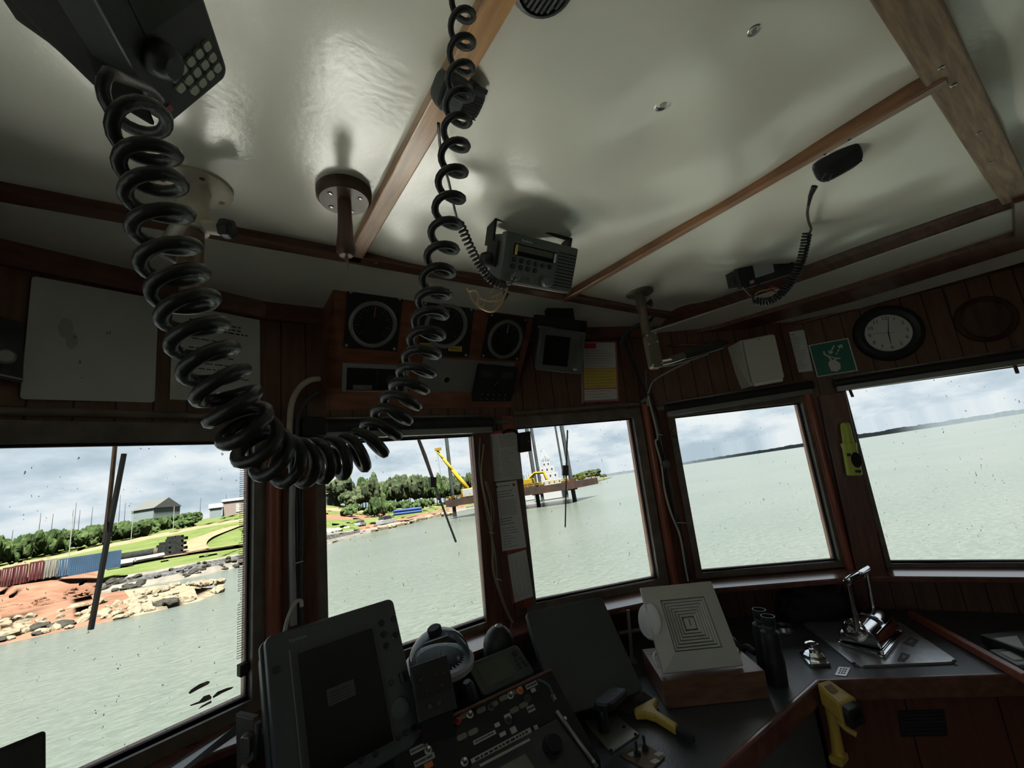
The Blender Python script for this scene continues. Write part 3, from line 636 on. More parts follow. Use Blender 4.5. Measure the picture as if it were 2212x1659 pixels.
# ---- vegetation
def blob_crown(seed, n, sx, sz, m, kind, lumps=None):
    r = random.Random(seed); bm = bmesh.new()
    for i in range(n):
        q = bmesh.ops.create_icosphere(bm, subdivisions=2, radius=1)['verts']; a = r.uniform(0, 6.28); rr = sx*math.sqrt(r.random())*.75
        c = V((rr*math.cos(a), rr*math.sin(a), sz*(.35+.65*r.random()*(1-(rr/sx)**2*.6)))); k = r.uniform(.17, .33)*min(sx, sz)
        for v in q:
            d = v.co.normalized(); v.co = c+d*k*(1+.35*noise.noise(d*2.2+V((seed, i*1.7, 0)))+.4*noise.noise(d*6+V((i, seed, 0))))
    me = bpy.data.meshes.new(kind); bm.to_mesh(me); bm.free(); me.materials.append(m)
    for p in me.polygons: p.use_smooth = False
    return me
BUSH = [blob_crown(i, 30, 1.0, .8, M_leaf[i % 2], 'foliage') for i in range(3)]
CROWN = [blob_crown(i+30, 38, 1.0, .75, M_leaf[[1, 2, 2][i]], 'foliage') for i in range(3)]
tk = MB().tube([V((0, 0, 0)), V((.02, .01, .3)), V((0, .03, .62))], [.05, .035, .02], 6).build('trunk', M_trunk); TRUNK = tk.data; bpy.data.objects.remove(tk)
def plant(kind, p, s, h, i, label, cat, group):
    o = bpy.data.objects.new(kind, None); COL.objects.link(o); o.location = p; o.rotation_euler = SEA_ROT.to_euler(); o.scale = (s, s, h); tag(o, label, cat, group)
    f = bpy.data.objects.new('foliage', (CROWN if kind == 'tree' else BUSH)[i % 3]); COL.objects.link(f); f.parent = o; f.rotation_euler = (0, 0, i*1.3)
    if kind == 'tree':
        f.location = (0, 0, .28); tr = bpy.data.objects.new('trunk', TRUNK); COL.objects.link(tr); tr.parent = o
    return o
for i in range(96):
    px = rnd.uniform(-80, 425); r = rnd.uniform(5.05, 5.95); p = ground(px, r); g3 = (px+80)/505
    s = rnd.uniform(3.0, 5.0); plant('bush', p-SEA_N*.5, s, rnd.uniform(5.5, 9.5)*(1-.45*g3), i, 'leafy green bush of the long thicket behind the road on the bank', 'bush', 'thicket bushes behind the road')
for i in range(64):
    px = 745+(1120-745)*((i+rnd.random())/64); r = rnd.uniform(4.9, 6.0); p = ground(px, r)
    plant('tree', p-SEA_N*.5, rnd.uniform(4.5, 7.5), rnd.uniform(10, 15.5)*(1 if px > 800 else .75), i, 'round crowned tree of the wood behind the far breakwater', 'tree', 'trees of the wood on the bank')
for i in range(18):
    px = rnd.uniform(742, 930); p = ground(px, rnd.uniform(3.0, 4.7)); plant('bush', p, rnd.uniform(2.5, 4), rnd.uniform(3, 5.5), i, 'low scrub bush in front of the wood on the bank', 'bush', 'scrub in front of the wood')
plant('tree', ground(733, 5.4), 8, 12, 1, 'lone spreading tree at the port end of the wood by the long shed', 'tree', None)
plant('tree', ground(817, 1.6), 3.6, 8, 0, 'small tree standing on the bank just above the white truck', 'tree', None)
for i, (px, s, h) in enumerate(((1251, 8, 9), (1277, 13, 11), (1298, 6, 6))):
    plant('tree', ground(px, 3.2), s, h, i, ['small round tree on the headland beside the barge leg', 'largest round tree on the green headland beyond the barge', 'smallest outermost tree on the point of the headland'][i], 'tree', 'headland trees')
# ---- far shore along the horizon
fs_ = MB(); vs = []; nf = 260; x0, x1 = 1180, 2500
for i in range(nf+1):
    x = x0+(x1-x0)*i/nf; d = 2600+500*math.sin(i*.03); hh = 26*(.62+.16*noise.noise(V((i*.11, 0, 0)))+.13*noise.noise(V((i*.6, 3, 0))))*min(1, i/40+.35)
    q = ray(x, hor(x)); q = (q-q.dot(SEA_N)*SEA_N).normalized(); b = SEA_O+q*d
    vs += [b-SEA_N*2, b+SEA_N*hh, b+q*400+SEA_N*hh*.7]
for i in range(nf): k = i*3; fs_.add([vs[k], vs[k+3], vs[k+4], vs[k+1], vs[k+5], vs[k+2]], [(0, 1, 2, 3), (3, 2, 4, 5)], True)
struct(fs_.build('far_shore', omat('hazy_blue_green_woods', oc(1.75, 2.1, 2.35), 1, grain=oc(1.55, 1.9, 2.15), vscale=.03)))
# ---- sheds on the hill, containers, pipes, poles
def sbox(mb, p, ex, ey, w_, d, h, mi=0):
    """box standing at p: half-open along ex (w) and ey (d), height h along sea normal"""
    a = [p, p+ex*w_, p+ex*w_+ey*d, p+ey*d]; mb.hexa(a+[q+SEA_N*h for q in a], mi=mi); return a
def axes(p, q):
    ex = (q-p); ex = (ex-ex.dot(SEA_N)*SEA_N); L = ex.length; ex = ex/L; ey = SEA_N.cross(ex)
    if ey.dot(p-CAM) < 0: ey = -ey
    return ex, ey, L
def shed(name, label, p, q, d, h, rh, mw, mr, door=None):
    ex, ey, L = axes(p, q); t = thing(name, label, 'building', p); mb = MB(); sbox(mb, p-SEA_N*2, ex, ey, L, d, h+2); mb.build('wall', mw, t)
    r = MB(); a = [p+SEA_N*h-ey*.5-ex*.5, p+ex*(L+.5)+SEA_N*h-ey*.5, p+ex*(L+.5)+ey*(d+.5)+SEA_N*h, p+ey*(d+.5)-ex*.5+SEA_N*h]
    m1, m2 = p+ey*d*.5-ex*.5+SEA_N*(h+rh), p+ex*(L+.5)+ey*d*.5+SEA_N*(h+rh)
    r.add(a+[m1, m2], [(0, 1, 5, 4), (2, 3, 4, 5), (0, 4, 3), (1, 2, 5), (3, 2, 1, 0)]); r.build('roof', mr, t)
    if door: dm = MB(); sbox(dm, p+ex*L*door-ey*.15, ex, ey, L*.16, .3, h*.72); dm.build('door', M_shedr, t)
    return t
M_shedw = omat('pale_pink_wall', oc(2.6, 2.1, 1.9), .8); M_shedb = omat('pale_blue_tin', oc(2.0, 2.4, 2.5), .6); M_shedr = omat('white_tin_roof', oc(3.6, 3.6, 3.5), .5); M_gshed = omat('grey_tin', oc(1.1, 1.15, 1.1), .6)
shed('shed', 'long pale pink shed with a white door on the hill crest', at(481, 1110, 250), at(548, 1102, 250), 14, 5.5, 1.5, M_shedw, M_shedr, .42)
shed('shed', 'small pale blue gabled shed beside the pink shed on the hill', at(453, 1116, 246), at(479, 1112, 246), 9, 3.6, 2.2, M_shedb, M_shedr)
shed('shed', 'grey tin roof rising behind the green thicket', at(282, 1146, 270), at(330, 1137, 262), 14, 8.5, 4.5, M_shedb, M_gshed)
shed('shed', 'long low blue grey shed at the edge of the wood', at(690, 1087, 230), at(733, 1081, 235), 10, 4, .8, M_gshed, M_shedr)
M_rod = omat('dull_white_rods', oc(2.3, 2.0, 1.9), .6); M_dkt = omat('dark_weathered_timber', oc(.34, .36, .34), .9, var=.4, vscale=2); M_bare = omat('bare_grey_trunk', oc(.5, .5, .48), .9)
def container(p, q, m, mr, label, L=6.1):
    ex, ey, W_ = axes(p, q); t = thing('shipping_container', label, 'container', p, 'shipping containers on the red earth bank'); h = 2.55
    mb = MB(); sbox(mb, p, ex, ey, W_, L, h)
    n_ = 26
    for i in range(n_): sbox(mb, p-ex*.03+ey*(.1+(L-.2)*i/n_), ex, ey, W_+.06, (L-.2)/n_*.5, h-.15)
    mb.build('body', m, t); rm = MB(); sbox(rm, p+SEA_N*h, ex, ey, W_, L, .08); rm.build('roof', mr, t)
    for k in (0, 1):
        dm = MB(); sbox(dm, p+ex*(W_*.5*k+.08)-ey*.07+SEA_N*.15, ex, ey, W_*.5-.16, .07, h-.3); d = dm.build('door', m, t)
        lb = MB()
        for z in (.35, .75): lb.tube([p+ex*W_*(.5*k+z*.5-.02)-ey*.1+SEA_N*.2, p+ex*W_*(.5*k+z*.5-.02)-ey*.1+SEA_N*2.4], .03, 5)
        lb.build('locking_bar', M_rod, d)
M_cred = omat('rust_red_container', oc(1.25, .42, .42), .7, var=.3, vscale=.6); M_cgrey = omat('pale_grey_container', oc(2.2, 2.1, 1.8), .7, var=.2); M_cblue = omat('blue_container', oc(.70, 1.25, 2.0), .7, var=.2, vscale=.5); M_croof = omat('pale_container_roof', oc(2.6, 2.7, 2.7), .6)  # roof colour is paler than the container sides
CL = [(-32, 1279, -2, 1272, M_cred, M_cred, 'dark red shipping container at the port end of the row'), (0, 1271, 26, 1265, M_cred, M_cred, 'red shipping container between the end one and the middle red one'),
 (27, 1265, 57, 1258, M_cred, M_cred, 'middle red shipping container with white door rods'), (60, 1257, 92, 1251, M_cred, M_cred, 'red shipping container next to the pale grey one'),
 (93, 1251, 121, 1248, M_cgrey, M_croof, 'pale grey shipping container between red and blue ones')]
for x0_, y0_, x1_, y1_, m, mr, lab in CL: container(at(x0_, y0_, 96), at(x1_, y1_, 96), m, mr, lab)
container(at(123, 1248, 96), at(148, 1245, 93), M_cblue, M_croof, 'blue shipping container with long side turned to the river', 6.1)
M_pipe = omat('white_plastic_pipe', oc(3.3, 3.3, 3.2), .5)
for i, (a_, b_) in enumerate((((230, 2.0), (285, 2.12)), ((232, 2.2), (340, 2.5)), ((290, 2.3), (352, 2.62)))):
    tag(MB().tube([ground(*a_)+SEA_N*.6, ground(*b_)+SEA_N*.6], .45, 8).build('pipe', M_pipe), ['white pipe lying nearest the blue container on the bank', 'longest white pipe lying on the bank', 'white pipe lying by the stacked pallets on the bank'][i], 'pipe', 'white pipes on the bank')
for i, (px, r) in enumerate(((258, 2.95), (270, 2.97))):
    p = ground(px, r); ex, ey, _ = axes(p, ground(px+12, r)); tag(MB().tube([p+SEA_N*.7, p+SEA_N*.7+ex*5], .8, 10).build('drain_pipe', M_dkt if not i else M_trunk), ['black drain pipe lying in the field, end towards the river', 'dark drain pipe lying behind the black one in the field'][i], 'pipe')
for i, (px, r, n_) in enumerate(((336, 2.82, 3), (352, 2.85, 4), (362, 2.8, 4))):
    p = ground(px, r); ex, ey, _ = axes(p, ground(px+12, r)); mb = MB()
    for k in range(n_): sbox(mb, p+SEA_N*(k*.9)+ex*.2*(k % 2), ex, ey, 2.4, 2, .55)
    for k in range(n_): sbox(mb, p+SEA_N*(k*.9+.5)+ex*.4, ex, ey, 1.6, 1.6, .45)
    tag(mb.build('pallet_stack', M_dkt), ['lowest stack of dark pallets in the grass field', 'tall middle stack of dark pallets in the grass field', 'stack of dark pallets furthest from the containers'][i], 'stack', 'pallet stacks in the field')
for i, (px, r, h) in enumerate(((146, 3.6, 9), (280, 4.3, 9), (371, 4.5, 8))):
    tag(MB().tube([ground(px, r), ground(px, r)+SEA_N*h], .09, 6).build('lamp_pole', M_pipe), ['thin white pole in the field above the blue container', 'thin white pole beside the road before the thicket', 'thin white pole by the road near the hill sheds'][i], 'pole')
for i, px in enumerate((20, 78, 107, 150, 155, 165, 193, 253, 265, 432, 487)):
    p = ground(px, 6.2); h = rnd.uniform(11, 20) if px < 300 else 12
    tag(MB().tube([p, p+SEA_N*h*.5, p+SEA_N*h], [.16, .12, .07], 6).build('bare_trunk', M_bare), 'bare dead tree trunk standing up out of the thicket skyline', 'dead tree', 'dead trunks above the thicket')
# logs trailer, cars and truck
def car(name, label, px, r, L, W_, h, m, cab=True):
    p = ground(px, r); ex, ey, _ = axes(p, ground(px+10, r)); t = thing(name, label, 'vehicle', p)
    mb = MB(); sbox(mb, p+SEA_N*.35, ex, ey, L, W_, h*.5); mb.build('body', m, t, bevel=.1)
    cb = MB(); a = p+SEA_N*(.35+h*.5); cb.hexa([a+ex*L*.15, a+ex*L*.75, a+ex*L*.75+ey*W_, a+ex*L*.15+ey*W_, a+ex*L*.25+SEA_N*h*.4+ey*.1, a+ex*L*.65+SEA_N*h*.4+ey*.1, a+ex*L*.65+SEA_N*h*.4+ey*W_*.9, a+ex*L*.25+SEA_N*h*.4+ey*W_*.9]); cb.build('cabin', M_screen, t)
    for kx in (.2, .8):
        for ky in (0, 1): MB().lathe(p+ex*L*kx+ey*(W_*ky)+SEA_N*.35, ey, [(.35, -.1), (.35, .1)], 12).build('wheel', M_blackm, t)
car('car', 'white car parked on the green bank nearest the water', 776, 1.9, 4.4, 1.8, 1.6, M_pipe); car('truck', 'white truck parked beside the blue pipe on the bank', 822, .95, 7, 2.3, 2.6, M_pipe)
M_bpipe = omat('blue_pipe', oc(.5, .85, 2.2), .5)
p_, q_ = at(851, 1113, 150), at(911, 1105.5, 152)
for i in range(5): tag(MB().tube([p_+SEA_N*(.9*(i // 3)+.3)+(p_-CAM).normalized()*(i % 3)*1.0, q_+SEA_N*(.9*(i // 3)+.3)+(p_-CAM).normalized()*(i % 3)*1.0], .5, 10).build('steel_pipe', M_bpipe), 'long blue pipe lying in the bundle above the far breakwater', 'pipe', 'bundle of long blue pipes on the bank')
for i, (px, r, s) in enumerate(((708, 1.5, 1.0), (716, 1.55, .9), (726, 1.6, .9), (744, 1.9, .7))):
    p = ground(px, r); tag(put_rock(RK[i], p, s*1.2, '', None, 'white_sack'), ['white heap lowest on the green bank behind the window post', 'second white heap on the green bank', 'third white heap on the green bank', 'white heap apart from the others nearer the car'][i], 'sack').data = RK[i].copy(); COL.objects[-1].data.materials[0] = M_pipe
# ---- jack-up barge with crane and ship
M_hull = omat('rusty_black_hull', oc(.42, .36, .33), .8, grain=oc(.9, .5, .35), vscale=.25); M_leg = omat('dark_steel_leg', oc(.62, .70, .70), .7, var=.3, vscale=.4); M_cy = omat('crane_yellow', oc(3.2, 2.2, .25), .5); M_shipw = omat('ship_white', oc(3.6, 3.7, 3.8), .5)
ba, bb = at(962, 1080, 139), at(1231, 1037, 119)
ex, ey, BL_ = axes(ba, bb); bz = 3.7-alt(ba); ba = ba+SEA_N*bz
barge = thing('jack_up_barge', 'dark jack-up barge standing on tall legs in the river', 'barge', ba)
mb = MB(); sbox(mb, ba, ex, ey, BL_, 26, 2.0); mb.build('hull', M_hull, barge)
rl = MB()
for k in range(2):
    for z in (.5, 1.0): rl.tube([ba+ex*.3+ey*25.6*k+SEA_N*(2+z), ba+ex*(BL_-.3)+ey*25.6*k+SEA_N*(2+z)], .05, 5)
for i in range(24): rl.tube([ba+ex*(.3+i*(BL_-.6)/23)+SEA_N*2, ba+ex*(.3+i*(BL_-.6)/23)+SEA_N*3], .05, 5)
rl.build('railing', M_cy, barge)
for px, py, top in ((983, 1116, 34), (1133, 1090, 40), (1164, 1093, 40), (1173, 1083, 40), (1242, 1083.5, 40), (1226, 1074, 40)):
    p = sea(px, py); lg = MB().tube([p-SEA_N*4, p+SEA_N*top], .62 if px != 1226 else .4, 10); lg.build('leg', M_leg, barge)
    cl = MB(); sbox(cl, p-ex*1.1-ey*1.1+SEA_N*3.3, ex, ey, 2.2, 2.2, 3.2); cl.build('leg_guide', M_hull, barge)
def dk(px, off): # point on deck under picture column px, off metres in from the near side
    a = onplane(px, 1060, ba+ey*off, ey); s = (a-ba).dot(ex); return ba+ex*s+ey*off+SEA_N*2.0
cp = dk(1008, 8); crane = thing('crawler_crane', 'yellow telescopic crane with raised boom on the barge', 'crane', cp)
mb = MB(); sbox(mb, cp-ex*2-ey*1.5, ex, ey, 5, 3.5, 1.2); mb.build('undercarriage', M_hull, crane)
mb = MB(); sbox(mb, cp-ex*1.2-ey*1.5+SEA_N*1.2, ex, ey, 5.5, 3, 1.6); mb.build('machine_house', M_cy, crane, bevel=.1)
mb = MB(); sbox(mb, cp+ex*.2-ey*2.8+SEA_N*.2, ex, ey, 3.2, 1.3, 2.4); mb.build('cab', M_shipw, crane, bevel=.1)
b0 = cp+SEA_N*2.6+ex*.6; pl_n = ey; b1 = onplane(944, 974, b0, ey)
for i, (f0, f1, wd) in enumerate(((0, .48, .8), (.44, .78, .62), (.74, 1, .5))):
    mb = MB().tube([b0.lerp(b1, f0), b0.lerp(b1, f1)], wd, 4); mb.build('boom_section', M_cy, crane)
sh = MB(); sbox(sh, b1-ex*.6-ey*.5, ex, ey, 2.2, 1, .9); sh.build('boom_head', M_cy, crane)
b2 = onplane(1046, 1043, b0, ey); MB().tube([b0-SEA_N*.6, b2], .55, 4).build('counter_jib', M_cy, crane)
MB().tube([b1, onplane(956, 1052, b0, ey)], .05, 4).build('hoist_rope', M_leg, crane)
ep = dk(1141, 6); ex_t = thing('excavator', 'yellow excavator parked on the barge deck beside the white ship', 'excavator', ep)
mb = MB(); sbox(mb, ep-ex*3-ey*1.5, ex, ey, 6, .9, 1.1); sbox(mb, ep-ex*3+ey*1.5, ex, ey, 6, .9, 1.1); mb.build('tracks', M_hull, ex_t)
mb = MB(); sbox(mb, ep-ex*2.2-ey*1.2+SEA_N*1.1, ex, ey, 4, 3.2, 1.5); mb.build('house', M_cy, ex_t, bevel=.15)
mb = MB().tube([ep+SEA_N*2, ep+ex*3+SEA_N*4, ep+ex*6+SEA_N*3.8, ep+ex*6.6+SEA_N*1.6], .45, 6); mb.build('arm', M_cy, ex_t)
mb = MB(); sbox(mb, ep-ex*2-ey*1.6+SEA_N*2.6, ex, ey, 1.6, 1.4, 1.3); mb.build('cab', M_shedb, ex_t)
mb = MB(); sbox(mb, ep-ex*8+SEA_N*0, ex, ey, 5, 2, .9); sbox(mb, ep-ex*7+SEA_N*.9, ex, ey, 3, 1.5, .8); tag(mb.build('winch', M_cy), 'low yellow winch on the barge deck behind the paper notices', 'winch')
# ship
sp = at(1160, 1056, 172); sq = at(1216, 1047, 172); sx_, sy_, SL = axes(sp, sq); sp = sp-SEA_N*alt(sp)
ship = thing('workboat', 'white workboat with stepped bridge decks lying behind the barge', 'ship', sp)
mb = MB(); sbox(mb, sp-sx_*1.5, sx_, sy_, SL+3, 8, 5.0); mb.build('hull', M_shipw, ship, bevel=.3)
z = 5.0
for i, (x0_, x1_, h) in enumerate(((.0, 1.0, 2.6), (.10, .88, 2.6), (.22, .78, 2.5), (.34, .66, 2.0))):
    mb = MB(); sbox(mb, sp+sx_*SL*x0_+sy_*(.6+i*.5)+SEA_N*z, sx_, sy_, SL*(x1_-x0_), 6.5-i, h); d = mb.build('deckhouse', M_shipw, ship, bevel=.12)
    wm = MB()
    for k in range(5-i):
        f = (k+.5)/(5-i); sbox(wm, sp+sx_*SL*(x0_+(x1_-x0_)*f-.025)+sy_*(.52+i*.5)+SEA_N*(z+h*.45), sx_, sy_, SL*.05, .1, h*.28)
    wm.build('porthole', M_screen, d); z += h
mm = MB()
for f, h in ((.36, 2.6), (.42, 3.6), (.5, 5.0), (.57, 3.2), (.62, 2.4)): mm.tube([sp+sx_*SL*f+sy_*3+SEA_N*z, sp+sx_*SL*f+sy_*3+SEA_N*(z+h)], .09, 5)
for h in (1.4, 2.6, 3.6): mm.tube([sp+sx_*SL*.36+sy_*3+SEA_N*(z+h), sp+sx_*SL*.64+sy_*3+SEA_N*(z+h*.9)], .07, 5)
mm.build('mast', M_shipw, ship)
s2 = at(1126, 1055, 200); s2 = s2-SEA_N*alt(s2); sh2 = thing('workboat', 'smaller white vessel with red stripe behind the yellow excavator', 'ship', s2)
mb = MB(); sbox(mb, s2, sx_, sy_, 7.5, 6, 6.2); mb.build('hull', M_shipw, sh2, bevel=.3)
mb = MB(); sbox(mb, s2+sx_*.6+sy_*1+SEA_N*6.2, sx_, sy_, 5.5, 4, 2.6); mb.build('deckhouse', M_shipw, sh2, bevel=.1)
mb = MB(); sbox(mb, s2+sx_*.5+sy_*.9+SEA_N*8.3, sx_, sy_, 5.7, 4.2, .5); mb.build('stripe', M_redl, sh2)
mb = MB()
for f in (1.5, 3, 4.2): mb.tube([s2+sx_*f+sy_*3+SEA_N*8.8, s2+sx_*f+sy_*3+SEA_N*(11+f*.3)], .1, 5)
mb.build('mast', M_leg, sh2)
# ---- unseen white deck below the window line, added to bounce sun onto the ceiling
fdk = [wat(1, SE[1][0], -.9, -.1), CN[1, 2]+V((0, .1, 0)), CN[2, 3]+V((0, .1, 0)), CN[3, 4]+V((.07, .07, 0)), CN[4, 5]+V((.1, .05, 0)), V((3.55, 0, 0)), V((3.5, 1.8, 0)), V((2.3, 3.9, 0)), V((.6, 5.0, 0)), V((-1.1, 3.9, 0)), V((-2.3, 1.8, 0))]
M_fd = mat('bounce_deck_white', (.82, .82, .79), .6)
struct(MB().prism([V((p.x, p.y, -.85)) for p in fdk], (0, 0, .08)).build('ground_bounce_deck', M_fd))
# ================================================================ things hanging from the ceiling
DBG = []
def Q(nm, *a, **k):
    f = face(*a, **k) if 'n' in k else quad(*a, **k); DBG.append('%-14s ang %.0f  %.3f x %.3f  z %.3f..%.3f n=%s' % (nm, f.ang, f.lu, f.lv, min(f.p(u, v).z for u in (0, 1) for v in (0, 1)), max(f.p(u, v).z for u in (0, 1) for v in (0, 1)), tuple(round(c, 2) for c in f.n))); return f
def coil(pts, R, r, name, m, parent=None, spt=18, seg=7, ends=None, phase=0):
    """helical cord: one turn per path point"""
    P = smooth_path(pts, spt); n = len(P); t0 = (P[1]-P[0]).normalized(); a = t0.orthogonal().normalized(); out = []
    for i, p in enumerate(P):
        t = (P[min(i+1, n-1)]-P[max(i-1, 0)]).normalized(); a = (a-a.dot(t)*t).normalized(); b = t.cross(a); q = phase+2*math.pi*i/spt
        RR = R[min(int(i/spt), len(R)-1)] if isinstance(R, list) else R
        out.append(p+RR*(math.cos(q)*a+math.sin(q)*b))
    if ends: out = smooth_path(ends[0]+[out[0]], 6)[:-1]+out+smooth_path([out[-1]]+ends[1], 6)[1:]
    return MB().tube(out, r, seg).build(name, m, parent, sharp=180)
# ---- the big coiled cord in front
CP = [(282, 205, .275), (308, 281, .25), (323, 352, .246), (336, 415, .243), (351, 486, .242), (367, 557, .241), (389, 618, .24), (411, 673, .238), (431, 729, .237), (455, 785, .236), (481, 834, .236), (506, 881, .238),
      (530, 922, .243), (556, 957, .252), (586, 983, .262), (620, 997, .274), (656, 1000, .287), (694, 995, .30), (733, 989, .312), (771, 977, .323), (804, 953, .333), (831, 921, .342), (853, 890, .350), (872, 861, .357), (889, 828, .363), (903, 795, .369),
      (914, 756, .376), (924, 716, .384), (932, 673, .393), (940, 628, .40), (949, 581, .412), (957, 531, .422), (965, 477, .431), (972, 422, .44), (978, 365, .449), (983, 309, .46), (988, 255, .47), (993, 200, .48), (996, 142, .49), (998, 86, .50), (999, 28, .512), (1000, -34, .524), (1001, -95, .53)]
t = tag(coil([dep(*p) for p in CP], .0136, .0039, 'coiled_cord', M_blackr, ends=([dep(345, 215, .40), dep(318, 190, .36)], [dep(1010, -160, .52), dep(1020, -240, .51)])),
        'thick black coiled cord looping down in front of everything from the ceiling', 'cord')
# ---- black keypad radio unit, top port corner of the view
F = Q('keypad', (290, 128), (440, 0), (497, 158), (352, 286), .42, n=(.80, -.25, -.55))
rt = thing('keypad_radio', 'black radio telephone with pale keypad hanging at the ceiling above the coiled cord', 'radio', F.p(.5, .5))
mb = MB(); rslab(mb, F, 0, 1, -1.25, 1, -.05, 0, .012); mb.build('body', M_black, rt, bevel=.003)
sp_ = [dep(40, -40, .49), dep(62, 0, .475), dep(134, 104, .455), dep(200, 150, .43), dep(240, 184, .415), dep(345, 284, .395), dep(300, 170, .395), dep(205, -60, .405)]
MB().prism(sp_, -F.n*.05).build('side_housing', M_blackm, rt, bevel=.003)
def strip(A, B, w0, w1, m, name, dA, dB, lift=.004):
    a, b = dep(*A, dA-lift), dep(*B, dB-lift); s = (b-a).cross(CAM-a).normalized()
    return MB().prism([a-s*w0, b-s*w1, b+s*w1, a+s*w0], (CAM-a).normalized()*.0015).build(name, m, rt)
strip((140, -10), (240, 136), .0055, .0035, mat('grey_label', (.32, .33, .3), .5), 'label_strip', .44, .405)
strip((88, -10), (210, 140), .004, .008, mat('grey_inset', (.12, .12, .12), .5), 'grip_inset', .462, .418)
# keypad: five columns by three rows along the lower edge
k0 = onplane(443, 97, F.o, F.n); ka = onplane(372, 164, F.o, F.n)-k0; kb = onplane(466, 144, F.o, F.n)-k0
M_key = mat('pale_rubber_key', (.30, .32, .26), .6)
for i in range(5):
    for j in range(3):
        if i == 4 and j == 2: continue
        c = k0+ka*(i/4)+kb*(j/2); f = Fr(c-ka*.09-kb*.17, ka*.18, kb*.34, F.n); kk = MB(); rslab(kk, f, 0, 1, 0, 1, 0, .003, .0025); kk.build('key', M_key, rt)
kn = MB().lathe(onplane(338, 122, F.o, F.n), F.n, [(.016, 0), (.016, .006), (.013, .016), (.010, .018)], 20); kn.build('knob', M_black, rt)
f = F.sub(.25, .9, -.9, -.1); MB().box(f, 0, 1, 0, 1, 0, .001).build('screen', mat('grey_lcd', (.05, .055, .05), .2), rt)
c = onplane(362, 236, F.o, F.n); f = Fr(c-ka*.1-kb*.15, ka*.2, kb*.3, F.n); MB().box(f, 0, 1, 0, 1, 0, .0012).build('warning_label', mat('dull_red_label', (.22, .03, .05), .5), rt)
brk = MB(); brk.hexa([F.p(.2, -.9, -.045), F.p(.8, -.9, -.045), F.p(.8, .2, -.045), F.p(.2, .2, -.045)]+[V((p.x, p.y, ZC+.01)) for p in (F.p(.2, -.9, -.045), F.p(.8, -.9, -.045), F.p(.8, .2, -.045), F.p(.2, .2, -.045))]); brk.build('ceiling_bracket', M_blackm, rt)
# ---- handheld microphones
def fist_mic(nm, label, TL, TR, BR, BL, d, th, nn, m, grille=None, group=None, slots=7):
    F = Q(nm, TL, TR, BR, BL, d, n=nn); t = thing('hand_microphone', label, 'microphone', F.p(.5, .5), group); mb = MB()
    K = 14
    def ring(n, s): return [F.p(.5+.5*s*math.copysign(abs(math.cos(a))**.55, math.cos(a)), .5+.5*s*math.copysign(abs(math.sin(a))**.6, math.sin(a)), n) for a in [2*math.pi*i/(2*K) for i in range(2*K)]]
    R = [ring(-th, .78), ring(-th*.8, .95), ring(-th*.35, 1), ring(-th*.05, .95), ring(0, .82)]
    vs = [p for r in R for p in r]; n2 = 2*K; fs = [(i*n2+k, i*n2+(k+1) % n2, (i+1)*n2+(k+1) % n2, (i+1)*n2+k) for i in range(4) for k in range(n2)]
    mb.add(vs, fs, True); mb.add(R[0], [tuple(range(n2))], False); mb.add(R[-1], [tuple(range(n2))], False)
    mb.build('body', m, t)
    u0, u1, v0, v1 = grille; gm = MB()
    for i in range(slots):
        v = v0+(v1-v0)*i/(slots-1); gm.box(F, u0, u1, v-.018, v+.012, -.0005, .0012)
    gm.build('speaker_slots', M_blackm, t); return t, F
t, F = fist_mic('mic1', 'small dark fist microphone clipped on the golden ceiling batten behind the cord', (968, 149), (1061, 196), (1028, 272), (932, 236), .68, .032, (.25, -.43, -.87), M_dark, (.58, .93, .3, .85), 'fist microphones on coiled leads')
MB().box(F, .1, .5, .35, .95, 0, .006).build('grip_panel', M_radio, t, bevel=.004); MB().box(F, .62, .9, .02, .14, 0, .004).build('talk_key', M_black, t)
t, F = fist_mic('mic2', 'black fist microphone hanging under the thin right ceiling batten', (1752, 356), (1852, 300), (1876, 346), (1770, 408), .97, .03, (-.45, -.22, -.87), M_black, (.30, .92, .38, .86), 'fist microphones on coiled leads', 6)
sl = MB(); sl.tube([F.p(.08, .72, .002), F.p(.2, .55, .003), F.p(.32, .72, .002), F.p(.2, .9, .003), F.p(.08, .72, .002)], .0016, 5); sl.build('crest_moulding', M_dark, t)
MB().tube([dep(1760, 402, .97), dep(1751, 422, .985), dep(1747, 440, 1.0)], [.007, .005, .0035], 8).build('cord_grommet', M_blackr, t)
for (px, py, lab) in ((1834, 297, 'upper white mounting tab beside the hanging microphone'), (1781, 329, 'lower white mounting tab beside the hanging microphone')):
    p = onz(px, py, ZC-.026); f = Fr(p+V((-.011, .006, 0)), V((.022, .002, 0)), V((.004, -.012, 0)), V((0, 0, -1))); c = thing('mounting_tab', lab, 'bracket', p, 'white microphone mounting tabs')
    mb = MB(); rslab(mb, f, 0, 1, 0, 1, 0, .003, .002); mb.build('tab', M_white, c); MB().lathe(f.p(.5, .5, .003), (0, 0, -1), [(.0035, 0), (.003, .0015)], 10).build('screw', M_blackm, c)
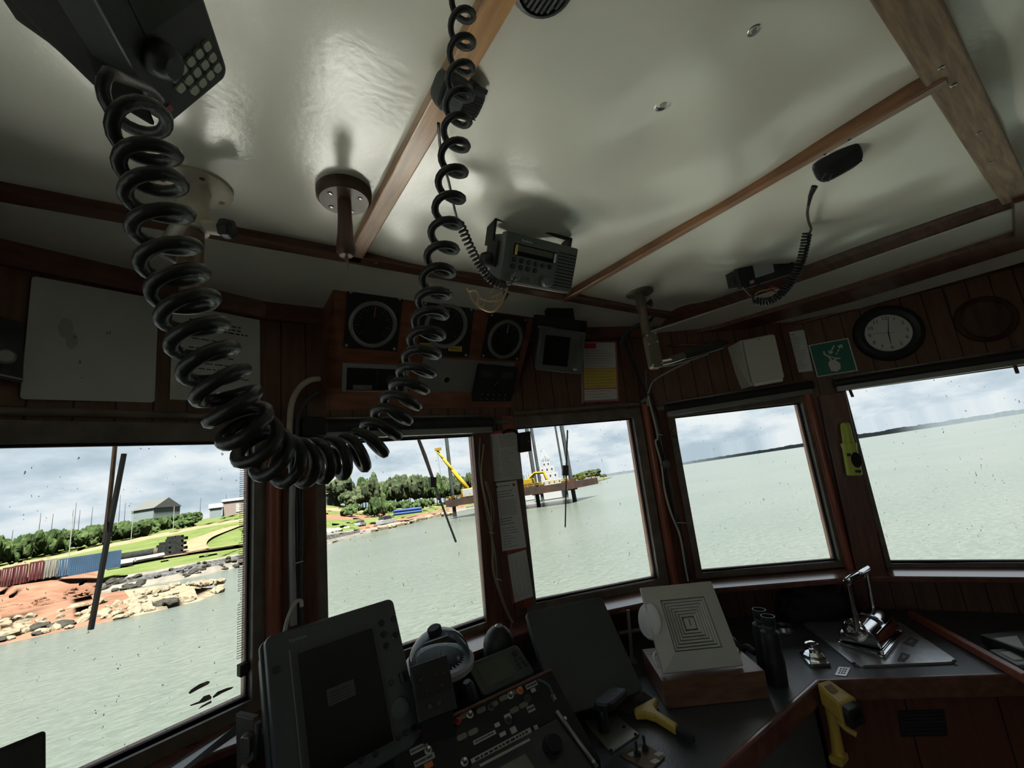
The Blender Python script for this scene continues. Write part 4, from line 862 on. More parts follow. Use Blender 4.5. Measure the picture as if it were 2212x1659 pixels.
# leads of the two microphones
L1 = [dep(947, 266, .70), dep(950, 310, .74), dep(956, 352, .78), dep(968, 388, .82), dep(976, 425, .86), dep(984, 460, .90)]
b1 = [(992, 483), (1001, 500), (1008, 518), (1017, 536), (1025, 553), (1034, 569), (1043, 583), (1053, 596), (1065, 607), (1078, 614), (1092, 618)]
path = []
for i in range(len(b1)*2-1):
    a, b = b1[i//2], b1[min(i//2+1, len(b1)-1)]; f = (i % 2)*.5; path.append(dep(a[0]+(b[0]-a[0])*f, a[1]+(b[1]-a[1])*f, .92+.012*i/2))
tag(coil(path, .0088, .0026, 'microphone_cord', M_blackr, ends=(L1, [dep(1104, 612, 1.03), dep(1112, 600, 1.03), dep(1118, 588, 1.035)])), 'black lead from the batten microphone, coiled where it reaches the grey radio', 'cord')
b2 = [(1744, 503), (1741, 516), (1739, 529), (1736, 542), (1733, 555), (1729, 568), (1724, 581), (1718, 593), (1710, 605), (1703, 616), (1695, 626), (1687, 635), (1677, 643), (1666, 649), (1654, 652), (1642, 652), (1630, 649)]
path = []
for i in range(len(b2)*2-1):
    a, b = b2[i//2], b2[min(i//2+1, len(b2)-1)]; f = (i % 2)*.5; path.append(dep(a[0]+(b[0]-a[0])*f, a[1]+(b[1]-a[1])*f, 1.28+.14*i/(2*len(b2))))
tag(coil(path, .0105, .0035, 'microphone_cord', M_blackr, ends=([dep(1747, 440, 1.0), dep(1744, 460, 1.08), dep(1747, 480, 1.17), dep(1752, 495, 1.25)], [dep(1627, 640, 1.44), dep(1632, 625, 1.46), dep(1640, 612, 1.47)])), 'black coiled lead looping below the small black radio', 'cord')
# ---- ceiling loudspeaker at the top edge
p = onz(1180, -14, ZC-.03); p.z = ceil_z(p.x, p.y)-.012; sk = thing('ceiling_speaker', 'round black slotted ceiling loudspeaker at the top edge of the view', 'speaker', p)
MB().lathe(p+V((0, 0, .02)), (0, 0, -1), [(.045, 0), (.045, .012), (.040, .02), (.036, .021), (.034, .017)], 28).build('rim', M_black, sk)
gm = MB()
for i in range(-4, 5):
    w_ = math.sqrt(max(0, .031**2-(i*.007)**2)); gm.hexa([p+V((i*.007-.0018, -w_, -.003)), p+V((i*.007+.0018, -w_, -.003)), p+V((i*.007+.0018, w_, -.003)), p+V((i*.007-.0018, w_, -.003)), p+V((i*.007-.0018, -w_, .004)), p+V((i*.007+.0018, -w_, .004)), p+V((i*.007+.0018, w_, .004)), p+V((i*.007-.0018, w_, .004))])
gm.build('grille', M_dark, sk)
# ---- grey SSB radio on its yoke
F = Q('ssb', (1094.4, 493.4), (1247.5, 541), (1234, 636), (1083, 601), 1.0)
rd = thing('marine_radio', 'dark grey marine radio with slotted speaker on a yoke under the ceiling', 'radio', F.p(.5, .5))
mb = MB(); rslab(mb, F, 0, 1, 0, 1, -.022, 0, .005); mb.box(F, .03, .97, .03, .97, -.075, -.022); mb.build('body', M_radio, rd, bevel=.002)
f = F.sub(.115, .70, .20, .44); MB().box(f, 0, 1, 0, 1, 0, .0015).build('display_window', M_screen, rd); MB().box(f, .08, .9, .1, .62, .0015, .002).build('lcd', M_lcd, rd)
for (u, m_, nm) in ((.02, M_yellab, 'yellow_label'), (.93, M_paper, 'white_label')): MB().box(f, u, u+.055, .1, .95, .002, .0026).build(nm, m_, rd)
for j, (n_, v) in enumerate(((6, .53), (4, .67))):
    for i in range(n_):
        MB().lathe(F.p(.135+i*.098, v, 0), F.n, [(.0062, 0), (.0058, .003), (.004, .0038)], 14).build('button', M_black, rd)
for u, v, r, h in ((.17, .855, .013, .014), (.385, .87, .006, .006), (.60, .86, .0145, .016)): MB().lathe(F.p(u, v, 0), F.n, [(r, 0), (r*.94, h*.8), (r*.7, h)], 20).build('knob', M_radio, rd)
gm = MB()
for i in range(11): gm.box(F, .725, .985, .165+i*.072, .19+i*.072, -.0005, .0015)
gm.build('speaker_slots', M_blackm, rd)
text('Raytheon', F, .27, .115, .006, M_paper, rd, 'lettering', .0006)
yk = MB()
for u in (-.05, 1.02): yk.box(F, u, u+.03, .2, .75, -.07, -.02); yk.box(F, u, u+.03, -.25, .3, -.085, -.045)
yk.box(F, -.05, 1.05, -.27, -.22, -.10, -.045); yk.build('yoke', M_blackm, rd, bevel=.002)
MB().lathe(F.p(-.05, .62, -.045), -F.U, [(.019, 0), (.02, .012), (.016, .022)], 14).build('clamp_knob', M_blackm, rd)
MB().box(F, .02, .98, 1.0, 1.03, -.05, -.004).build('underside_trim', M_greyal, rd)
# ---- loose wires below it
ws = thing('wire_bundle', 'tangle of tan wires hanging below the grey marine radio', 'wires', dep(1060, 640, 1.25))
def D(l, d): return [dep(x, y, d) for x, y in l]
for i, l in enumerate(([(1010, 622), (1013, 628), (1028, 628), (1034, 642), (1031, 655), (1046, 668), (1062, 672), (1080, 662), (1090, 640), (1096, 622)], [(1013, 630), (1022, 650), (1036, 664), (1058, 674), (1078, 668), (1092, 648), (1098, 632)],
                       [(1032, 642), (1052, 650), (1078, 650), (1094, 640)], [(1036, 662), (1050, 645), (1066, 625), (1074, 616)], [(1044, 668), (1054, 648), (1078, 636), (1092, 628)], [(1060, 672), (1072, 655), (1074, 632), (1078, 618)])):
    MB().tube(smooth_path(D(l, 1.24+.01*i), 6), .0024 if i else .0034, 6).build('wire', M_copper, ws)
MB().tube(smooth_path(D([(1086, 616), (1090, 632), (1088, 648), (1098, 634)], 1.25), 6), .004, 6).build('black_wire', M_blackr, ws)
# ---- small black VHF radio under the starboard beam
F = Q('vhf', (1590, 565), (1714, 530), (1732, 585), (1598, 625), 1.50, n=(-.45, -.83, -.30))
rd = thing('marine_radio', 'small black marine radio with pale grey display under the starboard ceiling beam', 'radio', F.p(.5, .5))
mb = MB(); rslab(mb, F, 0, 1, 0, 1, -.018, 0, .012); mb.box(F, .06, .94, .08, .92, -.09, -.018); mb.build('body', M_black, rd, bevel=.003)
f = F.sub(.26, .58, .22, .76); MB().box(f, -.05, 1.05, -.08, 1.08, 0, .0015).build('display_frame', M_blackm, rd); MB().box(f, 0, 1, 0, 1, .0015, .002).build('lcd', mat('grey_lcd_pale', (.36, .38, .38), .2), rd)  # display is plain pale grey, without emission
for u, v, r in ((.68, .3, .009), (.78, .32, .009), (.86, .3, .006), (.70, .66, .006), (.79, .64, .006), (.87, .62, .006), (.93, .4, .012)): MB().lathe(F.p(u, v, 0), F.n, [(r, 0), (r*.9, .006), (r*.6, .007)], 14).build('knob', M_blackm, rd)
MB().lathe(F.p(.0, .7, -.03), -F.U, [(.016, 0), (.016, .012), (.012, .016)], 14).build('clamp_knob', M_blackm, rd); MB().lathe(F.p(1.0, .6, -.03), F.U, [(.014, 0), (.014, .012), (.01, .016)], 14).build('clamp_knob', M_blackm, rd)
MB().box(F, .16, .23, .80, .92, 0, .0012).build('red_label', mat('pink_label', (.6, .25, .25), .5), rd)
MB().box(F, .07, .93, 1.0, 1.05, -.08, -.006).build('metal_edge', M_greyal, rd)
yk = MB()
for u in (.04, .93): yk.hexa([F.p(u, .4, -.08), F.p(u+.03, .4, -.08), F.p(u+.03, .6, -.03), F.p(u, .6, -.03)]+[V((p.x, p.y, ZC+.005)) for p in (F.p(u, .4, -.08), F.p(u+.03, .4, -.08), F.p(u+.03, .6, -.03), F.p(u, .6, -.03))])
yk.build('yoke', M_blackm, rd)
ws = thing('wire_bundle', 'thin red and black wires dangling under the small black radio', 'wires', dep(1660, 625, 1.5))
for i, (l, m_) in enumerate((([(1604, 620), (1612, 630), (1625, 640), (1640, 630), (1662, 625), (1680, 622)], M_copper), ([(1610, 618), (1622, 628), (1622, 640), (1628, 648)], M_blackr), ([(1655, 628), (1668, 620), (1684, 624), (1695, 618)], M_redl), ([(1660, 618), (1672, 630), (1690, 630)], M_blackr))):
    MB().tube(smooth_path(D(l, 1.49), 5), .0018, 5).build('wire', m_, ws)
# ---- cream swivel pillar behind the coiled cord
c = onz(420, 400, ZC); c.z = ceil_z(c.x, c.y); pv = thing('swivel_pillar', 'cream painted ceiling pillar with round flange and black clamp knob behind the cord', 'pillar', c)
MB().lathe(c+V((0, 0, .01)), (0, 0, -1), [(.066, 0), (.066, .016), (.060, .020), (.030, .022)], 36).build('flange', M_cream, pv)
for a in (.4, 1.9, 3.4, 5.0): MB().lathe(c+V((.05*math.cos(a), .05*math.sin(a), -.008)), (0, 0, -1), [(.006, 0), (.005, .003), (.002, .003)], 8).build('screw', M_rust, pv)
MB().lathe(c, (0, 0, -1), [(.03, .008), (.027, .02), (.0265, .095), (.028, .10)], 24).build('sleeve', M_cream, pv)
MB().lathe(c+V((0, 0, -.095)), (0, 0, -1), [(.02, 0), (.02, .10), (.017, .12), (.017, .15)], 20).build('inner_tube', M_rust, pv)
s_ = c+V((0, 0, -.085)); kd = (dep(490, 520, .75)-dep(420, 495, .75)); kd = (kd-V((0, 0, kd.z*.6))).normalized()
MB().lathe(s_+kd*.02, kd, [(.014, 0), (.014, .016), (.0155, .016), (.0155, .03), (.012, .035)], 16).build('clamp_boss', M_cream, pv)
kb_ = MB()
kb_.lathe(s_+kd*.052, kd, [(.008, 0), (.019, .004), (.021, .012), (.019, .024), (.009, .028)], 7, smooth=False); kb_.build('clamp_knob', M_black, pv, bevel=.002)
lh = s_-kd*.02+V((0, 0, -.03)); MB().lathe(lh, (-.5*kd+V((0, 0, -1))), [(.02, -.045), (.026, -.03), (.026, .03), (.022, .05)], 18).build('lower_fitting', M_steel, pv)
MB().tube([lh+V((0, 0, -.03)), lh+V((.02, 0, -.09)), lh+V((.03, .01, -.13))], [.014, .015, .012], 10).build('control_rod', M_rust, pv)
# ---- turned wooden handle
c = onz(743, 412, ZC); c.z = ceil_z(c.x, c.y); wh = thing('turned_wooden_handle', 'dark turned wooden handle hanging from a round wooden ceiling base', 'handle', c)
MB().lathe(c+V((0, 0, .012)), (0, 0, -1), [(.0, 0), (.054, 0), (.057, .012), (.056, .028), (.050, .036), (.0, .036)], 36, cap=False).build('base', M_turn, wh)
for a in (-.75, 2.2, .9, 3.6): MB().lathe(c+V((.036*math.cos(a), .036*math.sin(a), -.023)), (0, 0, -1), [(.0055, 0), (.0045, .003), (.0015, .002)], 8).build('screw', M_steel, wh)
tip = onplane(737, 556, c, V((CF.x, CF.y, 0)).normalized()); L = c.z-tip.z-.02
MB().lathe(c+V((0, 0, -.02)), (0, 0, -1), [(.014, 0), (.0145, L*.35), (.016, L*.6), (.0195, L*.82), (.019, L*.92), (.013, L*.985), (.005, L)], 24).build('grip', M_turn, wh)
MB().tube([c+V((0, 0, -L-.015)), c+V((.002, 0, -L-.032)), c+V((.004, 0, -L-.045))], [.004, .003, .0012], 6).build('broken_spindle', M_rust, wh)
# ---- olive searchlight control pillar, starboard side
c = onz(1380, 627, ZC); c.z = ceil_z(c.x, c.y); pl = thing('searchlight_control', 'olive brown control pillar hanging from a round ceiling flange with a lever', 'control', c)
M_olive = mat('olive_brown_paint', (.12, .105, .07), .45, var=.2)
MB().lathe(c+V((0, 0, .012)), (0, 0, -1), [(.052, 0), (.052, .015), (.046, .019)], 32).build('flange', M_olive, pl)
for a in (0, 1.57, 3.14, 4.7): MB().lathe(c+V((.038*math.cos(a), .038*math.sin(a), -.006)), (0, 0, -1), [(.004, 0), (.003, .003)], 8).build('screw', M_steel, pl)
hz = V((CF.x, CF.y, 0)).normalized()
def pz(px, py): return onplane(px, py, c, hz)
z1, z2, z3, z4 = [pz(1390, y).z for y in (660, 724, 792, 700)]
MB().lathe(c, (0, 0, -1), [(.020, 0), (.020, c.z-z1), (.022, c.z-z1), (.022, c.z-z1+.006), (.017, c.z-z1+.006), (.017, c.z-z2-.0)], 20).build('tube', M_olive, pl)
a, b = pz(1376, 726), pz(1416, 796); sd = hz.cross(V((0, 0, 1))).normalized(); w_ = .040; cz = c+V((0, 0, 0))
bx_ = MB(); f = Fr(V((c.x, c.y, a.z))+sd*w_*.5*-1-hz*.028+sd*.006, sd*w_*1.1, V((.006, 0, b.z-a.z)), -hz); rslab(bx_, f, 0, 1, 0, 1, -.045, 0, .012); bx_.build('gearbox', M_olive, pl, bevel=.003)
for u, v in ((.12, .07), (.88, .03), (.12, .33), (.9, .28), (.12, .93), (.9, .9)): screw(f, u, v, .0038, 0, pl)
k_ = pz(1405, 655); MB().lathe(V((c.x, c.y, k_.z))+sd*.018, sd, [(.006, 0), (.006, .012), (.014, .014), (.016, .022), (.006, .026)], 10).build('wing_knob', M_blackm, pl)
lv = MB().tube(smooth_path([pz(1413, 788), pz(1425, 784), pz(1450, 779), pz(1482, 768)], 4), [.011]*12+[.010], 12); lv.build('lever', M_chrome, pl)
MB().tube([pz(1478, 769), pz(1486, 766), pz(1556, 744), pz(1561, 742)], [.015, .0165, .019, .016], 14).build('lever_grip', M_black, pl)
MB().tube([pz(1450, 777), pz(1478, 768)], .0135, 12).build('lever_collar', M_olive, pl)
tag(MB().tube(smooth_path([pz(1420, 793), pz(1455, 788), pz(1488, 779), pz(1530, 765)], 6), .0028, 6).build('cable', M_wire), 'grey cable tied along under the searchlight lever', 'cable')
tag(MB().tube(smooth_path([pz(1488, 781), pz(1450, 800), pz(1412, 823), pz(1400, 850)], 6), .0032, 6).build('cable', M_wire), 'grey cable sloping from the lever down to the post cables', 'cable')
# ================================================================ things on the walls
def paper(nm, label, cat, F, m=None, lines=None, group=None, th=.0012, cols=1, ink=None, u0=.08, u1=.92):
    """flat notice on panel F; lines: list of (v, u0, u1, thickness m)"""
    t = thing(nm, label, cat, F.p(.5, .5), group); MB().box(F, 0, 1, 0, 1, 0, th).build('sheet', m or M_paper, t)
    if lines:
        mb = MB()
        for v, a, b, h in lines: mb.box(F, a, b, v-h/F.lv/2, v+h/F.lv/2, th, th+.0002)
        mb.build('print', ink or M_ink, t)
    return t
r4 = random.Random(3)
def wordlines(v0, v1, n, u0, u1, h, lo=.5):
    out = []
    for i in range(n):
        v = v0+(v1-v0)*i/max(1, n-1); u = u0; e_ = u0+(u1-u0)*r4.uniform(lo, 1)
        while u < e_-.03:
            w_ = r4.uniform(.03, .10); out.append((v, u, min(u+w_, e_), h)); u += w_+.018
    return out
# whiteboard and printed notice, port front wall
F = wquad(1, (68, 597), (341, 646), (333, 870), (40, 862), .032)
wb = thing('whiteboard', 'small white marker board with faint smudges on the port front wall', 'whiteboard', F.p(.5, .5))
mb = MB(); rslab(mb, F, 0, 1, 0, 1, 0, .005, .008); mb.build('panel', mat('white_board', (.60, .61, .57), .3, var=.08, vscale=8), wb, bevel=.0012)
sm = MB()
f = F
for a_, b_, s_ in ((.26, .40, .055), (.31, .5, .045)): sm.prism([f.p(a_+s_*1.0*math.cos(q), b_+s_*1.6*math.sin(q), .0052) for q in [i*.4488 for i in range(14)]], f.n*.0001)
sm.build('smudge', mat('grey_smudge', (.42, .43, .40), .5), wb)
for s_, u, v, h in (('27', .58, .40, .011), ('2l', .33, .47, .009), ('5', .38, .68, .012), ('=', .40, .81, .008), (',', .30, .81, .008)): text(s_, F, u, v, h*.7, M_ink, wb, 'marker_figure', .0056)
F = wquad(1, (373, 655), (561, 688), (562, 872), (367, 858), .032)
L = wordlines(.14, .22, 3, .17, .86, .0045, .8)+wordlines(.34, .36, 1, .2, .86, .003)+wordlines(.44, .52, 3, .17, .8, .0035)+wordlines(.60, .66, 2, .17, .86, .003)+wordlines(.74, .75, 1, .3, .86, .003)
paper('notice', 'white printed notice pinned behind the coiled cord beside the marker board', 'notice', F, lines=L)
# dark instrument at the very left edge
F = wquad(1, (-60, 680), (53, 716), (44, 828), (-60, 812), .032); t = thing('wall_unit', 'black wall unit cut off at the left edge beside the marker board', 'unit', F.p(.5, .5))
MB().box(F, 0, 1, 0, 1, 0, .04).build('case', M_black, t, bevel=.003); MB().lathe(F.p(.62, .7, .04), F.n, [(.016, 0), (.016, .018), (.012, .022)], 16).build('knob', M_greyal, t); MB().box(F, .3, 1, .985, 1.015, .01, .042).build('edge_strip', M_greyal, t)
# ---- gauge cabinet
FQ = Q('cabinet', (720, 606), (1157, 674), (1108, 886), (696, 890), 1.36)
gb = thing('gauge_cabinet', 'varnished wooden cabinet holding three round dials above the centre window', 'cabinet', FQ.p(.5, .5))
M_cab = mat('cabinet_mahogany', (.27, .095, .045), .4, grain=(.16, .052, .026), vscale=5, stretch=(2, 2, 10), coat=.25)
fr = [FQ.p(0, 0), FQ.p(1, 0), FQ.p(1, 1), FQ.p(0, 1)]; YW = 2.82*UU-.032
bk = [V((fr[0].x, YW, fr[0].z)), V((fr[1].x, YW, fr[1].z)), V((fr[2].x, YW, fr[2].z)), V((fr[3].x, YW, fr[3].z))]
MB().hexa(fr+bk).build('case', M_cab, gb, bevel=.003)
def FP(px, py): d = onplane(px, py, FQ.o, FQ.n)-FQ.o; return d.dot(FQ.U)/FQ.lu**2, d.dot(FQ.W)/FQ.lv**2
def fsub(pts, base, n=0):
    P = [onplane(*p, base.o, base.n) for p in pts]; return Fr(P[0]+base.n*n, ((P[1]-P[0])+(P[2]-P[3]))*.5, ((P[3]-P[0])+(P[2]-P[1]))*.5, base.n)
def gauge(pts, cen, rad, name, needle, lab=None):
    f = fsub(pts, FQ); g_ = MB().box(f, 0, 1, 0, 1, 0, .004).build(name, M_black, gb, bevel=.001)
    c = onplane(*cen, FQ.o, FQ.n)+FQ.n*.004; r = (onplane(cen[0]+rad, cen[1]+rad*.1, FQ.o, FQ.n)-onplane(*cen, FQ.o, FQ.n)).length
    MB().lathe(c, FQ.n, [(r, 0), (r, .009), (r*.92, .012), (r*.84, .010), (r*.82, .004)], 44, cap=False).build('bezel_ring', M_greyal, g_)
    MB().lathe(c, FQ.n, [(r*.83, 0), (r*.83, .0035)], 40).build('dial_face', M_blackm, g_)
    x, y = FQ.U.normalized(), -FQ.W.normalized(); tk_ = MB()
    for i in range(-12, 13):
        a = i*.19; d = x*math.sin(a)+y*math.cos(a); s_ = d.cross(FQ.n); q0, q1 = (.56, .76) if i % 3 == 0 else (.68, .76)
        tk_.prism([c+d*r*q0-s_*.0006, c+d*r*q1-s_*.0006, c+d*r*q1+s_*.0006, c+d*r*q0+s_*.0006], FQ.n*.004)
    tk_.build('scale_marks', mat('dim_scale_paint', (.22, .24, .23), .6), g_)
    nd = MB(); nd.prism([c+y*r*.30-x*.0016+FQ.n*.0042, c+y*r*.78-x*.0012+FQ.n*.0042, c+y*r*.78+x*.0012+FQ.n*.0042, c+y*r*.30+x*.0016+FQ.n*.0042], FQ.n*.001); nd.build('needle', needle, g_)
    MB().lathe(c, FQ.n, [(r*.34, .0036), (r*.34, .005), (r*.3, .006)], 24).build('hub_cap', M_blackm, g_)
    for u, v in ((.06, .05), (.94, .05), (.05, .95), (.94, .95)): MB().lathe(f.p(u, v, .004), FQ.n, [(.0055, 0), (.0055, .002), (.003, .002), (.003, .0005)], 12).build('screw', M_steel, g_)
    return g_, f
g1, f1 = gauge([(750, 622), (869, 640), (857, 759), (740, 751)], (805, 700), 50, 'rate_of_turn_gauge', M_orangel)
g2, f2 = gauge([(911, 648), (1027, 664), (1011, 772), (905, 766)], (962, 703), 44, 'rudder_gauge', M_orangel)
g3, f3 = gauge([(1057, 674), (1141, 686), (1119, 779), (1039, 771)], (1090, 732), 35, 'heading_gauge', M_paper)
for s_, pts, in (('RUDDER', [(906, 740), (939, 741), (938, 753), (905, 752)]), ('ANGLE', [(968, 746), (997, 748), (996, 759), (967, 757)])):
    f = fsub(pts, FQ, .004); lb = MB().box(f, 0, 1, 0, 1, 0, .0008).build('tape_label', M_yellab, g2); text(s_, f, .5, .5, f.lv*.62, M_ink, lb, 'lettering', .001, squash=.78)
f = fsub([(915, 771), (1116, 781), (1085, 872), (893, 872)], FQ); ap = MB().box(f, 0, 1, 0, 1, 0, .003).build('aluminium_plate', mat('dull_aluminium', (.30, .30, .29), .45, metal=.4), gb, bevel=.001)
c = onplane(964, 816, FQ.o, FQ.n); MB().lathe(c+FQ.n*.003, FQ.n, [(.040, 0), (.040, .0015)], 36).build('blanking_disc', mat('grey_blanking', (.27, .27, .255), .5), ap)
MB().lathe(c+FQ.n*.0045+FQ.W.normalized()*.006, FQ.n, [(.014, 0), (.014, .003), (.011, .003), (.011, .001)], 24).build('yellow_rim_socket', M_yellab, ap)
MB().lathe(c+FQ.n*.0046+FQ.W.normalized()*.006, FQ.n, [(.0125, 0), (.0125, .004)], 20).build('socket', M_blackm, ap)
f = fsub([(1031, 784), (1115, 789), (1096, 870), (1014, 864)], FQ, .003); au = MB(); rslab(au, f, 0, 1, 0, 1, 0, .022, .008); ax_ = au.build('autopilot_head', M_black, gb, bevel=.002)
for u in (.08, .60): MB().box(f, u, u+.30, .13, .29, .022, .0225).build('readout', mat('readout_outline', (.06, .065, .065), .3), ax_)
for i in range(5):
    for j in range(2): MB().lathe(f.p(.2+i*.15, .74+j*.12, .022), f.n, [(.0035, 0), (.003, .0015)], 8).build('key', M_greyal, ax_)
kb_ = MB().lathe(f.p(.5, .5, .022), f.n, [(.014, 0), (.013, .006), (.009, .007)], 20); kb_.build('course_knob', M_blackm, ax_); MB().tube([f.p(.42, .52, .03), f.p(.5, .36, .03)], .0012, 6).build('pointer', M_greyal, ax_)
f = fsub([(740, 783), (880, 790), (878, 853), (733, 853)], FQ); db = MB()
for a in ((0, 1, 0, .13), (0, 1, .87, 1), (0, .06, .13, .87), (.94, 1, .13, .87)): db.box(f, *a, 0, .006)
dp_ = db.build('square_frame', mat('grey_frame_paint', (.30, .32, .33), .45), gb, bevel=.001); MB().box(f, .06, .94, .13, .87, 0, .002).build('black_panel', M_blackm, dp_)
MB().lathe(f.p(.73, .5, .002), f.n, [(.021, 0), (.021, .002), (.019, .002), (.019, .0005)], 28).build('dial_ring', M_dark, dp_); MB().box(f, .50, .51, .14, .86, .002, .0026).build('divider', M_dark, dp_)
MB().box(f, .16, .44, .68, .82, .002, .004).build('rocker_row', M_greyal, dp_)
# ---- navtex style monitor under the ceiling
F = Q('navbox', (1166, 712), (1272, 712), (1251, 810), (1160, 797), 1.72, n=(-.30, -.90, -.30)); nv = thing('chart_monitor', 'grey green monitor with dark screen on a ceiling bracket right of the gauge cabinet', 'monitor', F.p(.5, .5))
mb = MB(); rslab(mb, F, 0, 1, 0, 1, -.02, 0, .008); mb.box(F, .06, .94, .06, .94, -.06, -.02); mb.build('body', M_radio, nv, bevel=.002)
MB().box(F, .12, .66, .17, .86, 0, .0012).build('screen', M_screen, nv); text('Raytheon', F, .24, .08, .005, M_greyal, nv)
for i in range(8): MB().box(F, .76, .84, .22+i*.075, .25+i*.075, 0, .002).build('key', M_dark, nv)
for i in range(5): MB().box(F, .87, .93, .14+i*.06, .17+i*.06, 0, .002).build('key', M_dark, nv)
MB().box(F, .80, .88, .88, .93, 0, .0012).build('white_label', M_paper, nv)
bk_ = MB(); a, b = F.p(-.04, -.2, -.03), F.p(1.05, -.2, -.03)
bk_.box(F, -.05, 1.06, -.28, -.05, -.07, -.03); bk_.box(F, -.08, -.03, -.2, .4, -.06, -.02); bk_.box(F, 1.0, 1.05, -.2, .3, -.06, -.02)
bk_.hexa([F.p(.2, -.28, -.07), F.p(.8, -.28, -.07), F.p(.8, -.2, -.03), F.p(.2, -.2, -.03)]+[V((p.x, p.y, ZC)) for p in (F.p(.2, -.28, -.07), F.p(.8, -.28, -.07), F.p(.8, -.2, -.03), F.p(.2, -.2, -.03))]); bk_.build('bracket', M_blackm, nv)
# ---- red and yellow framed notice
F = wquad(3, (1256, 738), (1314, 740), (1337, 866), (1240, 872), .034); F = Fr(F.o, F.U, F.W, F.n)
po = paper('framed_notice', 'red bordered notice with a yellow lower panel below the ceiling monitor', 'notice', F, mat('pale_red_border', (.45, .16, .16), .5))
MB().box(F, .05, .95, .02, .45, .0012, .002).build('pale_panel', M_paper, po); MB().box(F, .05, .95, .46, .78, .0012, .002).build('yellow_panel', M_yellab, po); MB().box(F, .05, .95, .80, .97, .0012, .002).build('lower_panel', M_paper, po)
MB().box(F, .05, .4, .03, .12, .002, .0024).build('red_heading', M_redl, po); pm = MB()
for v, a, b, h in wordlines(.16, .42, 7, .1, .9, .002, .8)+wordlines(.50, .75, 6, .1, .9, .002, .7)+wordlines(.83, .93, 3, .1, .8, .002, .6): pm.box(F, a, b, v-h/F.lv/2, v+h/F.lv/2, .002, .0023)
pm.build('print', mat('brown_print', (.2, .12, .1), .6), po); MB().box(F, -.045, -.01, -.01, 1.02, 0, .006).build('edge_strip', M_greyal, po)
# ---- loudspeaker box, typed notice, green sign, clock, wooden ring, starboard
F = Q('speakerbox', (1604, 735), (1676, 722), (1694, 822), (1628, 838), 1.95, n=(-.72, -.66, -.15)); sb = thing('speaker_box', 'beige plastic loudspeaker box on the starboard board wall', 'speaker', F.p(.5, .5))
mb = MB(); rslab(mb, F, 0, 1, 0, .93, -.03, 0, .01); mb.build('front_cover', M_beige, sb, bevel=.003)
mb = MB().hexa([F.p(-.02, -.02, -.03), F.p(1.0, -.02, -.03), F.p(1.0, .98, -.03), F.p(-.02, .98, -.03), F.p(-.32, .06, -.10), F.p(.95, .06, -.10), F.p(.95, .98, -.10), F.p(-.22, 1.04, -.10)]); mb.build('back_box', M_beige, sb, bevel=.003)
MB().tube([F.p(.06, .95, -.012), F.p(.94, .95, -.012)], .011, 10).build('lower_lip', M_white, sb); MB().lathe(F.p(.5, .04, 0), F.n, [(.004, 0), (.003, .002)], 8).build('screw', M_greyal, sb)
F = wquad(5, (1672, 722), (1737, 716), (1756, 801), (1690, 812), .034); paper('typed_notice', 'white typed notice behind the beige speaker box', 'notice', F, lines=wordlines(.08, .10, 1, .15, .7, .003)+wordlines(.16, .92, 17, .06, .95, .0016, .75))
F = wquad(5, (1746, 746), (1833, 730), (1853, 801), (1766, 815), .034); gs = thing('safety_sign', 'green safety sign with white hands and lifeboat rope symbol beside the clock', 'sign', F.p(.5, .5))
MB().box(F, 0, 1, 0, 1, 0, .002).build('sheet', M_paper, gs); MB().box(F, .03, .97, .03, .97, .002, .0026).build('green_panel', mat('sign_green', (.012, .15, .10), .5), gs)
sy = MB(); n_ = .0026
def poly(f, pts, n0=.0026, h=.0006, mb=None): mb.prism([f.p(u, v, n0) for u, v in pts], f.n*h)
def bar(f, a, b, w_, mb): a, b = f.p(*a, n_), f.p(*b, n_); s_ = (b-a).cross(f.n).normalized()*w_*.5; mb.prism([a-s_, b-s_, b+s_, a+s_], f.n*.0006)
poly(F, [(.36, .63), (.42, .57), (.54, .57), (.64, .70), (.62, .86), (.50, .93), (.38, .88), (.36, .74)], mb=sy)
bar(F, (.46, .58), (.40, .42), .006, sy); bar(F, (.40, .43), (.33, .36), .006, sy); bar(F, (.33, .37), (.33, .26), .006, sy); bar(F, (.50, .58), (.60, .54), .006, sy); bar(F, (.59, .55), (.68, .55), .006, sy); bar(F, (.42, .44), (.60, .54), .005, sy)
bar(F, (.62, .15), (.47, .36), .005, sy); bar(F, (.46, .37), (.46, .27), .005, sy); bar(F, (.46, .37), (.55, .33), .005, sy)
for k in range(3): bar(F, (.60+k*.06, .43-k*.085), (.64+k*.06, .375-k*.085), .005, sy)
bar(F, (.80, .17), (.79, .26), .005, sy); bar(F, (.80, .17), (.70, .20), .005, sy); sy.build('symbol', M_paper, gs)
# clock: hands near two minutes past six
F = wquad(5, (1866, 683), (1972, 680), (1970, 757), (1862, 760), .034); cc = onw(5, 1917, 720, .034); x = wdir(5); z = V((0, 0, 1)); nn = wn(5)
ck = thing('wall_clock', 'round wall clock with black rim and white dial on the starboard wall', 'clock', cc); r = .0685; R_ = .105
r = (onw(5, 1969, 716, .034)-onw(5, 1866, 722, .034)).length/2; R_ = r*1.52
MB().lathe(cc, nn, [(R_, 0), (R_, .012), (R_*.94, .024), (R_*.82, .030), (r*1.06, .022), (r, .010)], 56, cap=False).build('rim', M_black, ck)
MB().lathe(cc, nn, [(r*1.02, .002), (r*1.02, .010)], 48).build('dial', M_paper, ck); f = Fr(cc, x, -z, nn)
for i in range(1, 13):
    a = i*math.pi/6; text(str(i), f, r*.80*math.sin(a), -r*.80*math.cos(a), r*.19, M_ink, ck, 'numeral', .0105)
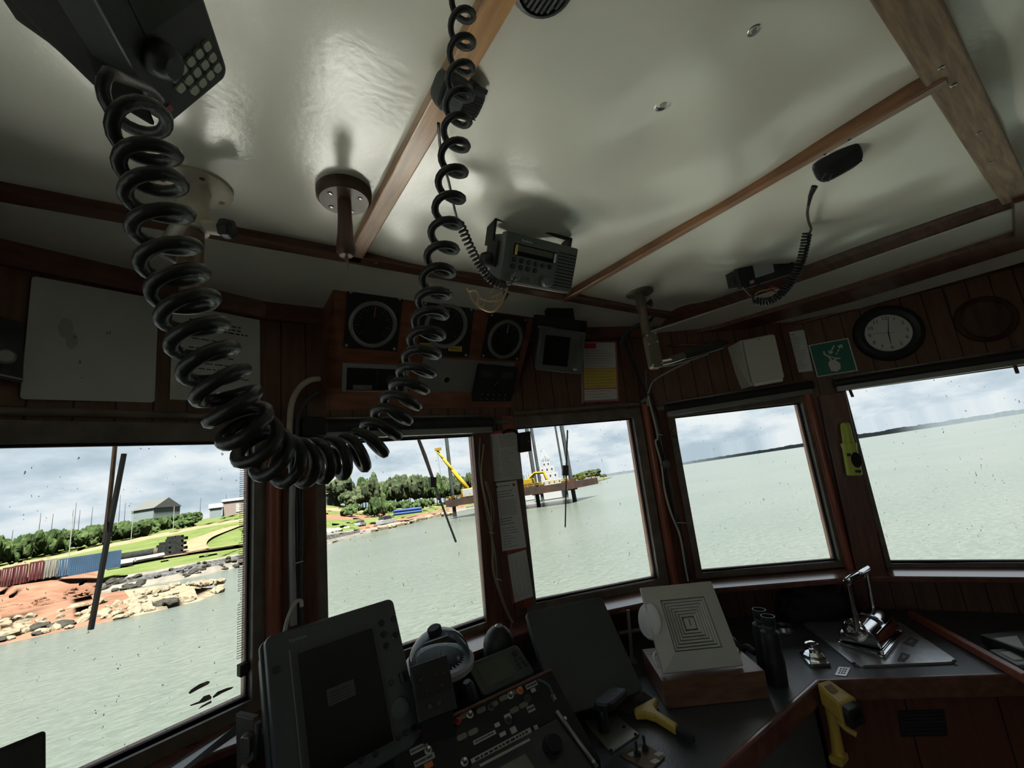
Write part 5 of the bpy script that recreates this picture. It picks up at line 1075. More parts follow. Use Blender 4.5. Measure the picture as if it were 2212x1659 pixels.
def hand(a, L, w_, nm, tail=.2):
    d = x*math.sin(a)+z*math.cos(a); s_ = d.cross(nn)*w_; MB().prism([cc-d*L*tail-s_+nn*.012, cc+d*L-s_*.4+nn*.012, cc+d*L+s_*.4+nn*.012, cc-d*L*tail+s_+nn*.012], nn*.0008).build(nm, M_ink, ck)
hand(.21, r*.88, .0017, 'minute_hand', .05); hand(math.radians(182), r*.62, .0022, 'hour_hand', .05); hand(math.radians(-82), r*.85, .0006, 'second_hand', .3); MB().lathe(cc+nn*.012, nn, [(.003, 0), (.0025, .002)], 10).build('hub', M_ink, ck)
cc = onw(5, 2128, 690, .032); R_ = .098; tag(MB().lathe(cc, nn, [(R_, 0), (R_, .010), (R_*.9, .02), (R_*.80, .012), (R_*.78, .004), (0.001, .004)], 48, cap=False).build('round_wooden_plaque', M_turn), 'dark round wooden plaque on the starboard wall right of the clock', 'plaque')
# pegs over the starboard window
for i, (px, py, qx, qy) in enumerate(((1834, 838, 1842, 857), (2190, 784, 2198, 806))):
    a, b = onw(5, px, py, .06), onw(5, qx, qy, .075); tag(MB().tube([a+wn(5)*-.03, a, b], .006, 10).build('wooden_peg', M_mahog), ['small peg hanging at the near upper corner of the starboard window', 'peg hanging at the far end of the starboard window header'][i], 'peg', 'pegs on the starboard window header')
# ---- rolled blinds above three windows
def blind(k, A, B, lab, r_=.02, drop=None):
    p, q = onw(k, *A, .075), onw(k, *B, .075); t = thing('roller_blind', lab, 'blind', (p+q)*.5, 'rolled up blinds above the windows'); d = (q-p).normalized()
    MB().tube([p, q], r_, 16).build('fabric_roll', M_black, t); bb = MB()
    for e_, s_ in ((p, -1), (q, 1)): bb.lathe(e_, d*s_, [(r_*1.25, 0), (r_*1.25, .006)], 16)
    bb.build('end_bracket', M_dark, t); z_ = V((0, 0, -1)); mm = MB(); mm.hexa([p+z_*r_*.8-wn(k)*.03, q+z_*r_*.8-wn(k)*.03, q+z_*r_*.8, p+z_*r_*.8, p+z_*(r_+.022)-wn(k)*.03, q+z_*(r_+.022)-wn(k)*.03, q+z_*(r_+.022), p+z_*(r_+.022)]); mm.build('bottom_bar', M_greyal, t)
    tb = MB().tube([p+V((0, 0, r_+.01))-wn(k)*.02, q+V((0, 0, r_+.01))-wn(k)*.02], .004, 8); tb.build('guide_rod', M_greyal, t); return t
blind(2, (705, 921), (1062, 912), 'black rolled blind under the gauge cabinet'); blind(4, (1440, 882), (1752, 832), 'black rolled blind below the beige speaker box', .017); blind(5, (1805, 828), (2300, 752), 'black rolled blind along the starboard window header', .016)
# ---- cable bundles on the posts
def cables(nm, lab, k, lines, off, ties=(), cat='cables', mats=None, rr=None):
    t = thing(nm, lab, cat, onw(k, *lines[0][len(lines[0])//2], off))
    for i, l in enumerate(lines):
        r_ = rr[i] if rr else .003; MB().tube(smooth_path([onw(k, x_, y_, off+.004*(i % 3)) for x_, y_ in l], 5), r_, 7).build('cable', mats[i] if mats else (M_wire if i % 2 else M_black), t)
    for a, b in ties: MB().tube([onw(k, *a, off+.014), onw(k, *b, off+.014)], .0018, 6).build('cable_tie', M_white, t)
    return t
cables('cable_bundle', 'bundle of black and grey cables running down the post right of the red pipe', 3, [[(1348, 735), (1372, 800), (1398, 860), (1412, 905), (1428, 970), (1440, 1040), (1455, 1120), (1476, 1180), (1490, 1252)], [(1356, 735), (1385, 810), (1405, 865), (1422, 920), (1436, 985), (1452, 1070), (1468, 1150), (1492, 1250)],
       [(1400, 855), (1420, 940), (1416, 955), (1428, 1000), (1436, 1060), (1450, 1110), (1468, 1155), (1478, 1210), (1486, 1255)], [(1408, 850), (1430, 930), (1442, 960), (1444, 990), (1450, 1060), (1470, 1140), (1480, 1200), (1496, 1250)], [(1395, 800), (1398, 840), (1410, 880), (1424, 940), (1440, 1000), (1450, 1050), (1462, 1110)]],
       .07, (((1418, 938), (1432, 940)), ((1462, 1129), (1482, 1130))), rr=[.005, .005, .0045, .003, .003], mats=[M_black, M_dark, M_beige, M_black, M_wire])
kc = onw(3, 1440, 1003, .085); kg = bpy.data.materials.new('clear_plastic'); kg.use_nodes = True; kg.node_tree.nodes['Principled BSDF'].inputs['Transmission Weight'].default_value = .85; kg.node_tree.nodes['Principled BSDF'].inputs['Roughness'].default_value = .15
me = rock_mesh(77, kg, 'plastic_wrap'); o = bpy.data.objects.new('plastic_wrap', me); COL.objects.link(o); o.location = kc; o.scale = (.022, .018, .03); tag(o, 'crumpled clear plastic wrap stuck on the post cables', 'wrap')
cables('cable_bundle', 'grey cables strapped down the brown post left of the centre window', 2, [[(640, 1042), (642, 1150), (640, 1250), (640, 1350)], [(648, 1042), (650, 1150), (649, 1250), (650, 1350)], [(653, 1040), (654, 1150), (652, 1250), (653, 1350)], [(633, 1000), (630, 1100), (631, 1220), (634, 1350)]], .06, (((636, 1048), (655, 1049)), ((638, 1217), (655, 1212))), rr=[.004, .004, .003, .011], mats=[M_dark, M_black, M_dark, M_greyal])
t = thing('conduit', 'pale bent conduit curving from the gauge cabinet down the post behind the cord', 'conduit', onw(2, 640, 880, .06))
MB().tube(smooth_path([onw(2, 690, 818, .05), onw(2, 668, 822, .06), onw(2, 645, 840, .065), onw(2, 630, 872, .065), onw(2, 626, 915, .065), onw(2, 625, 960, .065), onw(2, 627, 1010, .065)], 6), .0095, 12).build('pale_pipe', M_cream, t)
MB().tube(smooth_path([onw(2, 690, 845, .05), onw(2, 665, 862, .06), onw(2, 648, 890, .065), onw(2, 643, 930, .065), onw(2, 643, 990, .065)], 6), .0085, 12).build('black_pipe', M_dark, t); MB().box(wquad(2, (650, 905), (696, 905), (698, 944), (650, 944), .05), 0, 1, 0, 1, 0, .05).build('junction_box', M_blackm, t, bevel=.003)
tag(MB().tube(smooth_path([onw(2, 652, 1310, .10), onw(2, 650, 1298, .10), onw(2, 640, 1300, .10), onw(2, 628, 1320, .11), onw(2, 618, 1350, .12), onw(2, 612, 1380, .13)], 6), .0055, 10).build('grey_hose', M_beige), 'bent pale grey cable rising behind the big radar display', 'cable')
cables('cable_bundle', 'tan and grey cables running down beside the paper notices between two windows', 2, [[(1037, 945), (1036, 1010), (1050, 1100), (1063, 1170), (1064, 1230), (1085, 1300), (1108, 1350), (1128, 1395)], [(1045, 960), (1040, 1030), (1058, 1120), (1064, 1180), (1068, 1240), (1090, 1310), (1118, 1360)], [(1048, 1040), (1060, 1090), (1062, 1150), (1070, 1200), (1076, 1260), (1100, 1330), (1125, 1380)], [(1052, 1040), (1066, 1100), (1062, 1160)]], .062,
       (((1058, 1150), (1068, 1152)), ((1072, 1250), (1084, 1254))), mats=[M_wire, M_copper, M_wire, M_copper], rr=[.003, .003, .0035, .0022])
# ---- paper notices hung on the post between centre windows
F = wquad(3, (1047, 938), (1115, 935), (1129, 1034), (1060, 1044), .075); t = paper('tide_sheet', 'shiny crumpled list sheet, topmost of the three papers on the window post', 'notice', F, mat('plastic_covered_paper', (.55, .55, .53), .25), lines=wordlines(.07, .95, 34, .06, .38, .0011, .85)+wordlines(.07, .30, 9, .42, .95, .0011, .8)+wordlines(.4, .9, 12, .42, .9, .0011, .4))
MB().box(F, -.02, 1.02, -.045, .01, 0, .004).build('red_clip', M_redl, t)
F = wquad(3, (1065, 1044), (1119, 1037), (1137, 1182), (1088, 1190), .07); t = paper('form_sheet', 'white printed form with two round seals, middle paper on the window post', 'notice', F, lines=wordlines(.06, .06, 1, .22, .8, .003)+wordlines(.14, .22, 3, .1, .9, .0025, .7)+wordlines(.27, .5, 14, .12, .86, .0012, .9)+wordlines(.54, .62, 3, .1, .7, .003, .5)+wordlines(.68, .95, 8, .12, .8, .0018, .3))
for u in (.12, .85): MB().lathe(F.p(u, .06, .0012), F.n, [(.0055, 0), (.0055, .0004)], 14).build('seal', M_dark, t)
F = wquad(3, (1087, 1190), (1138, 1182), (1152, 1290), (1108, 1312), .062); t = thing('table_card', 'small printed table card on a red brown board, lowest paper on the window post', 'notice', F.p(.5, .5)); MB().box(F, 0, 1, 0, 1, -.004, .002).build('backing_board', M_red, t)
f = F.sub(.16, 1.0, .10, .98); MB().box(f, 0, 1, 0, 1, .002, .0028).build('sheet', M_paper, t); pm = MB()
for c_ in range(4):
    for v, a, b, h in wordlines(.1, .92, 24, .06+c_*.235, .25+c_*.235, .0009, .9): pm.box(f, a, b, v-h/f.lv/2, v+h/f.lv/2, .0028, .003)
pm.build('print', M_ink, t)
F = wquad(3, (1120, 935), (1146, 931), (1149, 974), (1123, 978), .09); t = thing('black_camera_box', 'small black box strapped to the post at the top of the starboard front window', 'box', F.p(.5, .5)); mb = MB(); rslab(mb, F, 0, 1, 0, 1, -.02, 0, .004); mb.build('case', M_black, t, bevel=.002)
MB().lathe(F.p(.78, .5, 0), F.n, [(.002, 0), (.0015, .001)], 8).build('white_dot', M_white, t); MB().tube(smooth_path([F.p(.1, .2, .002), F.p(-.3, -.1, .006), F.p(-.8, -.2, .006), F.p(-1.3, -.1, 0)], 5), .006, 8).build('strap', M_blackm, t)
MB().tube([F.p(-.05, .15, .003), F.p(-.05, .95, .003)], .006, 8).build('hinge', M_blackm, t)
# ---- yellow emergency beacon on the starboard post
a, b = onw(5, 1824, 912, .115), onw(5, 1846, 1026, .115); ax = (b-a).normalized(); t = thing('emergency_beacon', 'lime yellow emergency beacon clipped to the post left of the starboard window', 'beacon', a); L = (b-a).length
MB().lathe(a, ax, [(.006, 0), (.016, .006), (.019, L*.1), (.021, L*.38), (.020, L*.405)], 20).build('lens_cover', M_lime, t)
MB().lathe(a, ax, [(.028, L*.40), (.029, L*.44), (.026, L*.52), (.0265, L*.6), (.028, L*.98), (.026, L)], 22).build('body', M_lime, t)
sd = ax.cross(wn(5)).normalized(); fb_ = Fr(a+ax*L*.55+wn(5)*.026-sd*.02, sd*.04, ax*L*.4, wn(5))
ov = MB().prism([fb_.p(.5+.45*math.cos(q)-.25, .42+.36*math.sin(q), 0) for q in [i*.3927 for i in range(16)]], fb_.n*.002); ov.build('lens_window', M_screen, t); MB().box(fb_, .0, .55, .88, 1.0, 0, .002).build('lower_band', M_black, t); MB().box(fb_, .62, .95, .1, .24, -.004, .0005).build('printed_label', M_black, t); MB().box(fb_, .62, .95, .3, .72, -.004, .0005).build('yellow_label', M_yellab, t)
MB().lathe(a-wn(5)*.03, ax, [(.022, L*.55), (.022, L*.98)], 16).build('holder', M_black, t); MB().box(Fr(a+ax*L*.98-wn(5)*.05-sd*.024, sd*.048, ax*.008, wn(5)), 0, 1, 0, 1, 0, .05).build('holder_foot', M_greyal, t)
# ---- window furniture on the port glass: demister trace, catch, scraped tape, wipers outside
zz = MB(); pts = []; a0, b0, z0, z1 = WIN[1]; n_ = 92; s_ = b0-.008
for i in range(n_):
    f = i/n_; z = z1-.03-f*(z1-z0-.13); w_ = .016 if not (.40 < f < .45 or .69 < f < .74) else .009
    x0_, x1_ = (s_-w_, s_) if i % 2 else (s_, s_-w_); pts += [wat(1, x0_, z, .002), wat(1, x1_, z, .002)]
tag(zz.tube(pts, .0009, 4).build('demister_trace', M_dark), 'fine square zigzag heater trace down the edge of the port front window glass', 'heater trace')
F = wquad(1, (515, 1437), (533, 1430), (533, 1455), (515, 1464), .02); t = thing('window_catch', 'small black catch at the lower edge of the port front window', 'catch', F.p(.5, .5)); MB().box(F, 0, 1, 0, 1, -.012, .012).build('catch_body', M_blackm, t, bevel=.002); MB().tube([F.p(.7, -.2, 0), F.p(.7, .0, 0)], .003, 6).build('pin', M_steel, t)
M_tape = mat('grey_tape_residue', (.36, .33, .32), .8, var=.3, vscale=60)
tp = thing('tape_residue', 'torn strips of old tape stuck on the port window glass near its corner', 'tape', onw(1, 460, 1490, .002))
for pl_ in ([(407, 1497), (412, 1490), (430, 1478), (448, 1471), (454, 1472), (450, 1478), (430, 1488), (410, 1499)], [(410, 1523), (430, 1515), (440, 1504), (452, 1500), (457, 1505), (456, 1510), (440, 1517), (412, 1525)], [(459, 1505), (470, 1494), (490, 1486), (505, 1483), (500, 1488), (480, 1497), (461, 1508)], [(430, 1530), (436, 1524), (456, 1513), (457, 1518), (440, 1526), (429, 1532)]):
    MB().prism([onw(1, x_, y_, .0012) for x_, y_ in pl_], wn(1)*.0006).build('strip', M_tape, tp)
def wiper(lab, k, arm, blade, off=-.045, w_=.006):
    t = thing('wiper', lab, 'wiper', onw(k, *arm[0], off), 'window wipers outside the glass')
    MB().tube([onw(k, *p, off-.012) for p in arm], w_*.9, 6).build('arm', M_rust, t); MB().tube([onw(k, *p, off) for p in blade], [w_]*len(blade), 4).build('blade', M_blackm, t)
    m_ = [blade[0][i]+(blade[-1][i]-blade[0][i])*.42 for i in (0, 1)]; MB().box(wquad(k, (m_[0]-8, m_[1]-12), (m_[0]+4, m_[1]-12), (m_[0]+4, m_[1]+10), (m_[0]-8, m_[1]+10), off), 0, 1, 0, 1, -.012, .004).build('clip', M_blackm, t)
wiper('wiper outside the port front window, seen against the bank', 1, [(250, 950), (240, 1050), (226, 1172)], [(268, 980), (232, 1165), (196, 1360)])
wiper('slanting wiper outside the centre window', 2, [(898, 930), (920, 985), (944, 1058)], [(903, 950), (943, 1060), (985, 1171)], -.045, .0045)
wiper('upright wiper outside the starboard front window by the barge', 3, [(1226, 930), (1224, 990), (1222, 1030)], [(1225.5, 929), (1223, 1040), (1221, 1139)], -.045, .004)
# hanging wire tangle in the corner of the starboard bow window
t = thing('wire_bundle', 'thin black wire curls hanging in the upper corner of the starboard bow window', 'wires', onw(4, 1455, 930, .05))
for l in ([(1452, 908), (1458, 918), (1450, 930), (1458, 940), (1464, 948), (1456, 942), (1452, 945)], [(1446, 905), (1452, 925), (1448, 935), (1456, 945)]): MB().tube(smooth_path([onw(4, x_, y_, .045) for x_, y_ in l], 6), .0014, 5).build('wire', M_blackm, t)
cl = MB().tube(smooth_path([onw(3, 1385, 870, .06), onw(3, 1398, 862, .07), onw(3, 1400, 878, .07)], 4), .009, 8); tag(cl.build('cable_clamp', M_greyal), 'grey metal clamp holding cables at the top of the red post', 'clamp')
t = thing('cable_bundle', 'dark cables running along the ceiling corner behind the olive pillar', 'cables', onw(3, 1380, 730, .08))
for i in range(4): MB().tube(smooth_path([onw(3, 1340+4*i, 745-2*i, .06), onw(3, 1348+4*i, 722-2*i, .08), onw(3, 1372+3*i, 706-2*i, .10), onw(3, 1400+3*i, 696-3*i, .14), onw(3, 1412+3*i, 680-3*i, .2)], 5), .007, 8).build('cable', M_black if i % 2 else M_dark, t)
# ================================================================ the dashboard and what stands on it
ZD = 1.6-1.35*UU
def ond(px, py, h=.0012): return onz(px, py, ZD+h)
EC, ER, EL = ond(1760, 1468), ond(2188, 1453), ond(1560, 1659)
dR = (ER-EC).normalized(); dL = V((-1, 0, 0)); ER2 = EC+dR*1.1; EL2 = V((-.50, EC.y, ZD))
wl = [wat(1, SE[1][0]+.03, ZD, .034), *[off_corner(k, k+1, .034, .034) for k in (1, 2, 3, 4)], wat(5, SE[5][1]-.03, ZD, .034)]
pl_ = [(p.x, p.y) for p in wl]+[(ER2.x, ER2.y), (EC.x, EC.y), (EL2.x, EL2.y)]
dash = thing('dashboard', 'long black topped wheelhouse dashboard under the front windows', 'dashboard', EC)
plan(pl_, ZD-.03, ZD).build('worktop', M_vinyl, dash)
def edging(a, b, nm, m, h0=-.055, h1=.004, out_=.016):
    d = (b-a).normalized(); n = V((d.y, -d.x, 0)); n = n if n.dot(CAM-a) > 0 else -n
    return MB().hexa([V((p.x, p.y, ZD+h0)) for p in (a, b, b+n*out_, a+n*out_)]+[V((p.x, p.y, ZD+h1)) for p in (a, b, b+n*out_, a+n*out_)]).build(nm, m, dash, bevel=.005)
edging(EC, ER2, 'edge_moulding', M_mahogh); edging(EC, EL2, 'edge_moulding', M_sill)
def front(a, b, nm, m, z1=ZD-.05, z0=.0, inset=.02):
    d = (b-a).normalized(); n = V((d.y, -d.x, 0)); n = n if n.dot(CAM-a) > 0 else -n; a, b = a-n*inset, b-n*inset
    mb = MB().hexa([V((p.x, p.y, z0)) for p in (a-n*.02, b-n*.02, b, a)]+[V((p.x, p.y, z1)) for p in (a-n*.02, b-n*.02, b, a)]); mb.uv['wall'] = (a, d, V((0, 0, 1))); return mb.build(nm, m, dash), n
M_fp = planks('dash_front_wood', (.15, .052, .03), (.09, .03, .018), .25)
_, nR = front(EC, ER2, 'front_panel', M_fp); front(EC, EL2, 'side_panel', mat('grey_side_panel', (.12, .125, .12), .6))
f = fsub([(1939, 1535), (2040, 1532), (2046, 1588), (1948, 1590)], Fr(V((EC.x, EC.y, ZD))-nR*.02, dR, V((0, 0, -1)), nR)); vt = thing('vent_grille', 'small black vent in the wooden panel below the throttle', 'vent', f.p(.5, .5)); MB().box(f, 0, 1, 0, 1, 0, .004).build('frame', M_blackm, vt); gm = MB()
for i in range(6): gm.box(f, .08, .92, .1+i*.14, .17+i*.14, .004, .007)
gm.build('slats', M_black, vt)
# fiddle rail and what lies behind it
a, b = ond(1963, 1334), ond(2193, 1466); d = (b-a).normalized(); n = V((d.y, -d.x, 0)); b = b+d*.03
tag(MB().hexa([a, b, b-n*.022, a-n*.022]+[p+V((0, 0, .026)) for p in (a, b, b-n*.022, a-n*.022)]).build('fiddle_rail', M_red, bevel=.003), 'red brown wooden rail along the dashboard beside the throttle plate', 'rail')
for i, (pts, m_, lab, h) in enumerate((([(2122, 1391), (2215, 1428), (2260, 1440), (2220, 1380)], M_black, 'black folder lying behind the wooden rail by the throttle', .03), ([(2140, 1412), (2200, 1446), (2240, 1444), (2180, 1408)], mat('grey_folder', (.2, .21, .23), .4), 'grey folder edge behind the wooden rail', .012))):
    q = [ond(x_, y_, .004) for x_, y_ in pts]; t = thing('folder', lab, 'folder', q[0]); MB().prism(q, (0, 0, h)).build('cover', m_, t, bevel=.002); MB().prism([p*.5+(q[0]+q[2])*.25 for p in q], (0, 0, h+.003)).build('papers', M_paper, t)
# ---- throttle
pts = [ond(*p, .0) for p in ((1731, 1347), (1850, 1443), (2074, 1434), (1943, 1346))]; c0 = sum(pts, V())/4
def roundpoly(pts, r, k=5):
    out = []; n_ = len(pts)
    for i, p in enumerate(pts):
        a, b = (pts[i-1]-p).normalized(), (pts[(i+1) % n_]-p).normalized()
        for j in range(k+1):
            t = j/k; out.append(p+a*r*(1-t)**2+b*r*t**2)
    return out
th = thing('throttle_control', 'chrome twin lever throttle on a steel plate at the starboard dashboard', 'throttle', c0)
MB().prism(roundpoly(pts, .035), (0, 0, .007)).build('mounting_plate', mat('satin_steel_plate', (.74, .74, .75), .3, metal=.9, var=.2, vscale=25), th, bevel=.001)
for p in ((1845, 1433), (2062, 1428), (1938, 1352)): MB().lathe(ond(*p, .007), (0, 0, 1), [(.006, 0), (.005, .002), (.002, .0015)], 12).build('plate_screw', M_blackm, th)
b4 = [onz(*p, ZD+.008) for p in ((1806, 1391), (1911, 1424), (1957, 1366), (1860, 1342))]; MB().prism(roundpoly(b4, .02), (0, 0, .010)).build('base_flange', M_chrome, th, bevel=.003)
for q in ((.07, .08), (.93, .08), (.93, .92), (.07, .92)):
    p = b4[0].lerp(b4[1], q[0]).lerp(b4[3].lerp(b4[2], q[0]), q[1]); MB().lathe(p+V((0, 0, .01)), (0, 0, 1), [(.006, 0), (.005, .003), (.002, .003)], 10).build('flange_screw', M_steel, th)
ua = ((b4[3]-b4[0])+(b4[2]-b4[1])).normalized(); ub = (b4[1]-b4[0]).normalized(); ub = (ub-ub.dot(ua)*ua).normalized()   # ua: along the drum axis, away from viewer
cb = sum(b4, V())/4; Lb = ((b4[3]-b4[0]).length+(b4[2]-b4[1]).length)/2; rD = .052
def drum(s0, s1, nm):
    mb = MB(); K = 18; R = []
    for s_ in (s0, s0+.004, s1-.004, s1):
        e_ = -.0035 if s_ in (s0, s1) else 0
        R.append([cb+ua*(s_*Lb)+ub*((rD+e_)*1.12*math.cos(math.pi*i/K)-.004)+V((0, 0, .015+(rD+e_)*1.2*math.sin(math.pi*i/K)**.85)) for i in range(K+1)])
    n_ = K+1; vs = [p for r in R for p in r]; fs = [(i*n_+k, i*n_+k+1, (i+1)*n_+k+1, (i+1)*n_+k) for i in range(3) for k in range(K)]
    mb.add(vs, fs, True); mb.add(R[0], [tuple(range(n_))]); mb.add(R[-1], [tuple(range(n_))]); return mb.build(nm, M_chrome, th)
drum(-.40, -.06, 'drum_housing'); drum(.08, .42, 'drum_housing')
MB().hexa([cb+ua*Lb*s_+ub*x_+V((0, 0, z_)) for z_, k_ in ((.012, 1), (.052, .8)) for s_, x_ in ((-.40*k_, -.06*k_), (.40*k_, -.06*k_), (.40*k_, .06*k_), (-.40*k_, .06*k_))]).build('centre_block', M_chrome, th, bevel=.006)
hub = cb-ua*(.40*Lb)+V((0, 0, .058))+ub*-.008
MB().lathe(hub+ua*.004, -ua, [(.036, 0), (.036, .010), (.030, .016), (.018, .018), (.006, .018)], 28).build('hub_cap', M_chrome, th); hub2 = cb+ua*(.42*Lb)+V((0, 0, .058))+ub*-.008
pn = ua.cross(V((0, 0, 1))).normalized()
top1 = onplane(1831, 1256, hub-ua*.012, ua); lk = onplane(1853, 1362, hub-ua*.012, ua)
MB().tube([lk, lk.lerp(top1, .5), top1], [.0095, .0085, .0075], 12).build('lever', M_chrome, th)
off2 = hub2-hub; top2 = top1+ua*((off2.dot(ua))*.92)
MB().tube([hub2+V((0, 0, .02)), top2], [.0095, .0075], 12).build('lever', M_chrome, th)
mid = top1.lerp(top2, .5); MB().tube([top1-ua*.004, top1+ua*.004, mid-ua*.002], [.010, .0125, .0125], 14).build('handle_grip', M_chrome, th); MB().tube([mid+ua*.001, top2-ua*.003, top2+ua*.004], [.0145, .0145, .012], 14).build('handle_grip', M_chrome, th)
MB().lathe(top1-ua*.002+V((0, 0, .0)), -ua, [(.0125, -.004), (.0125, .004), (.008, .008)], 14).build('knuckle', M_chrome, th)
for i, q in enumerate((((1950, 1389), (1966, 1376), (1985, 1383), (1973, 1397)), ((1938, 1427), (1947, 1409), (1966, 1415), (1962, 1421), (1953, 1429)))):
    p = [onz(x_, y_, ZD+.0075) for x_, y_ in q]; t = MB().prism(p, (0, 0, .0012)).build('name_plate', mat('dark_name_plate', (.08, .08, .085), .4), th)
    c_ = sum(p, V())/len(p); MB().prism([c_.lerp(x_, .35) for x_ in p], (0, 0, .0018)).build('engraving', M_greyal, t)
p = [ond(x_, y_, .0004) for x_, y_ in ((1803.6, 1458.6), (1812, 1441), (1838, 1443), (1828, 1461.5))]; t = thing('label_plate', 'small silver engraved label plate on the dashboard edge near the throttle', 'label', p[0]); MB().prism(p, (0, 0, .0014)).build('plate', M_steel, t)
f = Fr(p[1], p[2]-p[1], p[0]-p[1], V((0, 0, 1))); pm = MB()
for v in (.25, .5, .75):
    for u in (.2, .42, .62): pm.box(f, u, u+.14, v-.07, v+.07, .0014, .0016)
pm.build('engraving', M_ink, t)
# ---- chrome push-pull fitting
q = [ond(*x_) for x_ in ((1725, 1413), (1750, 1442), (1797, 1440), (1772, 1410))]; c_ = sum(q, V())/4; t = thing('chrome_control', 'chrome mushroom knob fitting on a square base beside the throttle plate', 'control', c_)
MB().prism(roundpoly(q, .012), (0, 0, .009)).build('base', M_chrome, t, bevel=.002); MB().lathe(c_+V((0, 0, .008)), (0, 0, 1), [(.036, 0), (.034, .012), (.026, .022), (.014, .026), (.0095, .03), (.0095, .042)], 8, smooth=False).build('dome', M_chrome, t, bevel=.002)
MB().lathe(c_+V((0, 0, .044)), (0, 0, 1), [(.010, 0), (.020, .006), (.021, .010), (.016, .014), (.006, .0155)], 22).build('mushroom_knob', M_chrome, t)
# ---- wooden box and extractor grille
P, Q_ = ond(1440, 1532), ond(1664, 1509); top = onplane(1428, 1473, P, V((CF.x, CF.y, 0)).normalized()); hb = top.z-ZD
R_ = onz(1374, 1404, ZD+hb)-onz(1428, 1473, ZD+hb); dq = (Q_-P).normalized(); dv = V((-dq.y, dq.x, 0)); R_ = dv*max(.18, R_.dot(dv))
box = thing('wooden_box', 'plain varnished wooden box standing on the dashboard under the extractor grille', 'box', P); M_bx = mat('brown_box_wood', (.21, .105, .065), .38, grain=(.12, .056, .034), vscale=5, stretch=(3, 3, 10))
MB().hexa([P, Q_, Q_+R_, P+R_]+[p+V((0, 0, hb)) for p in (P, Q_, Q_+R_, P+R_)]).build('carcass', M_bx, box, bevel=.002)
for i, (u, v) in enumerate(((.08, .8), (.12, .62), (.09, .35))): MB().lathe(P+dq*(.27*u)+R_*v+V((0, 0, hb)), (0, 0, 1), [(.003, 0), (.003, .0004)], 8).build('screw_hole', M_blackm, box)
F = Q('grille', (1382, 1270), (1535.6, 1256), (1606, 1438), (1434, 1454), 1.375, n=(-.45, -.72, .53))
fan = thing('extractor_fan_grille', 'square beige extractor fan grille leaning on the wooden box', 'grille', F.p(.5, 1))
f_ = MB()
def ringbox(mb, F, m0, m1, n0a, n0b, n1a, n1b):
    """square ring between margins m0 (outer) and m1 (inner), face heights n1a outer, n1b inner"""
    o = [(m0, m0), (1-m0, m0), (1-m0, 1-m0), (m0, 1-m0)]; i_ = [(m1, m1), (1-m1, m1), (1-m1, 1-m1), (m1, 1-m1)]
    for k in range(4):
        a, b, c, d = o[k], o[(k+1) % 4], i_[(k+1) % 4], i_[k]
        mb.hexa([F.p(*a, n0a), F.p(*b, n0a), F.p(*c, n0b), F.p(*d, n0b), F.p(*a, n1a), F.p(*b, n1a), F.p(*c, n1b), F.p(*d, n1b)])
ringbox(f_, F, 0, .20, -.012, -.006, .002, .018); f_.build('outer_frame', M_beige, fan, bevel=.001)
sl_ = MB()
for k in range(6): m0 = .212+k*.036; ringbox(sl_, F, m0, m0+.025, -.004, -.004, .016, .013)
sl_.build('slats', M_beige, fan)
st_ = MB(); st_.box(F, .2, .8, .485, .515, -.006, .0); st_.box(F, .485, .515, .2, .8, -.006, .0); st_.build('cross_bars', M_beige, fan); MB().box(F, .02, .98, .02, .90, -.03, -.014).build('fan_housing', mat('housing_grey', (.2, .2, .19), .6), fan)  # plain grey housing behind the slats
MB().box(F, .435, .565, .435, .565, -.004, .016).build('centre_boss', M_beige, fan); MB().box(F, .492, .508, .455, .53, .016, .0166).build('maker_mark', mat('brown_mark', (.25, .08, .05), .5), fan)
MB().lathe(F.p(.05, .40, -.02), (F.n*.4+F.U.normalized()*-1).normalized(), [(.052, 0), (.055, .008), (.05, .016), (.02, .02)], 28).build('duct_spigot', M_white, fan)
MB().tube(smooth_path([F.p(.02, .75, -.03), F.p(-.04, .8, -.02), F.p(-.03, .9, -.02), F.p(.05, .92, -.03)], 6), .005, 8).build('cable_loop', M_white, fan)
tag(MB().tube(smooth_path([ond(1562, 1370, .08), ond(1585, 1380, .10), ond(1600, 1410, .07), ond(1592, 1440, .03), ond(1580, 1450, .012)], 8), .0045, 8).build('power_cable', M_blackr), 'black cable looping out from behind the extractor grille', 'cable')
# ---- binoculars standing on their objectives
bc = ond(1680, 1475); bn = thing('binoculars', 'black binoculars standing on end beside the wooden box', 'binoculars', bc); up = onplane(1658, 1330, bc, V((CF.x, CF.y, 0)).normalized())-bc; L = up.length
sv = (ond(1646, 1440)-bc); sv = V((sv.x, sv.y, 0)).normalized()*.062
for k in (0, 1):
    c_ = bc+sv*k+V((0, 0, .0)); ax = up.normalized()
    MB().lathe(c_, ax, [(.028, 0), (.030, .004), (.030, L*.34), (.026, L*.50), (.029, L*.58), (.027, L*.76), (.016, L*.80), (.0155, L*.87)], 22).build('barrel', M_blackr, bn)
    MB().lathe(c_, ax, [(.0185, L*.86), (.021, L*.90), (.021, L), (.0185, L), (.0175, L*.93), (.001, L*.93)], 22, cap=False).build('eyecup', M_black, bn); MB().lathe(c_, ax, [(.0185, L*.81), (.019, L*.83), (.0185, L*.86)], 20).build('focus_ring', M_dark, bn)
MB().hexa([bc+up*.45+sv*.1, bc+up*.45+sv*.9, bc+up*.45+sv*.9+dv*.03, bc+up*.45+sv*.1+dv*.03]+[p+up*.32 for p in (bc+sv*.1+up*.45, bc+sv*.9+up*.45, bc+sv*.9+dv*.03+up*.45, bc+sv*.1+dv*.03+up*.45)]).build('bridge', M_blackr, bn, bevel=.004)
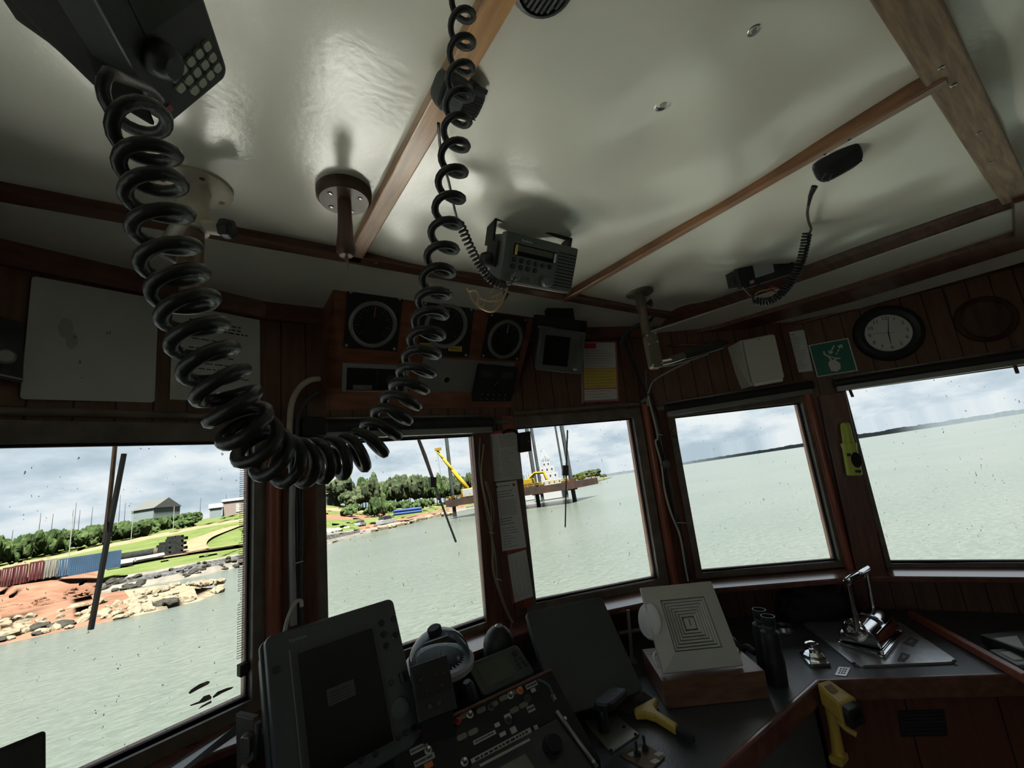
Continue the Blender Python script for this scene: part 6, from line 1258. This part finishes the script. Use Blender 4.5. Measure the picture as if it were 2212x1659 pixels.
MB().lathe(bc+sv*.5+up*.70, up.normalized(), [(.011, 0), (.011, .02)], 14).build('focus_wheel', M_dark, bn)
stp = thing('neck_strap', 'black strap bunched on the dashboard between box and binoculars', 'strap', ond(1600, 1445))
MB().tube(smooth_path([ond(1632, 1410, .05), ond(1612, 1398, .055), ond(1596, 1415, .03), ond(1590, 1440, .02), ond(1620, 1450, .012), ond(1648, 1462, .012)], 6), .011, 6).build('webbing', M_blackm, stp)
M_clear = bpy.data.materials.new('clear_glass'); M_clear.use_nodes = True; pb = M_clear.node_tree.nodes['Principled BSDF']; pb.inputs['Transmission Weight'].default_value = 1; pb.inputs['Roughness'].default_value = .03; pb.inputs['Base Color'].default_value = (.9, .92, .9, 1)
c_ = ond(1692, 1363); t = thing('glass_ring', 'small clear ring shaped dish on the dashboard behind the binoculars', 'dish', c_); MB().lathe(c_, (0, 0, 1), [(.040, 0), (.042, .003), (.034, .006), (.030, .020), (.032, .022), (.027, .022), (.026, .008)], 28, cap=False).build('dish', M_steel, t)
# ---- dark cloth heap against the apron
c_ = ond(1755, 1325); bm = bmesh.new(); bmesh.ops.create_icosphere(bm, subdivisions=4, radius=1)
for v in bm.verts:
    d_ = v.co.normalized(); k = 1+.28*noise.noise(d_*2.1)+.14*noise.noise(d_*5)+.05*noise.noise(d_*11); v.co = V((d_.x*k*.14, d_.y*k*.055, max(0, d_.z*k*.085+.05)+.002))
me = bpy.data.meshes.new('cloth_bag'); bm.to_mesh(me); bm.free(); me.materials.append(mat('black_cloth', (.014, .014, .017), .85)); [setattr(p_, 'use_smooth', True) for p_ in me.polygons]
o = bpy.data.objects.new('cloth_bag', me); COL.objects.link(o); o.location = c_+wn(4)*.05; o.rotation_euler = (0, 0, -math.radians(40)); tag(o, 'black cloth bag slumped at the back of the dashboard behind the throttle', 'bag')
# ---- grey tilted flat screen cover
F = Q('cover', (1128, 1322), (1304, 1289), (1388, 1496), (1216, 1546), 1.33, n=(-.11, -.78, .62)); cv = thing('flat_display', 'plain dark grey flat display cover tilted on the dashboard left of the grille', 'display', F.p(.5, 1))
mb = MB(); rslab(mb, F, 0, 1, 0, 1, -.022, 0, .012); mb.build('cover', M_dark, cv, bevel=.003); mb = MB(); mb.box(F, .05, .95, .06, .94, -.06, -.022); mb.build('back_case', M_blackm, cv)
mb = MB(); q = [F.p(.15, .8, -.035), F.p(.92, .8, -.035), F.p(.92, .5, -.07), F.p(.15, .5, -.07)]; mb.hexa([V((p.x, p.y, ZD+.001)) for p in q]+q); mb.build('wedge_stand', M_blackm, cv)
t = thing('metal_bracket', 'thin upright slotted metal strip on a foot beside the wooden box', 'bracket', ond(1367, 1432)); a, b = onplane(1366, 1430, ond(1366, 1432), V((CF.x, CF.y, 0)).normalized()), onplane(1357, 1318, ond(1366, 1432), V((CF.x, CF.y, 0)).normalized())
s_ = CR*.006; MB().hexa([a-s_, a+s_, a+s_+CF*.003, a-s_+CF*.003, b-s_, b+s_, b+s_+CF*.003, b-s_+CF*.003]).build('strip', M_steel, t)
MB().hexa([a-s_*2-CF*.01, a+s_*3-CF*.01, a+s_*3+CF*.02, a-s_*2+CF*.02]+[p+V((0, 0, .006)) for p in (a-s_*2-CF*.01, a+s_*3-CF*.01, a+s_*3+CF*.02, a-s_*2+CF*.02)]).build('foot', M_steel, t); MB().lathe(a+V((0, 0, .05))-CF*.001, -CF, [(.004, 0), (.003, .003)], 8).build('bolt', M_steel, t)
tag(MB().tube([onz(1336, 1368, ZD+.05), onz(1392, 1358, ZD+.05)], .009, 10).build('grey_tube', M_greyal), 'short grey tube lying behind the metal strip below the window', 'tube')
# ---- brush with yellow handle
nn_ = V((0, 0, 1)); br = thing('deck_brush', 'worn brush with dark bristles and yellow handle lying on the dashboard', 'brush', ond(1410, 1550))
def flat(pts, h0, h1, nm, m, bev=.004): return MB().prism([onz(x_, y_, ZD+h0) for x_, y_ in pts], (0, 0, h1-h0)).build(nm, m, br, bevel=bev)
flat([(1318, 1530), (1392, 1505), (1416, 1524), (1372, 1548)], .002, .020, 'bristles', mat('dark_bristle', (.05, .03, .025), .9, bump=1, bscale=300))
flat([(1371, 1546), (1419, 1520), (1424, 1527), (1416, 1540), (1424, 1552), (1468, 1581), (1462, 1592), (1415, 1562), (1395, 1556), (1374, 1557)], .004, .026, 'handle', M_yel, .006); flat([(1466, 1580), (1504, 1603), (1500, 1609), (1460, 1592)], .006, .024, 'handle_tip', M_blackm, .004)
# ---- steel joystick plate and switch plate
q = [ond(*p, .0005) for p in ((1262, 1560), (1335, 1550), (1381, 1588), (1320, 1629))]; jp_ = thing('joystick_plate', 'square steel plate with a black joystick on the dashboard', 'control', sum(q, V())/4)
MB().prism(q, (0, 0, .004)).build('plate', mat('yellowed_steel', (.50, .48, .40), .35, metal=.8, var=.15), jp_, bevel=.001)
for p in ((1297, 1606), (1320, 1622), (1373, 1587), (1348, 1571)): MB().lathe(ond(*p, .0045), (0, 0, 1), [(.005, 0), (.004, .003)], 10).build('bolt', M_blackm, jp_)
c_ = ond(1306, 1577, .0045); MB().lathe(c_, (0, 0, 1), [(.017, 0), (.015, .03), (.0135, .05), (.010, .055)], 18).build('rubber_boot', M_blackr, jp_); e_ = c_+V((0, 0, .05)); MB().tube([e_, e_+V((-.008, .004, .03))], .006, 8).build('stick', M_steel, jp_)
kk_ = MB(); f = Fr(e_+V((-.055, -.02, .036)), V((.10, .02, .0)), V((.02, -.05, .004)), V((0, 0, 1))); rslab(kk_, f, 0, 1, 0, 1, -.012, .010, .018); kk_.build('paddle_knob', M_blackr, jp_, bevel=.005)
q = [ond(*p, .0005) for p in ((1338, 1633), (1391, 1607), (1436, 1637), (1404, 1668))]; sp2 = thing('switch_plate', 'small dark plate with two toggle switches and white labels by the joystick', 'switch plate', sum(q, V())/4)
MB().prism(q, (0, 0, .003)).build('plate', M_rust, sp2); f = Fr(q[0], q[1]-q[0], q[3]-q[0], V((0, 0, 1)))
for px, py in ((1377, 1632), (1394, 1620)): c_ = onz(px, py, ZD+.003); MB().lathe(c_, (0, 0, 1), [(.0085, 0), (.0085, .006), (.005, .007), (.005, .010), (.0032, .010), (.004, .030), (.003, .032)], 12).build('toggle', M_blackm, sp2)
for u, v in ((.18, .12), (.55, .10), (.35, .72), (.72, .55)): MB().box(f, u, u+.22, v, v+.16, .003, .0038).build('white_label', M_paper, sp2)
# ---- yellow pistol grip lamp on the console front
dY = 1.29; yp = thing('pistol_grip_lamp', 'yellow pistol grip hand lamp hooked over the dashboard corner', 'lamp', dep(1810, 1530, dY))
def yprism(pts, d0, d1, nm, m, bev=.006):
    q = [dep(x_, y_, d0) for x_, y_ in pts]; return MB().prism(q, CF*(d1-d0)).build(nm, m, yp, bevel=bev)
A_, B_, C_, D_ = dep(1763, 1475, 1.275), dep(1791, 1466, 1.31), dep(1850, 1507, 1.275), dep(1814, 1523, 1.215)   # top face
dn = V((0, 0, -.058)); MB().hexa([A_+dn, B_+dn, C_+dn, D_+dn, A_, B_, C_, D_]).build('housing', M_yel, yp, bevel=.007)
f = Fr(A_, B_-A_, D_-A_, V((0, 0, 1))); MB().box(f, .25, .75, .22, .55, .0, .0012).build('moulded_label', mat('embossed_label', (.22, .14, .04), .6), yp)
fx = ((C_+D_)*.5-(A_+B_)*.5).normalized(); f = Fr(D_+dn+fx*.004, C_-D_, -dn, fx); mb = MB(); rslab(mb, f, .06, .94, .08, .92, -.006, .012, .012); mb.build('lens_bezel', M_black, yp, bevel=.002); MB().lathe(f.p(.5, .5, .012), fx, [(.020, 0), (.018, .003), (.015, .001)], 20).build('lens', M_screen, yp)
g0 = (C_+D_)*.5+dn-fx*.06; g1 = onplane(1812, 1632, g0, V((CF.x, CF.y, 0)).normalized()); MB().tube([g0+V((0, 0, .01)), g0.lerp(g1, .5), g1], [.0165, .014, .017], 10).build('grip', M_yel, yp); MB().hexa([g1+V((x_, y_, z_)) for z_ in (-.014, .006) for x_, y_ in ((-.031, -.017), (.023, -.017), (.023, .017), (-.031, .017))]).build('grip_foot', M_yel, yp, bevel=.005)
h0 = (A_+B_)*.5+dn+fx*.03; MB().tube(smooth_path([h0, h0+V((0, 0, -.024))-fx*.015, h0+V((0, 0, -.035))+fx*.009, h0+V((0, 0, -.027))+fx*.04], 5), .008, 8).build('trigger_guard', M_yel, yp)
# ---- helm console: black instrument desk with wooden top edge
FC = Q('console', (905, 1586), (1183, 1455), (1300, 1662), (985, 1810), 1.02, n=(-.12, -.62, .78))
hc = thing('helm_console', 'black helm switch console with wooden top edge and rows of labels', 'console', FC.p(.5, .5)); mb = MB(); q = [FC.p(-.2, 0), FC.p(1.03, 0), FC.p(1.03, 1.0), FC.p(-.2, 1.0)]; mb.hexa([V((p.x, p.y, ZD+.001)) for p in q]+q); mb.build('desk_body', M_blackm, hc, bevel=.004)
MB().box(FC, -.2, 1.03, -.035, 0, -.03, .006).build('wooden_edge', M_mahogh, hc, bevel=.003)
def at_c(px, py, n=0): return onplane(px, py, FC.o, FC.n)+FC.n*n
uC, vC = FC.U.normalized(), FC.W.normalized()
def lab(px, py, L, h, m, nm='tape_label', rot=0, txt=False):
    c = at_c(px, py); f = Fr(c-uC*L/2-vC*h/2, uC*L, vC*h, FC.n); b = MB().box(f, 0, 1, 0, 1, 0, .001).build(nm, m, hc)
    if L > .02:
        pm = MB(); u = .06
        while u < .9: w_ = r4.uniform(.03, .08); pm.box(f, u, min(u+w_, .94), .28, .72, .001, .0012); u += w_+.02
        pm.build('print', M_ink, b)
    return b
M_lab = mat('white_tape_label', (.40, .40, .39), .6); M_plab = mat('dim_plastic_label', (.17, .17, .14), .5)
for x_, y_, L, h, m_ in ((1148, 1480, .036, .012, M_lab), (1152, 1491, .014, .010, M_lab), (1196, 1506, .010, .014, M_lab), (1147, 1531, .021, .014, M_lab), (1097, 1549, .018, .014, M_lab), (1074, 1566, .014, .009, M_lab), (1109, 1577, .016, .014, M_lab), (1086, 1586, .017, .009, M_lab),
                         (1047, 1593, .060, .009, M_lab), (905, 1617, .042, .012, M_lab), (917, 1641, .048, .012, M_lab), (1085, 1610, .165, .011, M_lab), (1158, 1572, .011, .011, M_lab), (926, 1653, .02, .011, M_orangel)): lab(x_, y_, L, h, m_)
for x_, y_ in ((978, 1561), (1003, 1546), (1040, 1534), (1066, 1522), (1088, 1508), (1110, 1496), (1111, 1534), (1131, 1523), (998, 1592), (1022, 1581)):
    c = at_c(x_, y_); f = Fr(c-uC*.013-vC*.006, uC*.026, vC*.012, FC.n); mb = MB(); rslab(mb, f, 0, 1, 0, 1, 0, .0012, .0055); mb.build('rounded_label', M_plab, hc)
for x_, y_, m_, nm in ((989, 1559, M_redl, 'pilot_light'), (1123, 1493, M_orangel, 'pilot_light'), (1015, 1545, M_steel, 'toggle_switch'), (1060, 1529, M_dark, 'toggle_switch'), (1102, 1504, M_steel, 'toggle_switch'), (1139, 1510, M_dark, 'toggle_switch'), (1098, 1558, M_dark, 'toggle_switch'), (925, 1622, M_steel, 'toggle_switch'), (1003, 1647, M_steel, 'toggle_switch')):
    c = at_c(x_, y_); MB().lathe(c, FC.n, [(.009, 0), (.009, .004), (.006, .005), (.0055, .012), (.0035, .016)], 14).build(nm, m_, hc)
lw = thing('radio_telephone', 'black radio with a large dial set in the lower helm console', 'radio', at_c(1150, 1640)); u0 = at_c(1199, 1545); f = Fr(at_c(1012, 1652), at_c(1196, 1556)-at_c(1012, 1652), (at_c(1283, 1659)-at_c(1199, 1543)), FC.n); MB().box(f, 0, 1, .05, 1.2, .001, .02).build('body', M_black, lw, bevel=.003)
MB().tube([at_c(1200, 1543, .014), at_c(1287, 1664, .014)], .005, 8).build('side_rail', M_greyal, lw); c = at_c(1190, 1622, .02); MB().lathe(c, FC.n, [(.026, 0), (.026, .004), (.021, .005), (.020, .022), (.017, .024)], 24).build('dial_knob', M_blackm, lw); MB().box(f, .06, .62, .12, .16, .02, .0206).build('print', M_greyal, lw)
for p in ((1217, 1562), (1277, 1655)): MB().lathe(at_c(*p, .02), FC.n, [(.005, 0), (.004, .004)], 10).build('corner_screw', M_steel, lw)
MB().box(f, .1, .5, .3, .9, .02, .021).build('display', M_lcd, lw)
tag(MB().tube(smooth_path([at_c(1160, 1474, .012), at_c(1176, 1484, .018), at_c(1187, 1497, .018), at_c(1195, 1520, .01)], 5), .0028, 6).build('loose_wire', M_dark), 'thin loose wire arching over the right end of the helm console', 'wire')
# ---- instruments behind the console
F = Q('depth', (883, 1441), (966, 1414), (988, 1531), (905, 1562), 1.06, n=(-.25, -.85, .46)); t = thing('depth_display', 'black square depth display with dim red marks behind the helm console', 'display', F.p(.5, 1)); MB().box(F, 0, 1, 0, 1, -.03, 0).build('case', M_black, t, bevel=.002); MB().box(F, .06, .94, .14, .62, 0, .001).build('screen', M_screen, t)
pm = MB()
for u, v in ((.2, .28), (.3, .24), (.55, .36), (.62, .28), (.8, .3), (.3, .5), (.7, .5)): pm.box(F, u, u+.05, v, v+.03, .001, .0014)
pm.build('red_marks', mat('dim_red_marks', (.12, .012, .01), .5), t)
for u in (.34, .58): MB().lathe(F.p(u, .80, 0), F.n, [(.007, 0), (.006, .003)], 12).build('key', M_dark, t)
mb = MB(); q = [F.p(.1, .9, -.03), F.p(.9, .9, -.03), F.p(.9, .9, 0), F.p(.1, .9, 0)]; mb.hexa([V((p.x, p.y, ZD+.001)) for p in q]+q); mb.build('stand', M_blackm, t)
cc = dep(950, 1428, 1.26); ax = V((0, -.12, 1)).normalized(); r = 66*1.26/FPX; t = thing('steering_compass', 'domed steering compass with clear bowl and black top cap on the dashboard', 'compass', cc-ax*.06)
MB().lathe(cc, ax, [(r*1.12, -.012), (r*1.12, .002), (r*1.0, .006)], 40).build('flange', mat('pale_grey_ring', (.42, .43, .44), .4), t); MB().lathe(cc, ax, [(r*1.02, -.06), (r*.98, -.012)], 30).build('base', M_blackm, t)
dome = [(r*math.cos(a), r*.93*math.sin(a)+.004) for a in [i*math.pi/2/12*.99 for i in range(13)]]; gd = MB().lathe(cc, ax, dome, 40, cap=False); gd.build('clear_bowl', glass('compass_glass', (.86, .9, .9)), t)
MB().lathe(cc, ax, [(r*.98, .003), (r*.80, .006), (r*.7, .012), (.001, .012)], 36, cap=False).build('card', M_blackm, t); tk_ = MB()
for i in range(36):
    a = i*math.pi/18; x_ = ax.orthogonal().normalized(); y_ = ax.cross(x_); d = x_*math.cos(a)+y_*math.sin(a); s_ = ax.cross(d); tk_.prism([cc+ax*.0095+d*r*.76-s_*.0012, cc+ax*.0095+d*r*.86-s_*.0012, cc+ax*.0095+d*r*.86+s_*.0012, cc+ax*.0095+d*r*.76+s_*.0012], ax*.001)
tk_.build('card_marks', M_paper, t); MB().tube([cc+ax*.01-V((.005, .02, 0)), cc+ax*.05-V((.005, .02, 0))], .0012, 5).build('lubber_pin', M_paper, t)
tp_ = cc+ax*(r*.93); MB().lathe(tp_-ax*.004+V((-.012, 0, 0)), (ax+V((-.25, 0, 0))).normalized(), [(.021, 0), (.021, .018), (.018, .021)], 24).build('top_cap', M_blackm, t)
cc = dep(1077, 1392, 1.38); r = 33*1.38/FPX; t = thing('compass_cover', 'black egg shaped hood with silver tip between compass and grey display', 'hood', cc-V((0, 0, r))); ax = (ax+V((.05, 0, 0))).normalized()
MB().lathe(cc, ax, [(r*.80, -r*1.5), (r*.98, -r*.4), (r, 0), (r*.93, r*.4), (r*.76, r*.75), (r*.5, r*1.02), (r*.28, r*1.14), (.002, r*1.18)], 32).build('shell', M_black, t); MB().lathe(cc+ax*r*1.13, ax, [(r*.26, 0), (r*.22, r*.08), (r*.08, r*.12)], 16).build('tip', M_steel, t)
F = Q('plotter', (1008, 1435), (1114, 1391), (1160, 1452), (1043, 1502), 1.25, n=(-.02, -.50, .86)); t = thing('chart_plotter', 'small grey green chart plotter with blank screen behind the helm console', 'plotter', F.p(.5, 1)); mb = MB(); rslab(mb, F, 0, 1, 0, 1, -.03, 0, .014); mb.build('case', M_dark, t, bevel=.004)
MB().box(F, .12, .70, .16, .84, 0, .0012).build('screen', M_lcd, t); mb = MB().lathe(F.p(.86, .26, 0), F.n, [(.010, 0), (.009, .003)], 14); mb.build('cursor_pad', M_black, t)
for i in range(6): MB().lathe(F.p(.80+.11*(i % 2), .46+.13*(i//2), 0), F.n, [(.0042, 0), (.0036, .002)], 10).build('key', M_black, t)
mb = MB(); q = [F.p(.2, .95, -.03), F.p(.8, .95, -.03), F.p(.8, .5, -.03), F.p(.2, .5, -.03)]; mb.hexa([V((p.x, p.y, ZD+.001)) for p in q]+q); mb.build('stand', M_blackm, t)
a, b = dep(1024, 1520, 1.13), dep(1008, 1472, 1.13); tag(MB().tube([a, a.lerp(b, .2), a.lerp(b, .8), b], [.017, .017, .0165, .010], 16).build('bracket_knob', M_black), 'tall black clamp knob between depth display and chart plotter', 'knob')
# ---- big radar display
F = Q('radar', (577, 1376), (855, 1288), (906, 1592), (600, 1800), .98, n=(.10, -.90, .40)); rd = thing('radar_display', 'large blue grey radar display with dark screen at the port end of the dashboard', 'display', F.p(.5, 1))
mb = MB(); rslab(mb, F, 0, 1, 0, 1, -.028, 0, .016); mb.build('front_case', M_radar, rd, bevel=.004); mb = MB(); rslab(mb, F, -.02, 1.0, .01, .99, -.05, -.031, .016); mb.build('rear_case', M_radar, rd, bevel=.004); mb = MB(); rslab(mb, F, .0, .96, .06, .94, -.10, -.05, .02); mb.build('back_cover', M_dark, rd, bevel=.004)
MB().box(F, .17, .80, .15, .93, -.002, .001).build('screen_surround', M_dark, rd); MB().box(F, .20, .77, .17, .905, .001, .002).build('screen', M_screen, rd)
fs2 = F.sub(.36, .56, .45, .55, .002); s3 = MB().box(fs2, 0, 1, 0, 1, 0, .0006).build('pale_sticker', mat('dim_sticker', (.09, .09, .085), .6), rd); pm = MB()
for v in (.25, .45, .65, .82): pm.box(fs2, .1, .85, v, v+.06, .0006, .0008)
pm.build('print', M_ink, s3); text('Raytheon', F, .215, .075, .0075, M_greyal, rd, 'lettering', .0006)
def on_r(px, py): return onplane(px, py, F.o, F.n)
def key(px, py, r_, m=M_black, nm='key'): MB().lathe(on_r(px, py), F.n, [(r_, 0), (r_*.95, .0025), (r_*.6, .0035)], 16).build(nm, m, rd)
for px, py in ((824, 1346), (850, 1337), (829, 1370), (855, 1371), (834, 1395), (845, 1475), (860, 1593), (876, 1583), (892, 1573), (811, 1628), (779, 1643)): key(px, py, .0072)
key(597, 1447, .008); a, b = on_r(867, 1452), on_r(872, 1473); MB().tube([a+F.n*.001, b+F.n*.001], .0085, 12).build('rocker_key', M_black, rd); MB().lathe(on_r(864, 1530), F.n, [(.024, 0), (.022, .003), (.012, .005), (.008, .004)], 30).build('trackpad', mat('track_disc', (.09, .10, .11), .35), rd)
MB().box(F, .145, .152, .13, .95, 0, .0015).build('trim_line', M_greyal, rd)
mb = MB(); q = [F.p(.1, .98, -.1), F.p(.55, .98, -.1), F.p(.55, .98, 0), F.p(.1, .98, 0)]; mb.hexa([V((p.x, p.y, ZD+.001)) for p in q]+q); mb.build('plinth', M_blackm, rd)
dB = .93; q = [dep(509, 1545, dB), dep(547, 1554, dB), dep(548, 1640, dB), dep(522, 1662, dB), dep(511, 1658, dB)]; MB().prism(q, CF*.004).build('side_bracket', M_greyal, rd, bevel=.001)
MB().hexa([dep(509, 1545, dB), dep(547, 1554, dB), dep(558, 1546, dB+.06), dep(520, 1538, dB+.06)]+[p+CU*.003 for p in (dep(509, 1545, dB), dep(547, 1554, dB), dep(558, 1546, dB+.06), dep(520, 1538, dB+.06))]).build('bracket_top', M_greyal, rd)
kc_ = dep(538, 1602, dB-.002); f = Fr(kc_-CR*.011+CU*.024-CF*.001, CR*.022, -CU*.048, -CF); mb = MB(); rslab(mb, f, 0, 1, 0, 1, 0, .016, .010); mb.build('clamp_knob', M_greyal, rd, bevel=.003); MB().tube([dep(558, 1560, dB-.005), dep(556, 1640, dB-.005)], .006, 8).build('pivot_strap', M_dark, rd)
MB().tube(smooth_path([dep(526, 1655, dB), dep(534, 1668, dB-.01), dep(548, 1690, dB-.02)], 4), .006, 8).build('cable_tail', M_copper, rd)
q = [dep(358, 1660, .82), dep(509, 1563, .98), dep(512, 1585, .98), dep(406, 1660, .82)]; q[0] = q[0]+(q[0]-q[1])*.6; q[3] = q[3]+(q[3]-q[2])*.8
tag(MB().prism(q, (CF-CU).normalized()*.006).build('metal_bar', mat('blue_grey_bar', (.22, .23, .25), .45), bevel=.001), 'flat grey metal bar slanting below the port window to the radar bracket', 'bar')
F = Q('corner', (-70, 1646), (98, 1574), (100, 1720), (-70, 1790), .66, n=(.2, -.85, .45)); t = thing('black_monitor', 'black monitor corner rising into the lower left edge of the view', 'monitor', F.p(.5, 1)); mb = MB(); rslab(mb, F, 0, 1, 0, 1, -.03, 0, .006); mb.build('case', M_blackm, t, bevel=.002); MB().box(F, .06, .95, .08, .95, 0, .001).build('screen', M_screen, t)
MB().tube([F.p(.5, .9, -.03), V((F.p(.5, .9, -.03).x, F.p(.5, .9, -.03).y, ZD))], .02, 12).build('stand', M_blackm, t)
# lettering to plain meshes
bpy.context.view_layer.update(); dg = bpy.context.evaluated_depsgraph_get()
for o in [o for o in SC.objects if o.type == 'FONT']:
    me = bpy.data.meshes.new_from_object(o.evaluated_get(dg)); n = bpy.data.objects.new('lettering', me); COL.objects.link(n)
    n.parent = o.parent; n.matrix_local = o.matrix_local.copy(); me.materials.clear(); me.materials.append(o.data.materials[0]); nm = o.name
    for k in o.keys(): n[k] = o[k]
    bpy.data.objects.remove(o); n.name = nm.split('.')[0]
bpy.context.view_layer.update()
